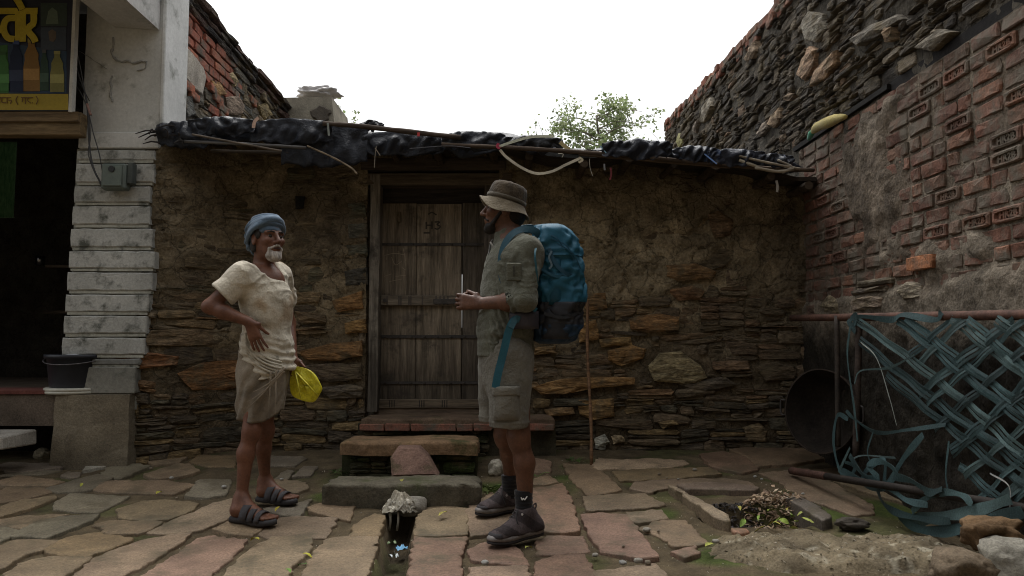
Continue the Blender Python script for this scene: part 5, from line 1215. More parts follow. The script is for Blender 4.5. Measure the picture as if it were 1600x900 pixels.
# leaves
def leaf_mesh(L, W_, bend, col, seed):
    rng = random.Random(seed); v = []; n = 7
    for i in range(n+1):
        t = i/n; w = W_*math.sin(math.pi*min(1, t*.96+.02))**.8*(1-.25*t); z = bend*math.sin(math.pi*t)*L + rng.gauss(0, .001)
        v += [((t-.5)*L, -w/2, z+.15*W_), ((t-.5)*L, 0, z), ((t-.5)*L, w/2, z+.15*W_+rng.gauss(0, .001))]
    f = [(i*3+k, i*3+k+1, i*3+k+4, i*3+k+3) for i in range(n) for k in (0, 1)]
    return mesh('fallen_leaf', v, f, col)
LEAVES = [(248,775,.07,(.40,.38,.05),'yellow leaf on the paving left of the turbaned man'),(434,800,.06,(.42,.34,.05),'yellow leaf beside the front sandal of the turbaned man'),(127,762,.05,(.33,.33,.06),'pale leaf on the paving in front of the plinth'),
 (480,874,.05,(.42,.40,.04),'bright yellow leaf on the front paving between the man and the drain'),(692,808,.07,(.36,.32,.08),'pale leaf on the slab right of the drain'),(398,849,.07,(.38,.34,.06),'yellow leaf in the joint near the bottom, in front of the man'),
 (450,898,.05,(.12,.25,.04),'small green leaf at the bottom edge, left of the drain'),(628,755,.06,(.36,.34,.08),'thin yellow leaf lying on the lowest step'),(1108,858,.07,(.34,.36,.08),'yellow green leaf beside the pink paving near the pit'),(826,862,.06,(.30,.32,.08),'leaf on the paving just in front of the near hiker boot')]
for i, (px, py, L, c, lab) in enumerate(LEAVES):
    g = atg(px, py, .026); me = leaf_mesh(L, L*.42, .12, np.array(c), i); o = obj('fallen_leaf', me, M_LEAFY, None, True); o.location = g+Vector((0, 0, .015)); o.rotation_euler = (random.gauss(0, .15), random.gauss(0, .15), random.uniform(0, 3))
    if py == 755: o.location.z = at(px, 755, 4.4).z+.012; o.location.y = 4.40; o.location.x = at(px, 755, 4.4).x
    tag(o, lab, 'leaf')
for i, (px, py) in enumerate([(1155,802),(1172,812),(1160,820),(1190,818),(1205,806),(1235,812),(1245,818),(1252,806),(1262,822),(1225,822),(1215,815),(1185,830),(1240,828),(1270,815),(1232,800),(1210,828)]):
    g = atg(px, py); me = leaf_mesh(random.uniform(.05, .08), random.uniform(.02, .036), random.uniform(0, .3), np.array(pick((.26,.34,.06),(.34,.38,.10),(.42,.38,.09),(.20,.30,.06))), i+50); o = obj('fallen_leaf', me, M_LEAFY, None, True)
    o.location = Vector((g.x, g.y, g.z+random.uniform(.0, .035))); o.rotation_euler = (random.gauss(0, .5), random.gauss(0, .5), random.uniform(0, 6)); tag(o, 'green and yellow leaf thrown into the refuse pit', 'leaf', 'leaves in the refuse pit')
PEB = [(1086,737,.03),(1042,750,.02),(1180,748,.025),(1118,850,.035),(974,858,.02),(973,884,.035),(998,881,.04),(1012,884,.035),(758,884,.035),(1010,832,.04),(1029,834,.02),(350,764,.035),(222,716,.04),(236,735,.035),(268,750,.03),(240,720,.02),(276,782,.02),(440,752,.025),(1060,752,.02),(1030,744,.025),(1255,775,.02),(930,872,.03),(600,700,.03),(1190,752,.02)]
pebm = [blob('pebble', None, (0, 0, 0), (1, .8, .6), M_CONC, None, c, 2, .25, 1.6, i*3.3) for i, c in enumerate([(.45, .42, .37), (.30, .25, .19), (.5, .49, .47)])]
for i, (px, py, s_) in enumerate(PEB):
    o = pebm[i % 3] if i < 3 else pebm[i % 3].copy()
    if i >= 3: COL.objects.link(o)
    g = atg(px, py, .01); o.scale = (s_/2,)*3; o.location = g+Vector((0, 0, .014)); o.rotation_euler = (0, 0, i*1.1); tag(o, 'small loose pebble lying on the paving', 'pebble', 'pebbles on the paving')
# dirty rag on the drain head, rubbish in the drain
g = atg(630, 800); rag = thing('dirty_rag', 'bundle of dirty white rags over a stone where the drain leaves the steps', 'rag', (g.x, g.y, .05))
blob('stone', None, (g.x+.03, g.y+.04, .055), (.10, .07, .055), M_CONC, rag, (.20, .185, .16), 3, .2, 1.5, 4.)
m = MB(); v = []; cl = []; NR, NA = 18, 64
for j in range(NR):
    for i in range(NA):
        a = 2*math.pi*i/NA; r = .098*(j/(NR-1)); e = j/(NR-1)
        rg = abs(float(vnoise(math.cos(a)*2.2+r*9, math.sin(a)*2.2, 3.)))+.6*abs(float(vnoise(math.cos(a)*5-r*22, math.sin(a)*5, r*30)))
        rr = r*(1+.22*float(vnoise(math.cos(a)*1.6, math.sin(a)*1.6, 8.))+.10*float(vnoise(i*.9, 2.))*e)
        v.append((g.x-.012+rr*math.cos(a), g.y+.008+rr*.72*math.sin(a)-.02*e*e, .140-.085*e**1.7+.040*(rg-.5)*min(1, e*3)))
        k = .75+.5*rg; cl.append((.40*k, .37*k, .30*k))
m.add(v, [(j*NA+i, j*NA+(i+1) % NA, (j+1)*NA+(i+1) % NA, (j+1)*NA+i) for j in range(NR-1) for i in range(NA)], cl); m.build('cloth', M_FAB, rag)
m = MB(); rng = random.Random(5)
for i in range(9):
    a = rng.uniform(3.3, 6.1); p = Vector((g.x-.012+.075*math.cos(a), g.y+.0+.055*math.sin(a), .105)); pts = [p]
    for q in range(4): p = p+Vector((rng.gauss(0, .010), rng.gauss(-.006, .006), rng.gauss(-.014, .008))); pts.append(p)
    m.ribbon(catmull(pts, 4), rng.uniform(.008, .020), (rng.gauss(0, .4), -1, .4), .0015, np.array((.46, .43, .36))*rng.uniform(.7, 1.1))
for px in (610, 622): 
    p = at(px, 800, g.y-.05); m.ribbon([p, p+Vector((.003, -.01, -.05)), p+Vector((-.004, -.012, -.10))], .012, (0, -1, 0), .002, (.4, .37, .3))
m.build('cloth_strips', M_FAB, rag, True)
def scrap(px, py, w, h, col, label, seed, z=-.10, cat='wrapper', name='litter_wrapper'):
    g = at(px, py, 3.0); d = ray(px, py); t = (z-CAMZ)/d.z; g = Vector((0, 0, CAMZ))+d*t; m_ = MB(); v = []; rng = random.Random(seed)
    for i in range(6):
        for j in range(5): v.append((g.x+(i/5-.5)*w, g.y+(j/4-.5)*h, z+.012+abs(rng.gauss(0, .012))))
    m_.add(v, [(i*5+j, (i+1)*5+j, (i+1)*5+j+1, i*5+j+1) for i in range(5) for j in range(4)], col); return tag(m_.build(name, M_PLASTIC, None, True), label, cat)
scrap(628, 862, .055, .06, (.16, .38, .60), 'crumpled light blue wrapper in the drain', 1); scrap(615, 875, .05, .035, (.55, .6, .62), 'silvery white wrapper in the drain, nearest the camera', 2); scrap(632, 820, .05, .04, (.45, .10, .04), 'small red orange wrapper in the drain below the rag', 3); scrap(612, 854, .05, .015, (.20, .28, .12), 'thin green strip of litter in the drain', 4, cat='litter', name='litter_strip')
# bundle pushed into the right wall
chips('mortar_crumbs', 700, Vector((c0.x+.03, c0.y+.03, 0)),   .66, .30, (.004, .012), [(.24, .21, .16), (.16, .13, .09), (.33, .30, .25), (.11, .09, .06), (.14, .115, .075)], M_CONC, 'crumbs of mortar and grit lying over the rough mound', 'grit', 9, lambda x, y: float(np.interp(0, [0], [0]))+mound_z(x, y), .0)
m = MB(); P_ = [atx(x, y, RX-.10) for x, y in ((1268,208),(1278,198),(1292,192),(1306,186),(1322,182))]; m.tube(catmull(P_, 5), [.010, .016, .024, .03, .032, .034, .036, .036, .037, .04, .042, .042, .04, .038, .038, .034, .03, .028, .024, .02, .012][:21], 8, (.38, .31, .10))
yb = thing('stuffed_bundle', 'yellow cloth bundle tied green, stuck on the ledge of the side wall', 'bundle', P_[2]); m.build('cloth', M_FAB, yb, True)
m = MB(); m.tube([P_[0]+Vector((.0, -.02, .0)), P_[0], P_[0]+Vector((0, .05, -.03)), P_[0]+Vector((0, .07, -.015))], [.02, .024, .016, .006], 7, (.07, .28, .18)); m.build('green_tie', M_FAB, yb, True)
# water tank with sheet, behind the roof
tk = thing('water_tank', 'grey mortar water tank behind the left end of the tarpaulin roof', 'tank', (-2.4, 9.0, 2.5))
a, b = at(440, 190, 9.0), at(537, 190, 9.0); zt1 = at(480, 151, 9.0).z
m = MB(); v = [(a.x-.3, 9, 2.3), (b.x+.05, 9, 2.3), (b.x+.05, 9.9, 2.3), (a.x-.3, 9.9, 2.3), (a.x-.3, 9, zt1-.02), (at(518, 150, 9).x, 9, zt1), (at(518, 150, 9).x, 9.9, zt1), (a.x-.3, 9.9, zt1)]
m.add(v, [(0,1,5,4),(1,2,6,5),(2,3,7,6),(3,0,4,7),(4,5,6,7)], (.25, .225, .18)); m.build('tank_body', M_CONC, tk)
p = at(502, 178, 8.99); m = MB(); lathe(m, [(.001, .02), (.10, .02), (.12, -.0), (.12, -.02)], 18, p, (0, -1, 0), (.10, .085, .07), .3); m.build('tank_patch', M_CONC, tk)  # darker round patch on the tank front
blob('crumpled_sheet', None, at(497, 147, 9.3), (.25, .2, .07), M_PLASTIC, None, (.55, .53, .52), 4, .35, 2.5, 6.1); tag(bpy.context.scene.objects['crumpled_sheet'], 'crumpled white plastic sheet lying on the grey tank', 'sheet')

# ------------------------------------------------------------------ weeds
def weed(px, py, n, L, col, label, seed, fern=False, dz=0):
    rng = random.Random(seed); g = atg(px, py); m_ = MB()
    for i in range(n):
        a = rng.uniform(0, 6.28); l = L*rng.uniform(.6, 1.1); p = Vector((g.x+rng.gauss(0, .03), g.y+rng.gauss(0, .03), gbase(g.x, g.y)+dz)); d = Vector((math.cos(a), math.sin(a)*.7, rng.uniform(.35, 1.1))).normalized()
        pts = [p+d*l*t+Vector((0, 0, -.45*l*t*t)) for t in np.linspace(0, 1, 7)]; k = np.array(col)*rng.uniform(.7, 1.3)
        m_.ribbon(pts, [.004]*7, (0, -.4, 1), .001, k*.8)
        for q in range(1, 7):
            if not fern and q < 4: continue
            for s_ in (-1, 1):
                sd_ = d.cross(Vector((0, 0, 1))).normalized()*s_; ll = l*(.28 if fern else .33)*(1-.1*q+.2); e = pts[q]+sd_*ll+d*ll*.5+Vector((0, 0, -.1*ll)); w = (d*.5-sd_*.2).normalized()*ll*(.16 if fern else .32)
                m_.add([pts[q], pts[q].lerp(e, .5)+w, e, pts[q].lerp(e, .5)-w], [(0, 1, 2), (0, 2, 3)], k)
    return tag(m_.build('weed', M_LEAFY), label, 'weed')
weed(772, 772, 9, .16, (.09, .14, .04), 'ferny green weed between the steps and the hiker boots', 1, True); weed(838, 745, 6, .10, (.10, .18, .04), 'small ferny weed behind the hiker leg', 2, True); weed(900, 722, 8, .08, (.07, .12, .03), 'low green weed at the foot of the leaning stick', 3, True)
weed(522, 740, 8, .09, (.10, .15, .05), 'small round leaved weed at the left end of the steps', 4); weed(540, 735, 5, .08, (.11, .16, .06), 'little pale weed against the step riser', 5); weed(465, 880, 5, .05, (.11, .18, .05), 'tiny weed in the joint at the bottom, left of the drain', 6); weed(505, 690, 6, .10, (.08, .11, .05), 'weed at the wall base left of the steps', 7, True)
weed(475, 815, 5, .04, (.07, .1, .03), 'tiny weed beside the far sandal', 8); weed(1462, 850, 6, .05, (.16, .18, .06), 'dry grassy weed under the orange rock', 9, True); weed(780, 800, 5, .05, (.08, .12, .04), 'tiny weed left of the near boot', 10)

# ------------------------------------------------------------------ trees beyond the roof
M_BARK = pm('bark', (.6, .6, .6), (1.3, 1.3, 1.3), scale=8, aniso=(4, 4, .6), bump=.8, rough=.95)
M_LEAF = pm('tree_leaf', (.8, .85, .7), (1.4, 1.35, 1.3), scale=2.2, bump=.1, rough=.5, vary=0, fine_col=.3)
_nt = M_LEAF.node_tree; _tr = _nt.nodes.new('ShaderNodeBsdfTranslucent'); _mx = _nt.nodes.new('ShaderNodeMixShader'); _mx.inputs[0].default_value = .5
_pb = _nt.nodes['Principled BSDF']; _nt.links.new(_pb.inputs['Base Color'].links[0].from_socket, _tr.inputs[0]); _nt.links.new(_pb.outputs[0], _mx.inputs[1]); _nt.links.new(_tr.outputs[0], _mx.inputs[2]); _nt.links.new(_mx.outputs[0], _nt.nodes['Material Output'].inputs[0])
def tree(base, top, crown, n_br, n_leaf, seed, label, L=.085):
    rng = random.Random(seed); t = thing('tree', label, 'tree', base); m_ = MB(); base = Vector(base); top = Vector(top)
    tr = [base.lerp(top, s)+Vector((rng.gauss(0, .06), rng.gauss(0, .06), 0)) for s in np.linspace(0, 1, 8)]; m_.tube(catmull(tr, 3), list(np.linspace(.09, .018, 22)), 8, (.22, .19, .16)); tips = []
    for i in range(n_br):
        s = rng.uniform(.45, 1); p = base.lerp(top, s); a = rng.uniform(0, 6.28); r = crown[0]*rng.uniform(.35, 1)
        q = p+Vector((math.cos(a)*r, math.sin(a)*r*crown[1]/crown[0], crown[2]*rng.uniform(.1, .7)*(1.1-s*.5))); mid = p.lerp(q, .5)+Vector((0, 0, .12*r))
        br = catmull([p, mid, q], 5); m_.tube(br, list(np.linspace(.018, .005, len(br))), 5, (.26, .23, .19))
        for k in range(5):
            w = br[rng.randrange(4, len(br))]; e = w+Vector((rng.gauss(0, .26), rng.gauss(0, .26), rng.gauss(.16, .2))); m_.tube([w, w.lerp(e, .5)+Vector((0, 0, .04)), e], [.007, .005, .003], 4, (.26, .23, .19)); tips.append((w, e))
    m_.build('trunk', M_BARK, t, True); v = []; f = []; c = []
    for i in range(n_leaf):
        w, e = rng.choice(tips); p = w.lerp(e, rng.uniform(.2, 1.15))+Vector((rng.gauss(0, .06), rng.gauss(0, .06), rng.gauss(0, .06))); l = L*rng.uniform(.6, 1.2)
        d = Vector((rng.gauss(0, 1), rng.gauss(0, 1), rng.gauss(-.2, .7))).normalized(); s_ = d.orthogonal().normalized(); s_ = (s_*math.cos(i)+d.cross(s_)*math.sin(i))*l*.32; b = len(v)
        v += [p, p+d*l*.5+s_, p+d*l, p+d*l*.5-s_]; f.append((b, b+1, b+2, b+3)); k = np.array(rng.choice([(.24, .29, .15), (.21, .27, .13), (.29, .33, .19), (.17, .22, .11)]))*rng.uniform(.8, 1.2); c += [k]*4
    o_ = part('crown', mesh('crown', v, f, c), M_LEAF, t); return t
TY = 15.
b0 = at(930, 330, TY); tp = at(932, 182, TY); tree((b0.x, TY, 0), tp, (1.2, 1.0, .38), 40, 6500, 11, 'sparse green tree standing behind the middle of the tarpaulin roof')
b0 = at(860, 330, TY); tp = at(858, 205, TY); tree((b0.x, TY+.6, 0), tp, (.45, .5, .35), 9, 420, 12, 'thin sprig of a tree left of the sparse green tree', .075)
b0 = at(1028, 330, TY); tp = at(1030, 222, TY); tree((b0.x, TY, 0), tp, (.35, .5, .2), 8, 700, 13, 'small green treetop beside the end of the tall rubble wall')
b0 = at(556, 330, TY); tp = at(550, 228, TY); tree((b0.x, TY, 0), tp, (.26, .3, .12), 8, 500, 14, 'small green treetop beside the grey tank')
# ================================================================== figures: one smooth field per body or garment, then a surface
class SDF:
    def __init__(s, lo, hi, h):
        s.lo = np.array(lo, float); s.h = h; s.n = np.ceil((np.array(hi)-s.lo)/h).astype(int)+1
        s.D = np.full(s.n, 9., np.float32)
    def win(s, lo, hi):
        a = np.clip(np.floor((np.array(lo)-s.lo)/s.h).astype(int), 0, s.n-1); b = np.clip(np.ceil((np.array(hi)-s.lo)/s.h).astype(int)+1, 1, s.n)
        sl = tuple(slice(int(i), int(max(j, i+1))) for i, j in zip(a, b))
        g = [(s.lo[k]+s.h*np.arange(sl[k].start, sl[k].stop)).astype(np.float32) for k in range(3)]
        return sl, g[0][:, None, None], g[1][None, :, None], g[2][None, None, :]
    def put(s, sl, d, k, op='u'):
        A = s.D[sl]
        if op == 'u': t = np.clip(.5+.5*(A-d)/k, 0, 1); s.D[sl] = A*(1-t)+d*t-k*t*(1-t)
        elif op == 's': d = -d; t = np.clip(.5-.5*(A-d)/k, 0, 1); s.D[sl] = A*(1-t)+d*t+k*t*(1-t)
    def cap(s, a, b, ra, rb, k=.02, n=None, f=1., op='u'):
        a = np.array(a, np.float32); b = np.array(b, np.float32); R_ = max(ra, rb)+k+3*s.h
        sl, X, Y, Z_ = s.win(np.minimum(a, b)-R_, np.maximum(a, b)+R_); ba = b-a; L2 = float(ba@ba)+1e-9
        px, py, pz = X-a[0], Y-a[1], Z_-a[2]; t = np.clip((px*ba[0]+py*ba[1]+pz*ba[2])/L2, 0, 1); qx, qy, qz = px-t*ba[0], py-t*ba[1], pz-t*ba[2]
        r = ra+(rb-ra)*t; q2 = qx*qx+qy*qy+qz*qz
        if n is not None:
            n = np.array(n, np.float32); n = n/np.linalg.norm(n); c = qx*n[0]+qy*n[1]+qz*n[2]; d = (np.sqrt(q2+c*c*(f*f-1))-r)/(1+.5*(f-1))
        else: d = np.sqrt(q2)-r
        s.put(sl, d, k, op); return s
    def ell(s, c, r, fr=None, k=.02, op='u'):
        """r along the axes of the frame fr = (forward, left, up)"""
        c = np.array(c, np.float32); r = np.array(r, np.float32); R_ = float(max(r))+k+3*s.h; sl, X, Y, Z_ = s.win(c-R_, c+R_); p = [X-c[0], Y-c[1], Z_-c[2]]
        if fr is not None: p = [p[0]*float(e[0])+p[1]*float(e[1])+p[2]*float(e[2]) for e in fr]
        k0 = np.sqrt(sum((p[i]/r[i])**2 for i in range(3)))+1e-6; k1 = np.sqrt(sum((p[i]/r[i]**2)**2 for i in range(3)))+1e-6
        s.put(sl, k0*(k0-1)/k1, k, op); return s
    def plane(s, p, n, k=.004, lo=None, hi=None):
        """cut away the side the normal points to"""
        n = np.array(n, np.float32); n = n/np.linalg.norm(n); sl, X, Y, Z_ = s.win(lo if lo is not None else s.lo, hi if hi is not None else s.lo+s.h*s.n)
        d = (X-p[0])*n[0]+(Y-p[1])*n[1]+(Z_-p[2])*n[2]; s.put(sl, -d, k, 's'); return s
    def surf(s):
        D = s.D; D[0], D[-1] = 9, 9; D[:, 0], D[:, -1] = 9, 9; D[:, :, 0], D[:, :, -1] = 9, 9
        S = D < 0; cs = np.zeros(np.array(D.shape)-1, np.int8)
        C8 = [(i, j, k) for i in (0, 1) for j in (0, 1) for k in (0, 1)]; m = np.array(D.shape)-1
        for (i, j, k) in C8: cs += S[i:i+m[0], j:j+m[1], k:k+m[2]]
        I, J, K = np.nonzero((cs > 0) & (cs < 8)); idx = np.full(cs.shape, -1, np.int64); idx[I, J, K] = np.arange(len(I))
        P = np.zeros((len(I), 3)); N_ = np.zeros(len(I))
        for ax in range(3):
            for u in (0, 1):
                for w in (0, 1):
                    o0 = [0, 0, 0]; o0[(ax+1) % 3] = u; o0[(ax+2) % 3] = w; o1 = list(o0); o1[ax] = 1
                    a = D[I+o0[0], J+o0[1], K+o0[2]]; b = D[I+o1[0], J+o1[1], K+o1[2]]; x = (a < 0) != (b < 0); t = np.where(x, a/(a-b+1e-12), 0)
                    q = np.tile(np.array(o0, float), (len(I), 1)); q[:, ax] += t; P[x] += q[x]; N_[x] += 1
        P = P/np.maximum(N_, 1)[:, None]+np.stack([I, J, K], -1); P = s.lo+P*s.h; F_ = []
        for ax in range(3):
            u, w = (ax+1) % 3, (ax+2) % 3; s0 = [slice(None)]*3; s1 = [slice(None)]*3; s0[ax] = slice(0, -1); s1[ax] = slice(1, None)
            e = np.stack(np.nonzero(S[tuple(s0)] != S[tuple(s1)]), -1); e = e[(e[:, u] > 0) & (e[:, w] > 0) & (e[:, u] < D.shape[u]-1) & (e[:, w] < D.shape[w]-1)]
            def cell(du, dw): q = e.copy(); q[:, u] += du; q[:, w] += dw; return idx[q[:, 0], q[:, 1], q[:, 2]]
            Q = np.stack([cell(-1, -1), cell(0, -1), cell(0, 0), cell(-1, 0)], -1); fl = ~S[e[:, 0], e[:, 1], e[:, 2]]; Q[fl] = Q[fl][:, ::-1]; F_.append(Q)
        return P, np.concatenate(F_)
def skin(S, name, mat, parent, col, disp=None, colf=None, smooth_it=1):
    P, Fq = S.surf(); me = mesh(name, P, Fq.tolist(), np.tile(np.array(col, float), (len(P), 1)))
    n = len(P)
    if smooth_it:                       # Laplacian smoothing over mesh edges
        E = np.empty(len(me.edges)*2, np.int64); me.edges.foreach_get('vertices', E); E = E.reshape(-1, 2)
        for _ in range(smooth_it):
            A = np.zeros((n, 3)); c = np.zeros(n); np.add.at(A, E[:, 0], P[E[:, 1]]); np.add.at(A, E[:, 1], P[E[:, 0]]); np.add.at(c, E[:, 0], 1); np.add.at(c, E[:, 1], 1)
            P = P*.5+A/np.maximum(c, 1)[:, None]*.5
        me.vertices.foreach_set('co', P.ravel())
    if disp is not None:
        me.update(); N_ = np.empty(n*3); me.vertices.foreach_get('normal', N_); N_ = N_.reshape(-1, 3); P = P+N_*np.asarray(disp(P, N_)).reshape(-1, 1); me.vertices.foreach_set('co', P.ravel())
    if colf is not None:
        c = np.ones((n, 4), np.float32); c[:, :3] = colf(P); me.attributes['col'].data.foreach_set('color', c.ravel())
    me.update(); o = part(name, me, mat, parent, True); return o
def cfold(P, freq, ax, amp, seed, warp=.6):
    """cloth creases: sharp ridges across the direction ax"""
    ax = np.array(ax, float); t = P@ax; w = fbm(P[:, 0]*5+seed, P[:, 1]*5, P[:, 2]*5, 3); r = vnoise(t*freq+w*freq*.12*warp*4, P[:, 0]*3+seed, P[:, 2]*3)
    return amp*(1-2*np.abs(r))
V3 = lambda *a: np.array(a, float)
M_SKIN = pm('skin', (.72, .68, .66), (1.2, 1.18, 1.15), scale=14, bump=.3, rough=.5, fine=90, finebump=.4, dist=.006, fine_col=.22, spec=.4, sss=.05)
M_SHIRT = pm('knit_cloth', (.78, .77, .75), (1.15, 1.15, 1.15), scale=8, bump=.9, bscale=11, rough=.95, fine=130, finebump=.35, dist=.03, sheen=.12, fine_col=.14)
M_HAIR = pm('hair', (.6, .6, .6), (1.3, 1.3, 1.3), scale=40, aniso=(1, 1, .25), bump=.7, rough=.7, fine=150, finebump=.8, dist=.006)
M_EYE = pm('eye', (.95, .95, .95), (1.05, 1.05, 1.05), bump=0, rough=.15, finebump=0, fine_col=0)
M_RUBBER = pm('rubber', (.8, .8, .8), (1.15, 1.15, 1.15), scale=12, bump=.2, rough=.7, fine=90, finebump=.3, fine_col=.2)
M_LEATHER = pm('suede', (.7, .7, .7), (1.25, 1.25, 1.25), scale=16, bump=.3, rough=.85, fine=120, finebump=.4, dist=.006, fine_col=.3)
M_NYLON = pm('nylon', (.8, .8, .8), (1.15, 1.15, 1.15), scale=6, bump=.35, bscale=14, rough=.6, fine=200, finebump=.2, dist=.012, spec=.35, fine_col=.15)
def frame(yaw, pitch=0, roll=0):
    """forward, left, up of something looking along yaw (0 = +X, 180 = -X), pitch up"""
    m = Matrix.Rotation(yaw, 3, 'Z') @ Matrix.Rotation(-pitch, 3, 'Y') @ Matrix.Rotation(roll, 3, 'X')
    return [V3(*(m @ Vector(a))) for a in ((1, 0, 0), (0, 1, 0), (0, 0, 1))]
def head(S, c, fr, neck, thin=1., ears=True):
    f, l, u = fr; c = V3(*c); p = lambda a, b, d: c+f*a+l*b+u*d
    S.ell(p(-.012, 0, .03), (.098, .076*thin, .098), fr, .02); S.ell(p(.022, 0, -.045), (.074, .058*thin, .075), fr, .03); S.ell(p(.070, 0, -.096), (.024, .026, .02), fr, .02)
    for b in (-1, 1):
        S.ell(p(.062, .044*b, -.014), (.026, .022, .022), fr, .02); S.cap(p(.080, .018*b, .030), p(.068, .052*b, .030), .012, .010, .012)
        S.ell(p(.096, .031*b, .012), (.016, .015, .011), fr, .012, 's')
        if ears:
            S.ell(p(-.012, .078*b, -.002), (.022, .009, .034), fr, .008); S.ell(p(-.008, .087*b, .002), (.010, .006, .018), fr, .006, 's')
    S.cap(p(.088, 0, .022), p(.116, 0, -.022), .009, .013, .010); S.ell(p(.102, .012, -.026), (.012, .010, .009), fr, .006); S.ell(p(.102, -.012, -.026), (.012, .010, .009), fr, .006)
    S.ell(p(.090, 0, -.053), (.014, .024, .007), fr, .008); S.ell(p(.086, 0, -.066), (.014, .021, .008), fr, .008)
    S.cap(p(-.022, 0, -.045), neck, .056*thin, .060, .03)
def eyes(c, fr, parent):
    f, l, u = fr; c = V3(*c)
    for b in (-1, 1):
        q = c+f*.0745+l*.0315*b+u*.010; m_ = MB(); lathe(m_, [(.001, -.012), (.008, -.009), (.012, 0), (.009, .008), (.0062, .0105), (.0035, .0117), (.0005, .012)], 14, q, Vector(f), (.16, .14, .12)); k = np.array(m_.c); k[14*3:] = (.025, .018, .014); m_.c = [tuple(t) for t in k]; m_.build('eye', M_EYE, parent, True)
def finger(S, base, d, nrm, L, r, curl):
    """three joints; each bends by curl about the knuckle axis towards nrm (palm side)"""
    p = V3(*base); d = V3(*d)/np.linalg.norm(d); nrm = V3(*nrm); nrm = nrm-d*(nrm@d); nrm = nrm/np.linalg.norm(nrm)
    for i, (q, a) in enumerate(zip((.44, .32, .24), curl)):
        d, nrm = d*math.cos(a)+nrm*math.sin(a), nrm*math.cos(a)-d*math.sin(a); e = p+d*L*q; S.cap(p, e, r*(1-.09*i), r*(.93-.1*i), .003); p = e
def hand(S, wrist, d, nrm, side, curls, thumb, sc=1., spread=.06):
    """wrist point, direction of the hand, palm normal, direction of the thumb side"""
    w = V3(*wrist); d = V3(*d)/np.linalg.norm(d); nrm = V3(*nrm); nrm = nrm-d*(nrm@d); nrm /= np.linalg.norm(nrm); t = V3(*side); t = t-d*(t@d)-nrm*(t@nrm); t /= np.linalg.norm(t)
    for q in (-.026, -.009, .009, .026): S.cap(w+d*.012*sc+t*q*.6*sc, w+d*.088*sc+t*q*sc, .016*sc, .0125*sc, .012)
    for i, (q, L, cu) in enumerate(zip((.030, .010, -.010, -.028), (.074, .082, .077, .060), curls)):
        finger(S, w+d*.090*sc+t*q*sc, d+t*spread*(1.5-i), nrm, L*sc, .0085*sc, cu)
    b = w+d*.028*sc+t*.028*sc+nrm*.006; S.cap(w+d*.015*sc+t*.012*sc, b+t*.012, .016*sc, .014*sc, .012); finger(S, b+t*.010, d*thumb[0]+t*thumb[1]+nrm*thumb[2], nrm, .078*sc, .0098*sc, (.1, .25, .3))
def foot(S, heel, toe, ank, bare=True):
    h_, t_ = V3(*heel), V3(*toe); d = t_-h_; L = np.linalg.norm(d); d = d/L; l = np.cross([0, 0, 1], d); up = V3(0, 0, 1)
    S.cap(h_+d*.035+up*.034, h_+d*.62*L+up*.026, .034, .026, .02); S.cap(h_+d*.04+up*.04, ank, .036, .036, .03); S.cap(ank, h_+d*.58*L+up*.034, .036, .024, .03)
    for q in (-.026, -.008, .012, .028): S.cap(h_+d*.42*L+up*.026+l*q*.6, h_+d*.74*L+up*.018+l*q, .021, .016, .012)
    for q, r, ex in ((-.034, .0085, -.028), (-.018, .009, -.014), (-.003, .0095, -.004), (.012, .010, .0), (.031, .0135, .004)):
        S.cap(h_+d*.76*L+up*.014+l*q, h_+d*(L+ex-.012)+up*.012+l*q*1.05, r, r*.95, .004)
def sole_mesh(heel, toe, w0, w1, z0, th, col, name, mat, parent, toe_up=.008, grow=1.):
    h_, t_ = Vector(heel), Vector(toe); d = (t_-h_); L = d.length; d.normalize(); l = Vector((-d.y, d.x, 0)).normalized(); N_ = 36; ring = []
    for i in range(N_):
        a = 2*math.pi*i/N_; s_ = .5-.5*math.cos(a); s_ = s_; side = math.sin(a); w = (w0+(w1-w0)*min(1, max(0, (s_-.25)/.45)) - .010*math.exp(-((s_-.42)/.15)**2))
        sh = math.copysign(abs(side)**.62, side); ring.append((h_+d*(s_*L)+l*w*sh*grow, s_))
    v = [(p.x, p.y, p.z+z0+toe_up*max(0, s_-.8)/.2) for p, s_ in ring]+[(p.x+ (0), p.y, p.z+z0+th*.6+toe_up*max(0, s_-.8)/.2) for p, s_ in ring]; c = (h_+t_)/2
    v += [tuple(Vector(q)+(Vector((c.x, c.y, q[2]))-Vector(q))*.06+Vector((0, 0, th*.4))) for q in v[N_:]]
    f = [tuple(range(N_-1, -1, -1))]+[(k*N_+i, k*N_+(i+1) % N_, (k+1)*N_+(i+1) % N_, (k+1)*N_+i) for k in (0, 1) for i in range(N_)]+[tuple(range(2*N_, 3*N_))]
    m_ = MB(); m_.add(v, f, col); return m_.build(name, mat, parent, True)
def loft(rings, closed=True):
    n = len(rings[0]); v = [p for r in rings for p in r]; f = [(j*n+i, j*n+(i+1) % n, (j+1)*n+(i+1) % n, (j+1)*n+i) for j in range(len(rings)-1) for i in range(n if closed else n-1)]
    return v, f
def G(px, py): p = atg(px, py, .022); return V3(p.x, p.y, p.z)
A3 = lambda px, py, Y: V3(*at(px, py, Y))
UPV = V3(0, 0, 1)

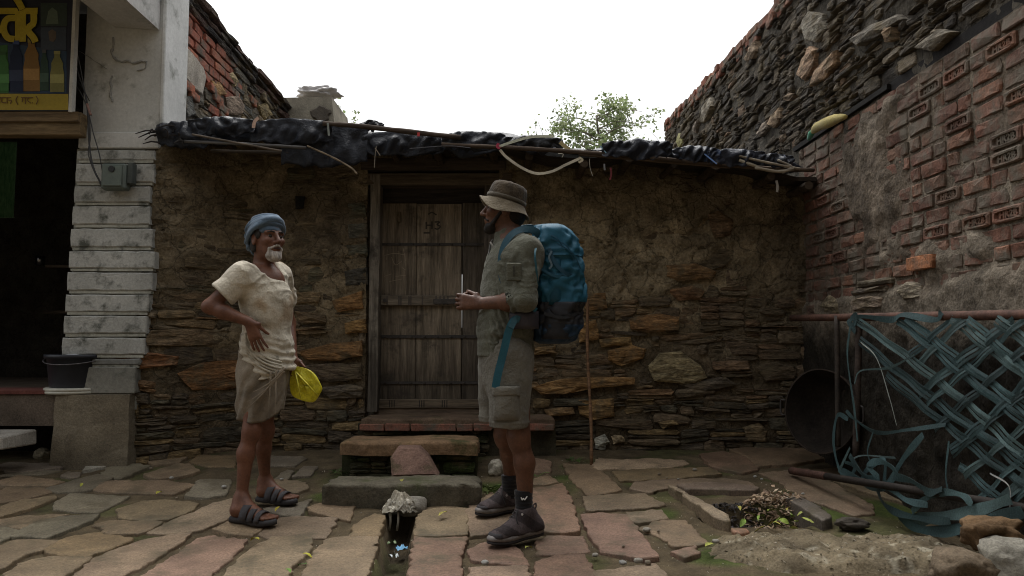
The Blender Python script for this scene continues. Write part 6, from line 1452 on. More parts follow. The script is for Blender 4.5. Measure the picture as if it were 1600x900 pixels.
# ------------------------------------------------------------------ the man in the turban
OY = 4.15
man = thing('person', 'bearded man in blue turban, stained cream shirt and short dhoti, hand on hip', 'person', tuple(G(400, 805)))
hn, tn = G(362, 813), G(428, 821); hf, tf_ = G(403, 782), G(461, 788)
hn[2] += .022; tn[2] += .022; hf[2] += .022; tf_[2] += .022
an, af = hn+V3(.045, .01, .085), hf+V3(.04, .0, .085)
kn, kf = A3(393, 672, 4.03), A3(414, 672, 4.28); hpn, hpf = A3(404, 566, 4.08), A3(416, 566, 4.23)
FRO = frame(R(-40), R(2)); hc = A3(418, 375, OY-.02); nk = A3(411, 420, OY+.02)
SKO = (.145, .062, .036)
S = SDF((-1.85, 3.62, .0), (-1.05, 4.62, 1.78), .0048)
head(S, hc, FRO, nk, .95)
S.cap(A3(414, 452, OY), A3(418, 470, OY), .10, .105, .05, (1, 0, 0), 1.35); S.cap(A3(412, 440, OY-.03), A3(418, 440, OY+.04), .072, .072, .05); S.cap(A3(418, 470, OY), A3(410, 560, OY), .11, .09, .05, (1, 0, 0), 1.3)
shn, shf = A3(380, 431, 3.985), A3(436, 430, 4.32); S.cap(A3(407, 428, OY), shn, .042, .042, .04); S.cap(A3(414, 428, OY), shf, .042, .042, .04)
S.cap(nk+V3(.05, -.02, -.11), A3(424, 440, OY-.02), .06, .07, .05)
eln, wrn = A3(327, 479, 3.93), A3(390, 503, 3.93)
S.cap(shn, eln, .046, .037, .02); S.cap(eln, eln+(wrn-eln)*.35, .037, .038, .02); S.cap(eln+(wrn-eln)*.35, wrn, .038, .025, .02)
hand(S, wrn, A3(406, 548, 3.94)-wrn, V3(.25, 1, 0), V3(1, .1, .35), [(.12, .15, .1), (.1, .15, .1), (.08, .18, .1), (.05, .2, .1)], (.95, .25, .2), 1.0, .10)
elf, wrf = A3(452, 505, 4.42), A3(458, 560, 4.30)
S.cap(shf, elf, .044, .036, .02); S.cap(elf, wrf, .036, .025, .02)
hand(S, wrf, V3(.15, -.15, -1), V3(.2, -1, 0), V3(1, .2, 0), [(.5, .9, .8), (.5, .9, .8), (.5, .9, .8), (.5, .9, .8)], (.7, .5, .5), .95)
for hp, k_, a_, h_, t_ in ((hpn, kn, an, hn, tn), (hpf, kf, af, hf, tf_)):
    S.cap(hp, k_, .072, .046, .03); S.cap(k_+V3(.010, 0, 0), k_+V3(.006, 0, -.02), .043, .042, .02); cm = k_+(a_-k_)*.34-V3(.012, 0, 0); S.cap(k_, cm, .040, .043, .03); S.cap(cm, a_, .043, .027, .03); foot(S, h_, t_, a_)
skin(S, 'body', M_SKIN, man, SKO); eyes(hc, FRO, man)
# shirt
S = SDF((-1.80, 3.70, .78), (-1.10, 4.52, 1.47), .0048)
sen = shn+(eln-shn)*.72; S.cap(shn, sen, .066, .074, .035); S.cap(shf, shf+(elf-shf)*.5, .064, .070, .035)
S.plane(sen+(shn-sen)*.15, eln-shn, .003, sen-V3(.16, .12, .14), sen+V3(.06, .12, .14))
S.cap(sen+(shn-sen)*.45, sen, .050, .062, .004, op='s')
S.cap(A3(412, 466, OY), A3(417, 478, OY-.01), .158, .158, .05, (1, 0, 0), 1.34); S.cap(A3(417, 470, OY-.01), A3(416, 545, OY-.01), .156, .152, .05, (1, 0, .1), 1.27); S.cap(A3(416, 545, OY), A3(421, 585, OY), .160, .168, .04, (1, 0, 0), 1.22)
S.cap(A3(404, 432, OY), shn, .054, .058, .06); S.cap(A3(416, 432, OY), shf, .054, .058, .06); S.cap(A3(410, 446, OY-.05), A3(418, 446, OY+.06), .085, .085, .06)
S.ell(nk+V3(.060, -.060, .012), (.118, .095, .098), frame(R(-30), R(-24)), .006, op='s'); S.ell(nk+V3(-.005, 0, .030), (.090, .098, .075), None, .008, op='s')
S.cap(A3(380, 590, OY), A3(470, 612, OY), .10, .10, .02, (0, 1, 0), .45, op='s')
def sh_d(P, N_):
    d = cfold(P, 13, V3(.75, .2, .62), .0075, 3.) + cfold(P, 9, V3(-.5, .3, .9), .0065, 8.) + .012*fbm(P[:, 0]*7, P[:, 1]*7, P[:, 2]*5, 3)
    low = 1-sstep(.88, 1.05, P[:, 2]); d = d + low*.006*np.sin(P[:, 2]*150+P[:, 0]*30+4*fbm(P[:, 0]*6, P[:, 1]*6, P[:, 2]*6)) + .006*np.sin((P[:, 0]-P[:, 1])*55+P[:, 2]*9)*sstep(.0, .1, 1.15-P[:, 2])*.6
    arm = sstep(-1.40, -1.52, P[:, 0]); return d*(1-.4*arm)
def sh_c(P):
    c = np.tile(V3(.56, .51, .415), (len(P), 1)); st = sstep(.08, .38, fbm(P[:, 0]*6, P[:, 1]*6, P[:, 2]*6+3.))[:, None]; c = c*(1-st*.50*V3(.75, .95, 1.15))
    sp_ = sstep(.30, .40, fbm(P[:, 0]*30, P[:, 1]*30, P[:, 2]*30+9., 3))[:, None]*(1-sstep(.95, 1.2, P[:, 2]))[:, None]; c = c*(1-.45*sp_)
    q = A3(449, 508, 4.02); e = np.hypot((P[:, 0]-q[0]-(P[:, 2]-q[2])*-.14)/.009, (P[:, 2]-q[2])/.055); c[e < 1] = (.05, .045, .04); return c
skin(S, 'shirt', M_SHIRT, man, (.45, .4, .3), sh_d, sh_c)
# dhoti: a wrapped cloth with folds, open at the hem
rings = []; NT = 132; LV = 40
wz, bz2 = at(410, 522, OY).z, at(410, 654, OY).z
for j in range(LV+1):
    t = j/LV; z = wz+(bz2-wz)*t; cx = at(np.interp(t, [0, .35, 1], [413, 411, 411]), 560, OY).x; ax_ = np.interp(t, [0, .30, .42, .7, 1], [.112, .124, .134, .132, .112]); ay = np.interp(t, [0, .30, .42, .7, 1], [.150, .156, .178, .186, .175]); r = []
    for i in range(NT):
        a = 2*math.pi*i/NT; nz = .006*float(vnoise(i/NT*26+t*5.2, t*2.1)) + .012*float(vnoise(i/NT*11-t*3.4, t*1.4, 3.)); dr = .006*math.sin(9*(a+t*1.9)+2.5*float(vnoise(i*.05, t*3)))*(.3+t)
        k = 1+(nz+dr)/.15; x = math.cos(a); y = math.sin(a)
        fr_ = math.exp(-((a-6.0)/.22)**2)+math.exp(-((a+.28)/.22)**2)          # the tucked front panel
        dz = -.006*math.sin(3*a)*t + .004*float(vnoise(i*.12, 7.))*t**3 + .045*t*float(sstep(.2, .75, math.cos(a))*sstep(-.75, -.2, math.sin(a)))
        r.append((cx+ax_*k*x*(1+.10*fr_), OY+ay*k*y, z+dz))
    rings.append(r)
for q in range(3): rings.append([(p[0]*.0+(p[0]-cx)*(1-.03*(q+1))+cx, (p[1]-OY)*(1-.03*(q+1))+OY, p[2]+.012*(q+1)) for p in rings[LV]])
v, f = loft(rings); P_ = np.array(v); cc = V3(.25, .208, .155)*(1-.35*sstep(.05, .4, fbm(P_[:, 0]*8, P_[:, 1]*8, P_[:, 2]*8+1.)))[:, None]
cc = cc*(1-.25*(1-sstep(bz2, bz2+.14, P_[:, 2])))[:, None]
m = MB(); m.add(v, f, cc); dh = m.build('dhoti', M_SHIRT, man, True)
m = MB()                                      # diagonal overlap and roll of cloth at the waist
for k in range(5):
    pts = [at(x, y+k*5, OY-.158-.007*k*(1 if k < 3 else .4)) for x, y in ((384, 520+k*2), (389, 536), (402, 550), (420, 560), (440, 566))]; m.tube(catmull(pts, 5), .0085, 6, (.46, .42, .34), flat=.7)
m.build('waist_roll', M_SHIRT, dh, True)
m = MB()
for k, (x0, y0, x1, y1) in enumerate(((446,575,396,612),(444,580,386,628),(440,578,384,640),(432,578,430,648),(424,580,420,640))):
    pts = [at(x0+(x1-x0)*t, y0+(y1-y0)*t+5*math.sin(math.pi*t)*(1 if k < 3 else 0), OY-.186-.006*math.sin(math.pi*t)) for t in np.linspace(0, 1, 6)]; m.tube(catmull(pts, 4), list(np.linspace(.011, .003, 21)), 6, (.26, .215, .16), flat=.6)
m.build('fold', M_SHIRT, dh, True)
# turban
TB = (.105, .155, .215)
S = SDF(hc-.24, hc+.26, .004); f, l, u = FRO; p = lambda a, b, d: hc+f*a+l*b+u*d
S.ell(p(-.025, 0, .066), (.112, .094, .066), FRO, .02); S.ell(p(-.082, 0, .008), (.058, .084, .090), FRO, .03)
S.ell(p(.03, 0, -.055), (.125, .2, .088), frame(R(-40), R(-26)), .010, op='s')
def tb_d(P, N_):
    q = P-hc; a = q@f; d = q@u; b = q@l; s_ = d*1.0-a*.48+.25*b*np.sign(a+.05)*.3
    return .007*np.sin(s_*175+2.2*fbm(P[:, 0]*9, P[:, 1]*9, P[:, 2]*9))+.0035*vnoise(s_*60, a*9, b*9)
skin(S, 'turban', M_FAB, man, TB, tb_d, lambda P: np.tile(V3(*TB), (len(P), 1))*(1+.35*fbm(P[:, 0]*14, P[:, 1]*14, P[:, 2]*14))[:, None])
m = MB()
for k in range(6):
    tl = -.50+k*.11; e1 = f*math.cos(tl)+u*math.sin(tl)*-1; pts = []
    for t in np.linspace(-2.5, 2.5, 30): r1 = .118-.010*abs(k-2)*.5; pts.append(Vector(p(-.022, 0, .034+.0165*k)+e1*math.cos(t)*(r1-.006*k)+l*math.sin(t)*(.098-.006*k)+u*.014*math.cos(t)))
    m.tube(pts, [.011*math.sin(math.pi*(i+.6)/30.6)**.4+.003 for i in range(30)], 8, np.array(TB)*random.uniform(.85, 1.2), flat=1.35)
m.build('turban_wrap', M_FAB, man, True)
# beard, moustache, hair at the temple
S = SDF(hc-.2, hc+.2, .0035)
S.ell(p(.060, 0, -.092), (.040, .044, .036), FRO, .02); S.ell(p(.076, 0, -.108), (.026, .030, .022), FRO, .02); S.cap(p(.102, .004, -.043), p(.076, .036, -.060), .008, .007, .006); S.cap(p(.102, -.004, -.043), p(.076, -.036, -.060), .008, .007, .006)
S.cap(p(.076, .036, -.060), p(.066, .034, -.095), .007, .012, .01); S.cap(p(.076, -.036, -.060), p(.066, -.034, -.095), .007, .012, .01)
skin(S, 'beard', M_HAIR, man, (.42, .38, .34), lambda P, N_: .004*fbm(P[:, 0]*60, P[:, 1]*60, P[:, 2]*25)+.002*vnoise(P[:, 0]*140, P[:, 1]*140, P[:, 2]*40))
S = SDF(hc-.2, hc+.2, .004)
for b in (-1, 1): S.ell(p(.008, .068*b, .028), (.030, .014, .032), FRO, .01); S.ell(p(-.035, .066*b, -.035), (.022, .016, .04), FRO, .01)
S.ell(p(-.075, 0, -.045), (.03, .06, .04), FRO, .02)
skin(S, 'hair', M_HAIR, man, (.035, .032, .03), lambda P, N_: .003*fbm(P[:, 0]*60, P[:, 1]*60, P[:, 2]*25))
m = MB()
for b in (-1, 1): m.tube([Vector(p(.094, .014*b, .032)), Vector(p(.090, .032*b, .037)), Vector(p(.078, .050*b, .031))], [.0035, .0045, .003], 6, (.035, .032, .03))
m.build('eyebrows', M_HAIR, man, True)
m = MB(); m.tube([Vector(p(.096, .022, -.058)), Vector(p(.103, 0, -.060)), Vector(p(.096, -.022, -.058))], [.003, .0055, .003], 6, (.03, .012, .01)); m.build('mouth', M_SKIN, man, True)
# sandals
for h_, t_ in ((hn, tn), (hf, tf_)):
    sd2 = subempty('sandal', man); g0 = Vector(h_)-Vector((0, 0, .024)); g1 = Vector(t_)-Vector((0, 0, .024)); d = (g1-g0).normalized(); g0 = g0-d*.012; g1 = g1+d*.010; sole_mesh(g0, g1, .036, .050, 0, .026, (.042, .040, .042), 'sole', M_RUBBER, sd2)
    l_ = Vector((-d.y, d.x, 0)); L = (g1-g0).length
    for s0, w, hh in ((.40, .042, .078), (.56, .030, .064), (.70, .026, .050)):
        m = MB(); c = g0+d*L*s0; pts = [c+l_*.052*math.cos(a)+Vector((0, 0, .018+hh*math.sin(a)**.8)) + d*.010*math.sin(a) for a in np.linspace(.001, math.pi-.001, 15)]
        m.ribbon(pts, w, [tuple((q_-c-Vector((0, 0, .02))).normalized()) for q_ in pts], .005, (.055, .052, .056)); m.build('strap', M_RUBBER, sd2, True)
# yellow plastic bag in the far hand
bag = thing('plastic_bag', 'bright yellow plastic bag hanging from the far hand of the turbaned man', 'bag', tuple(A3(478, 628, 4.24)))
OUT = [(457,577),(462,571),(470,573),(480,575),(490,581),(497,590),(501,599),(506,608),(500,615),(496,624),(489,631),(478,628),(466,624),(455,619),(453,608),(452,592)]
n = len(OUT); cen = A3(478, 602, 4.24); Q = [A3(x, y, 4.24) for x, y in OUT]; rr = []
for k, (s_, off) in enumerate(((1, 0), (.95, -.006), (.7, -.010), (.35, -.012), (.02, -.010))):
    rr.append([tuple(cen+(q-cen)*s_+V3(0, off+.020*float(vnoise(i*.8, k*1.7, 2.)), 0)) for i, q in enumerate(Q)])
rb_ = []
for k, (s_, off) in enumerate(((.94, .010), (.7, .016), (.3, .020), (.02, .020))): rb_.append([tuple(cen+(q-cen)*s_+V3(0, off+.008*float(vnoise(i*1.3, k*.9, 8.)), 0)) for i, q in enumerate(Q)])
v, f = loft(rr[::-1]+rb_); M_YEL = pm('yellow_film', (.8, .8, .8), (1.15, 1.15, 1.15), scale=14, bump=.9, bscale=24, rough=.35, fine=60, finebump=.5, dist=.015, spec=.5, fine_col=.2)
m = MB(); m.add(v, f, (.62, .56, .02)); o = m.build('film', M_YEL, bag, True); ss = o.modifiers.new('s', 'SUBSURF'); ss.levels = 1; ss.render_levels = 1
m = MB()
for x1, y1 in ((497, 618), (470, 622)):
    m.tube([Vector(A3(461+(x1-461)*t, 580+(y1-580)*t, 4.24-.012-.032*math.sin(math.pi*t))) for t in np.linspace(0, 1, 6)], [.004, .005, .005, .004, .003, .002], 5, (.66, .61, .06))
m.build('crease', M_YEL, bag, True)

# ------------------------------------------------------------------ the hiker
HY = 3.85
hk = thing('person', 'hiker in brimmed hat, grey green shirt and cargo shorts, hands clasped', 'person', tuple(G(800, 830)))
FRH = frame(R(176), R(4)); hc = A3(788, 330, HY); nk = A3(797, 372, HY); f, l, u = FRH; p = lambda a, b, d: hc+f*a+l*b+u*d
SKH = (.115, .052, .030)
hn, tn = G(846, 834), G(765, 853); hf, tf_ = G(812, 795), G(745, 807)
an, af = A3(821, 800, hn[1]-.05), A3(799, 772, hf[1]-.03); an[2] = hn[2]+.11; af[2] = hf[2]+.11
kn, kf = A3(811, 682, 3.72), A3(789, 680, 4.0); hpn, hpf = A3(803, 562, 3.75), A3(790, 562, 3.95)
shn, shf = A3(823, 392, 3.675), A3(812, 388, 4.03); eln, wrn = A3(819, 470, 3.615), A3(752, 474, 3.735); elf, wrf = A3(812, 474, 4.08), A3(748, 472, 3.85)
S = SDF((-.42, 3.42, .0), (.26, 4.30, 1.82), .0048)
head(S, hc, FRH, nk, 1.); S.cap(A3(800, 395, HY), A3(795, 545, HY), .12, .12, .05, (1, 0, 0), 1.3); S.cap(A3(800, 385, HY), shn, .06, .05, .04); S.cap(A3(800, 385, HY), shf, .06, .05, .04)
for s_, e_, w_ in ((shn, eln, wrn), (shf, elf, wrf)): S.cap(s_, e_, .052, .042, .02); S.cap(e_, e_+(w_-e_)*.35, .043, .046, .02); S.cap(e_+(w_-e_)*.35, w_, .046, .029, .02)
hand(S, wrn, V3(-1, .12, .10), V3(0, 1, -.1), V3(.1, .15, 1), [(.35, .95, .6), (.35, 1., .6), (.4, 1.05, .6), (.45, 1.1, .6)], (.8, .35, .3), 1.06)
hand(S, wrf, V3(-1, -.45, -.05), V3(0, -1, -.1), V3(.1, -.15, 1), [(.75, 1.1, .5), (.75, 1.1, .5), (.8, 1.1, .5), (.8, 1.1, .5)], (.9, .12, .25), 1.06)
for hp, k_, a_ in ((hpn, kn, an), (hpf, kf, af)):
    S.cap(hp, k_, .084, .054, .03); S.cap(k_-V3(.012, 0, 0), k_-V3(.008, 0, .03), .045, .041, .02); cm = k_+(a_-k_)*.34+V3(.016, 0, 0); S.cap(k_, cm, .048, .049, .03); S.cap(cm, a_, .049, .031, .03); S.cap(a_, a_-V3(.03, 0, .06), .034, .03, .02)
skin(S, 'body', M_SKIN, hk, SKH); eyes(hc, FRH, hk)
S = SDF(hc-.2, hc+.2, .0035)                     # beard and hair
S.ell(p(.055, 0, -.088), (.040, .050, .034), FRH, .02); S.ell(p(.076, 0, -.104), (.024, .026, .022), FRH, .015); S.cap(p(.100, .004, -.043), p(.078, .036, -.060), .006, .006, .006); S.cap(p(.100, -.004, -.043), p(.078, -.036, -.060), .006, .006, .006)
for b in (-1, 1): S.cap(p(.05, .056*b, -.075), p(.0, .072*b, .0), .012, .008, .012)
S.ell(p(-.055, 0, -.02), (.058, .070, .065), FRH, .02)
skin(S, 'hair', M_HAIR, hk, (.018, .015, .013), lambda P, N_: .003*fbm(P[:, 0]*60, P[:, 1]*60, P[:, 2]*30))
# shirt
SHC = (.108, .110, .084)
S = SDF((-.40, 3.45, .82), (.26, 4.26, 1.66), .0048)
for s_, e_, w_ in ((shn, eln, wrn), (shf, elf, wrf)):
    q = e_+(w_-e_)*.36; S.cap(s_, e_, .058, .051, .03); S.cap(e_, q, .051, .049, .02); S.plane(e_+(w_-e_)*.30, w_-e_, .003, q-.12, q+.12); S.cap(e_+(w_-e_)*.2, q, .044, .050, .003, op='s')
S.cap(A3(801, 432, HY), A3(797, 446, HY), .180, .182, .05, (1, 0, 0), 1.40); S.cap(A3(802, 408, HY-.06), A3(802, 408, HY+.06), .105, .105, .06); S.cap(A3(797, 440, HY), A3(790, 520, HY), .180, .180, .05, (1, 0, 0), 1.28); S.cap(A3(790, 520, HY), A3(790, 575, HY), .180, .186, .04, (1, 0, 0), 1.27)
S.cap(A3(802, 384, HY), shn+V3(0, .03, .01), .064, .060, .07); S.cap(A3(803, 386, HY), shf, .062, .060, .06); S.cap(A3(806, 405, HY), shn+V3(-.005, .06, -.05), .10, .075, .07); S.cap(A3(797, 382, HY), A3(792, 362, HY), .080, .068, .02)
S.plane(A3(790, 556, HY), (0, 0, -1), .004); S.ell(A3(789, 352, HY), (.062, .062, .055), FRH, .006, op='s'); S.plane(A3(786, 360, HY), (-.45, 0, 1), .004, A3(786, 362, HY)-.12, A3(786, 345, HY)+.12)
def hs_d(P, N_):
    d = cfold(P, 15, V3(.5, .1, .85), .0055, 5.)+.010*fbm(P[:, 0]*7, P[:, 1]*7, P[:, 2]*5, 3); z0 = A3(790, 530, HY)[2]
    hem = np.exp(-((P[:, 2]-z0)/.012)**2); arm = sstep(3.72, 3.66, P[:, 1]); roll = arm*sstep(-.0, -.03, P[:, 0]-.03)*(1-sstep(1.2, 1.26, P[:, 2]))
    return d-.004*hem+roll*.006*np.sin((P[:, 0]+.35*P[:, 2])*190)+arm*cfold(P, 22, V3(.75, .1, .65), .0065, 15.)+arm*(1-sstep(1.17, 1.30, P[:, 2]))*cfold(P, 34, V3(-.5, .1, .85), .005, 25.)
skin(S, 'shirt', M_SHIRT, hk, SHC, hs_d, lambda P: np.tile(V3(*SHC), (len(P), 1))*(1+.25*fbm(P[:, 0]*4, P[:, 1]*4, P[:, 2]*4))[:, None])
m = MB(); a = A3(803, 425, 3.588); m.box((a[0]-.038, 3.578, a[2]-.045), (a[0]+.038, 3.600, a[2]+.045), np.array(SHC)*.95, bev=.006); m.box((a[0]-.004, 3.573, a[2]-.02), (a[0]+.004, 3.577, a[2]+.03), (.05, .05, .04)); m.build('arm_pocket', M_SHIRT, hk)
m = MB(); m.ribbon(catmull([Vector(A3(770, 374, 3.79)), Vector(A3(766, 384, 3.79)), Vector(A3(764, 398, 3.78))], 5), .012, (-.7, -.7, 0), .003, (.04, .04, .036)); m.ribbon(catmull([Vector(A3(766, 378, 3.765)), Vector(A3(772, 390, 3.76)), Vector(A3(765, 402, 3.76))], 5), .008, (-.6, -.8, 0), .003, (.30, .29, .27)); m.build('collar_cord', M_FAB, hk, True)
# shorts
SC = (.150, .142, .118)
S = SDF((-.40, 3.45, .42), (.26, 4.26, 1.02), .0048)
S.cap(A3(790, 548, HY), A3(790, 575, HY), .178, .185, .03, (1, 0, 0), 1.38); zn, zf_ = at(800, 667, 3.70).z, at(770, 645, 4.0).z
S.cap(hpn+V3(-.012, 0, 0), A3(794, 690, 3.715), .118, .105, .05, (1, 0, 0), 1.10); S.cap(hpf+V3(-.03, 0, 0), A3(776, 690, 3.99), .118, .105, .05, (1, 0, 0), 1.08)
S.plane((0, 0, zn), (0, 0, -1), .004); q = A3(800, 668, 3.72); S.cap(q+V3(0, 0, .05), q-V3(0, 0, .05), .078, .085, .004, op='s')
skin(S, 'shorts', M_SHIRT, hk, SC, lambda P, N_: cfold(P, 16, V3(.35, .2, .95), .0055, 9.)+.008*fbm(P[:, 0]*8, P[:, 1]*8, P[:, 2]*6, 3)+.003*np.exp(-((P[:, 2]-zn-.025)/.006)**2), lambda P: np.tile(V3(*SC), (len(P), 1))*(1+.25*fbm(P[:, 0]*5, P[:, 1]*5, P[:, 2]*5))[:, None])
def curved_box(px0, px1, y0, y1, Yc, bulge, th, col, name, par, mat):
    m_ = MB(); v = []; nu, nv = 9, 9
    for side in (0, 1):
        for j in range(nv):
            for i in range(nu):
                a, b = i/(nu-1)*2-1, j/(nv-1)*2-1; e = (1-a**4)*(1-b**4); P0 = A3(px0+(px1-px0)*i/(nu-1), y0+(y1-y0)*j/(nv-1), Yc+bulge*a*a); v.append((P0[0], P0[1]-(th*e**.5 if side == 0 else -.03)+.003*float(vnoise(i*.9, j*.9, 3.))*e, P0[2]))
    f_ = [(j*nu+i, j*nu+i+1, (j+1)*nu+i+1, (j+1)*nu+i) for j in range(nv-1) for i in range(nu-1)]; B = nu*nv; f_ += [(B+a_[3], B+a_[2], B+a_[1], B+a_[0]) for a_ in f_]
    edge = [i for i in range(nu)]+[j*nu+nu-1 for j in range(1, nv)]+[(nv-1)*nu+i for i in range(nu-2, -1, -1)]+[j*nu for j in range(nv-2, 0, -1)]
    f_ += [(edge[i], B+edge[i], B+edge[(i+1) % len(edge)], edge[(i+1) % len(edge)]) for i in range(len(edge))]; m_.add(v, f_, col); return m_.build(name, mat, par, True)
pk = curved_box(771, 812, 610, 657, 3.596, .03, .016, np.array(SC)*1.0, 'cargo_pocket', hk, M_SHIRT); curved_box(769, 813, 604, 619, 3.588, .03, .012, np.array(SC)*1.08, 'flap', pk, M_SHIRT)
# hat
hatm = MB(); HC = (.135, .112, .078); fr_h = frame(R(176), R(17)); F_, L_, U_ = fr_h; hb_ = hc+UPV*.050-f*.008; rings = []; NT = 60
for (r, h, br_) in ((.004, .098, 0), (.038, .101, 0), (.066, .098, 0), (.082, .088, 0), (.090, .068, 0), (.094, .036, 0), (.096, .006, 0), (.097, 0, 0), (.099, -.003, .05), (.107, -.012, .35), (.120, -.022, .7), (.131, -.030, 1), (.133, -.033, 1), (.127, -.032, .95), (.112, -.020, .45), (.094, -.008, .0)):
    rg = []
    for i in range(NT):
        a = 2*math.pi*i/NT; c_, s_ = math.cos(a), math.sin(a); rx, ry = r*1.08, r*.94
        dr = -br_*(.034*s_*s_ - .016*max(0, c_)**2 + .012*max(0, -c_)**2) + br_*.008*math.sin(3*a+1)+ (.004*math.sin(5*a) if h > .1 else 0)
        q = hb_+F_*(rx*c_)+L_*(ry*s_)+U_*(h+dr); rg.append(tuple(q))
    rings.append(rg)
v, f2 = loft(rings); P_ = np.array(v); cc = np.tile(V3(*HC), (len(v), 1)); cc[:NT*8] *= V3(1.05, .92, .8)*.9; cc[:NT*8] *= (.42*(1+.5*np.sign(fbm(P_[:NT*8, 0]*24, P_[:NT*8, 1]*24, P_[:NT*8, 2]*24)-.08)*.5))[:, None]; cc[NT*8:] *= 1.25
hatm.add(v, f2, cc); hat = hatm.build('hat', M_SHIRT, hk, True)
m = MB(); rg = [[tuple(hb_+F_*(r*1.08*math.cos(2*math.pi*i/NT))+L_*(r*.94*math.sin(2*math.pi*i/NT))+U_*h) for i in range(NT)] for r, h in ((.0975, .004), (.1, .006), (.099, .022), (.094, .024))]; v, f2 = loft(rg); m.add(v, f2, np.array(HC)*.55); m.build('hat_band', M_FAB, hat, True)
m = MB()
for a in (1.15, 1.75, 2.2): q = hb_+F_*(.092*math.cos(a))+L_*(.080*math.sin(a))+U_*.055; m.tube([Vector(q), Vector(q+L_*.004*math.sin(a)+F_*.004*math.cos(a))], .005, 8, (.2, .18, .14))
m.build('eyelet', M_IRON, hat)
# socks, boots
def wmark(c, sx, par):
    m_ = MB(); pts = [(-.6, .45), (-.3, -.4), (0, .25), (.3, -.4), (1.0, .75)]; P = [Vector((c[0]+a*sx, c[1]+.006*abs(a), c[2]+b*sx*.8)) for a, b in pts]
    for i in range(4): m_.ribbon([P[i], P[i+1]], .0055, (0, -1, 0), .002, (.75, .75, .74))
    return m_.build('sock_mark', M_FAB, par)
for nm, a_, k_, h_, t_, stop in (('n', an, kn, hn, tn, 765), ('f', af, kf, hf, tf_, 739)):
    Yk = a_[1]; zs = at(815, stop, Yk).z; d = (t_-h_); L = np.linalg.norm(d); d = d/L; ax = (k_-a_)/np.linalg.norm(k_-a_)
    S = SDF(a_-V3(.1, .1, .10), a_+V3(.1, .1, .24), .004); S.cap(a_-V3(0, 0, .05), a_+ax*.22, .041, .048, .01); S.plane((0, 0, zs), (0, 0, 1), .004)
    sk = skin(S, 'sock', M_FAB, hk, (.012, .012, .014), lambda P, N_: .0015*np.sin(P[:, 2]*300)); c = a_+ax*.085; wmark((c[0]-.004, c[1]-.052, c[2]), .019, sk)
    bt = subempty('boot', hk); BC = (.062, .049, .050)
    S = SDF(np.minimum(h_, t_)-.12, np.maximum(h_, t_)+V3(.12, .12, .24), .0042); up = UPV; lft_ = np.cross(up, d)
    S.cap(h_+d*.045+up*.045, h_+d*.5*L+up*.040, .044, .040, .02); S.cap(h_+d*.5*L+up*.040, h_+d*(L-.052)+up*.034, .042, .040, .02, lft_, .88); S.cap(h_+d*.05+up*.05, a_+up*.018, .046, .047, .03); S.cap(a_+d*.01+up*.0, h_+d*.62*L+up*.050, .044, .036, .03)
    S.plane(a_+up*.045-d*.02, up+d*.22, .004); S.plane(h_+up*.030, -up, .004); S.cap(a_+up*.01, a_+up*.10, .036, .038, .004, op='s')
    skin(S, 'upper', M_LEATHER, bt, BC, lambda P, N_: .002*fbm(P[:, 0]*30, P[:, 1]*30, P[:, 2]*30)+.0022*np.sign(np.sin(((P-h_)@d)*70+P[:, 2]*40))*.5, lambda P: np.tile(V3(*BC), (len(P), 1))*(1+.35*np.sign(np.sin(((P-h_)@d)*38-P[:, 2]*55)))[:, None]*.9)
    g0, g1 = Vector(h_-d*.008), Vector(t_+d*.006); sole_mesh(g0, g1, .043, .052, .0, .014, (.030, .027, .028), 'outsole', M_RUBBER, bt, .010, 1.03); sole_mesh(g0+Vector((0, 0, .0145)), g1+Vector((0, 0, .0145)), .046, .053, .0, .022, (.20, .185, .175), 'midsole', M_RUBBER, bt, .010, 1.0)
    S = SDF(t_-.10, t_+.12, .004); S.cap(t_-d*.055+up*.036, t_-d*.046+up*.034, .044, .043, .01, lft_, .86); S.plane(t_-d*.045, -d, .004); S.plane(h_+up*.030, -up, .004); S.plane(t_+up*.056, up, .006); skin(S, 'toe_cap', M_RUBBER, bt, (.038, .035, .038))
    m = MB()
    for k in range(6):
        c = a_+up*(.034-.018*k)+d*(.040+.020*k); w = .030; m.tube([Vector(c-lft_*w*.9-up*.010), Vector(c+d*.008+up*.006), Vector(c+lft_*w*.9-up*.010)], .0032, 5, (.05, .045, .045))
    c = Vector(a_-lft_*(-1 if lft_[1] < 0 else 1)*.0); m.tube(catmull([Vector(a_+d*.05+up*.03), Vector(a_+d*.06+V3(0, -.05, .0)), Vector(a_+d*.045+V3(.01, -.056, -.06))], 5), .003, 5, (.03, .028, .03)); m.build('laces', M_FAB, bt, True)
    m = MB()
    for dx, dz_ in ((.022, .012), (.03, -.016)): q = Vector(a_+d*dx+up*dz_+V3(0, -.046, 0)); m.tube([q, q+Vector((0, -.004, 0))], .006, 8, (.45, .45, .45))
    m.build('lace_hook', M_IRON, bt)
    m = MB(); q = Vector(a_-d*.046+up*.03); m.tube(catmull([q, q+Vector(-d*.022+up*.012), q+Vector(-d*.022-up*.012), q-Vector(up*.02)], 4), .004, 5, (.05, .04, .045)); m.build('pull_loop', M_FAB, bt, True)

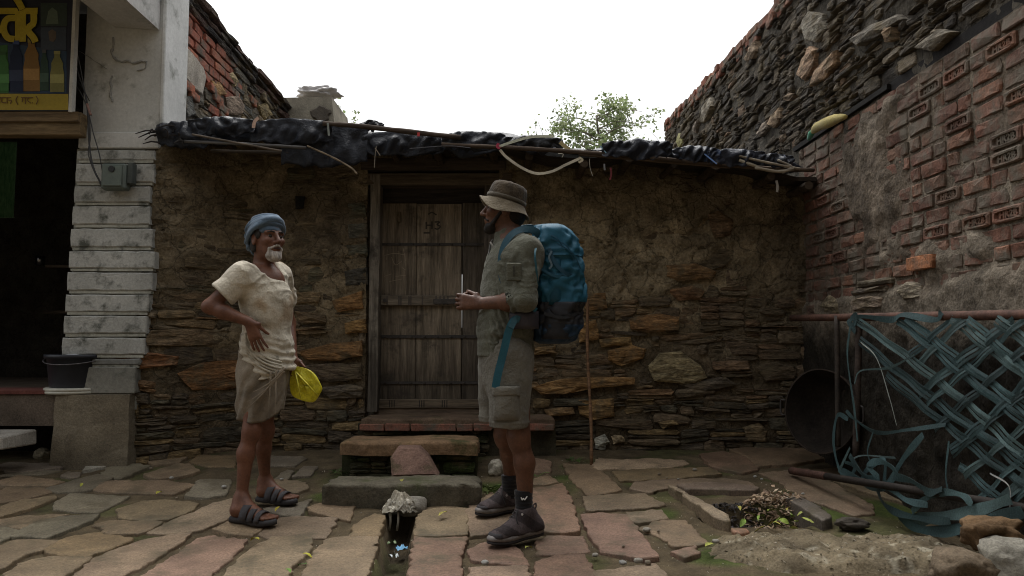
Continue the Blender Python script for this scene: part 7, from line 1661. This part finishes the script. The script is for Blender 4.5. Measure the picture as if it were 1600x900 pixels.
# ------------------------------------------------------------------ the rucksack
rs = thing('rucksack', 'large teal blue trekking rucksack with dark base on the back of the hiker', 'rucksack', tuple(A3(872, 536, 3.86)))
BL, DK, NV_ = (.010, .090, .150), (.020, .022, .028), (.010, .030, .062); BY = 3.86
PROF = [(352,846,862,.05),(355,838,878,.11),(362,834,888,.14),(376,832,898,.155),(395,833,905,.165),(420,834,910,.17),(450,835,912,.172),(475,836,911,.170),(500,835,908,.165),(520,834,902,.155),(532,838,895,.13),(537,846,884,.08)]
def bag_ring(y, grow=0., nt=72):
    yy = [q[0] for q in PROF]; x0 = np.interp(y, yy, [q[1] for q in PROF])-grow; x1 = np.interp(y, yy, [q[2] for q in PROF])+grow; hw = np.interp(y, yy, [q[3] for q in PROF])+grow/300
    a, b = A3(x0, y, BY), A3(x1, y, BY); c = (a+b)/2; rx = (b[0]-a[0])/2; out = []
    for i in range(nt):
        t = 2*math.pi*i/nt; cs_, sn_ = math.cos(t), math.sin(t); e = .62; X = rx*math.copysign(abs(cs_)**e, cs_); Y = hw*math.copysign(abs(sn_)**e, sn_)
        w = .008*float(vnoise(t*3.2+y*.05, y*.045))+.008*(1-2*abs(float(vnoise(t*4+y*.03, y*.10, 5.))))+.003*float(vnoise(t*9, y*.2, 2.)); k = 1+w/.10; out.append((c[0]+X*k, c[1]+Y*k, c[2]))
    return out
def bag_part(ys_, name, col, grow=0, cap0=False, cap1=False, pleat=0):
    rg = [bag_ring(y, grow) for y in ys_]; v, f_ = loft(rg); n = 72
    if cap0: f_.append(tuple(range(n-1, -1, -1)))
    if cap1: f_.append(tuple((len(rg)-1)*n+i for i in range(n)))
    P = np.array(v); m_ = MB(); m_.add(v, f_, np.tile(np.array(col), (len(v), 1))*(1+.3*fbm(P[:, 0]*7, P[:, 1]*7, P[:, 2]*7))[:, None]); return m_.build(name, M_NYLON, rs, True)
bag_part(np.linspace(352, 404, 20), 'lid', BL, 1.5, cap0=True); bag_part(np.linspace(398, 478, 26), 'main_bag', BL, 0, cap1=True); bag_part(np.linspace(474, 514, 14), 'lower_bag', DK, .6, cap0=True, cap1=True); bag_part(np.linspace(508, 537, 14), 'base_panel', NV_, 1.2, cap0=True, cap1=True)
FYb = BY-.165
curved_box(852, 880, 400, 476, FYb, .02, .014, np.array(BL)*.75, 'side_pocket', rs, M_NYLON); curved_box(878, 906, 420, 480, FYb+.02, .03, .022, np.array(BL)*1.15, 'front_pocket', rs, M_NYLON); curved_box(846, 890, 482, 530, FYb-.002, .03, .014, DK, 'bottle_pocket', rs, M_NYLON)
def bstrap(pts, w, col, name='strap', nrm=(0, -1, 0), par=None):
    m_ = MB(); m_.ribbon(catmull([Vector(A3(x, y, Y)) for x, y, Y in pts], 7), w, nrm, .004, col); return m_.build(name, M_NYLON, par or rs)
bstrap([(858,388,FYb-.012),(868,412,FYb-.020),(886,428,FYb-.020),(908,434,FYb+.04)], .018, (.008,.05,.085), 'compression_strap'); bstrap([(846,420,FYb-.006),(870,432,FYb-.022),(908,430,FYb+.03)], .014, (.012,.07,.11), 'compression_strap'); bstrap([(850,490,FYb-.012),(880,496,FYb-.022),(905,488,FYb+.03)], .016, (.02,.022,.026), 'compression_strap')
bstrap([(862,392,FYb-.02),(858,402,FYb-.024),(862,414,FYb-.024),(858,420,FYb-.024)], .010, (.10,.16,.2), 'zip_pull')
for k, (xa, xb) in enumerate(((850,870),(860,885),(870,895))): bstrap([(xa,364+k*8,FYb+.02-.02*k),(xb,372+k*12,FYb-.012),(xb+12,392+k*14,FYb+.0)], .006, (.006,.055,.095), 'seam')
# harness: shoulder straps over the shirt, hip belt and its loose tail
bstrap([(850,376,3.74),(836,361,3.72),(818,358,3.71),(800,366,3.695),(788,384,3.685),(783,410,3.675),(787,440,3.66),(808,470,3.645),(836,486,3.66)], .036, (.010,.055,.082), 'shoulder_strap', (-.3, -1, .25)); bstrap([(850,366,3.97),(830,358,3.99),(806,362,4.0),(786,380,4.0),(776,410,3.99)], .05, (.012,.08,.12), 'shoulder_strap', (-.5, 1, .5))
bstrap([(842,372,3.70),(836,395,3.60),(838,420,3.60),(840,445,3.62)], .010, (.02,.09,.12), 'load_strap', (0, -1, 0)); bstrap([(822,465,3.60),(830,478,3.61),(838,485,3.64)], .024, (.012,.085,.13), 'load_strap')
belt = curved_box(790, 842, 486, 514, 3.635, .05, .02, (.040, .036, .044), 'hip_belt', rs, M_NYLON)
bstrap([(806,498,3.62),(800,505,3.600),(794,520,3.600),(788,545,3.602),(783,565,3.605),(778,585,3.600),(774,606,3.600)], .038, (.014,.085,.12), 'belt_tail', (.05, -1, .02), belt); bstrap([(812,500,3.612),(806,498,3.606),(798,512,3.594)], .03, (.02,.075,.10), 'belt_tail', (0, -1, .2), belt)
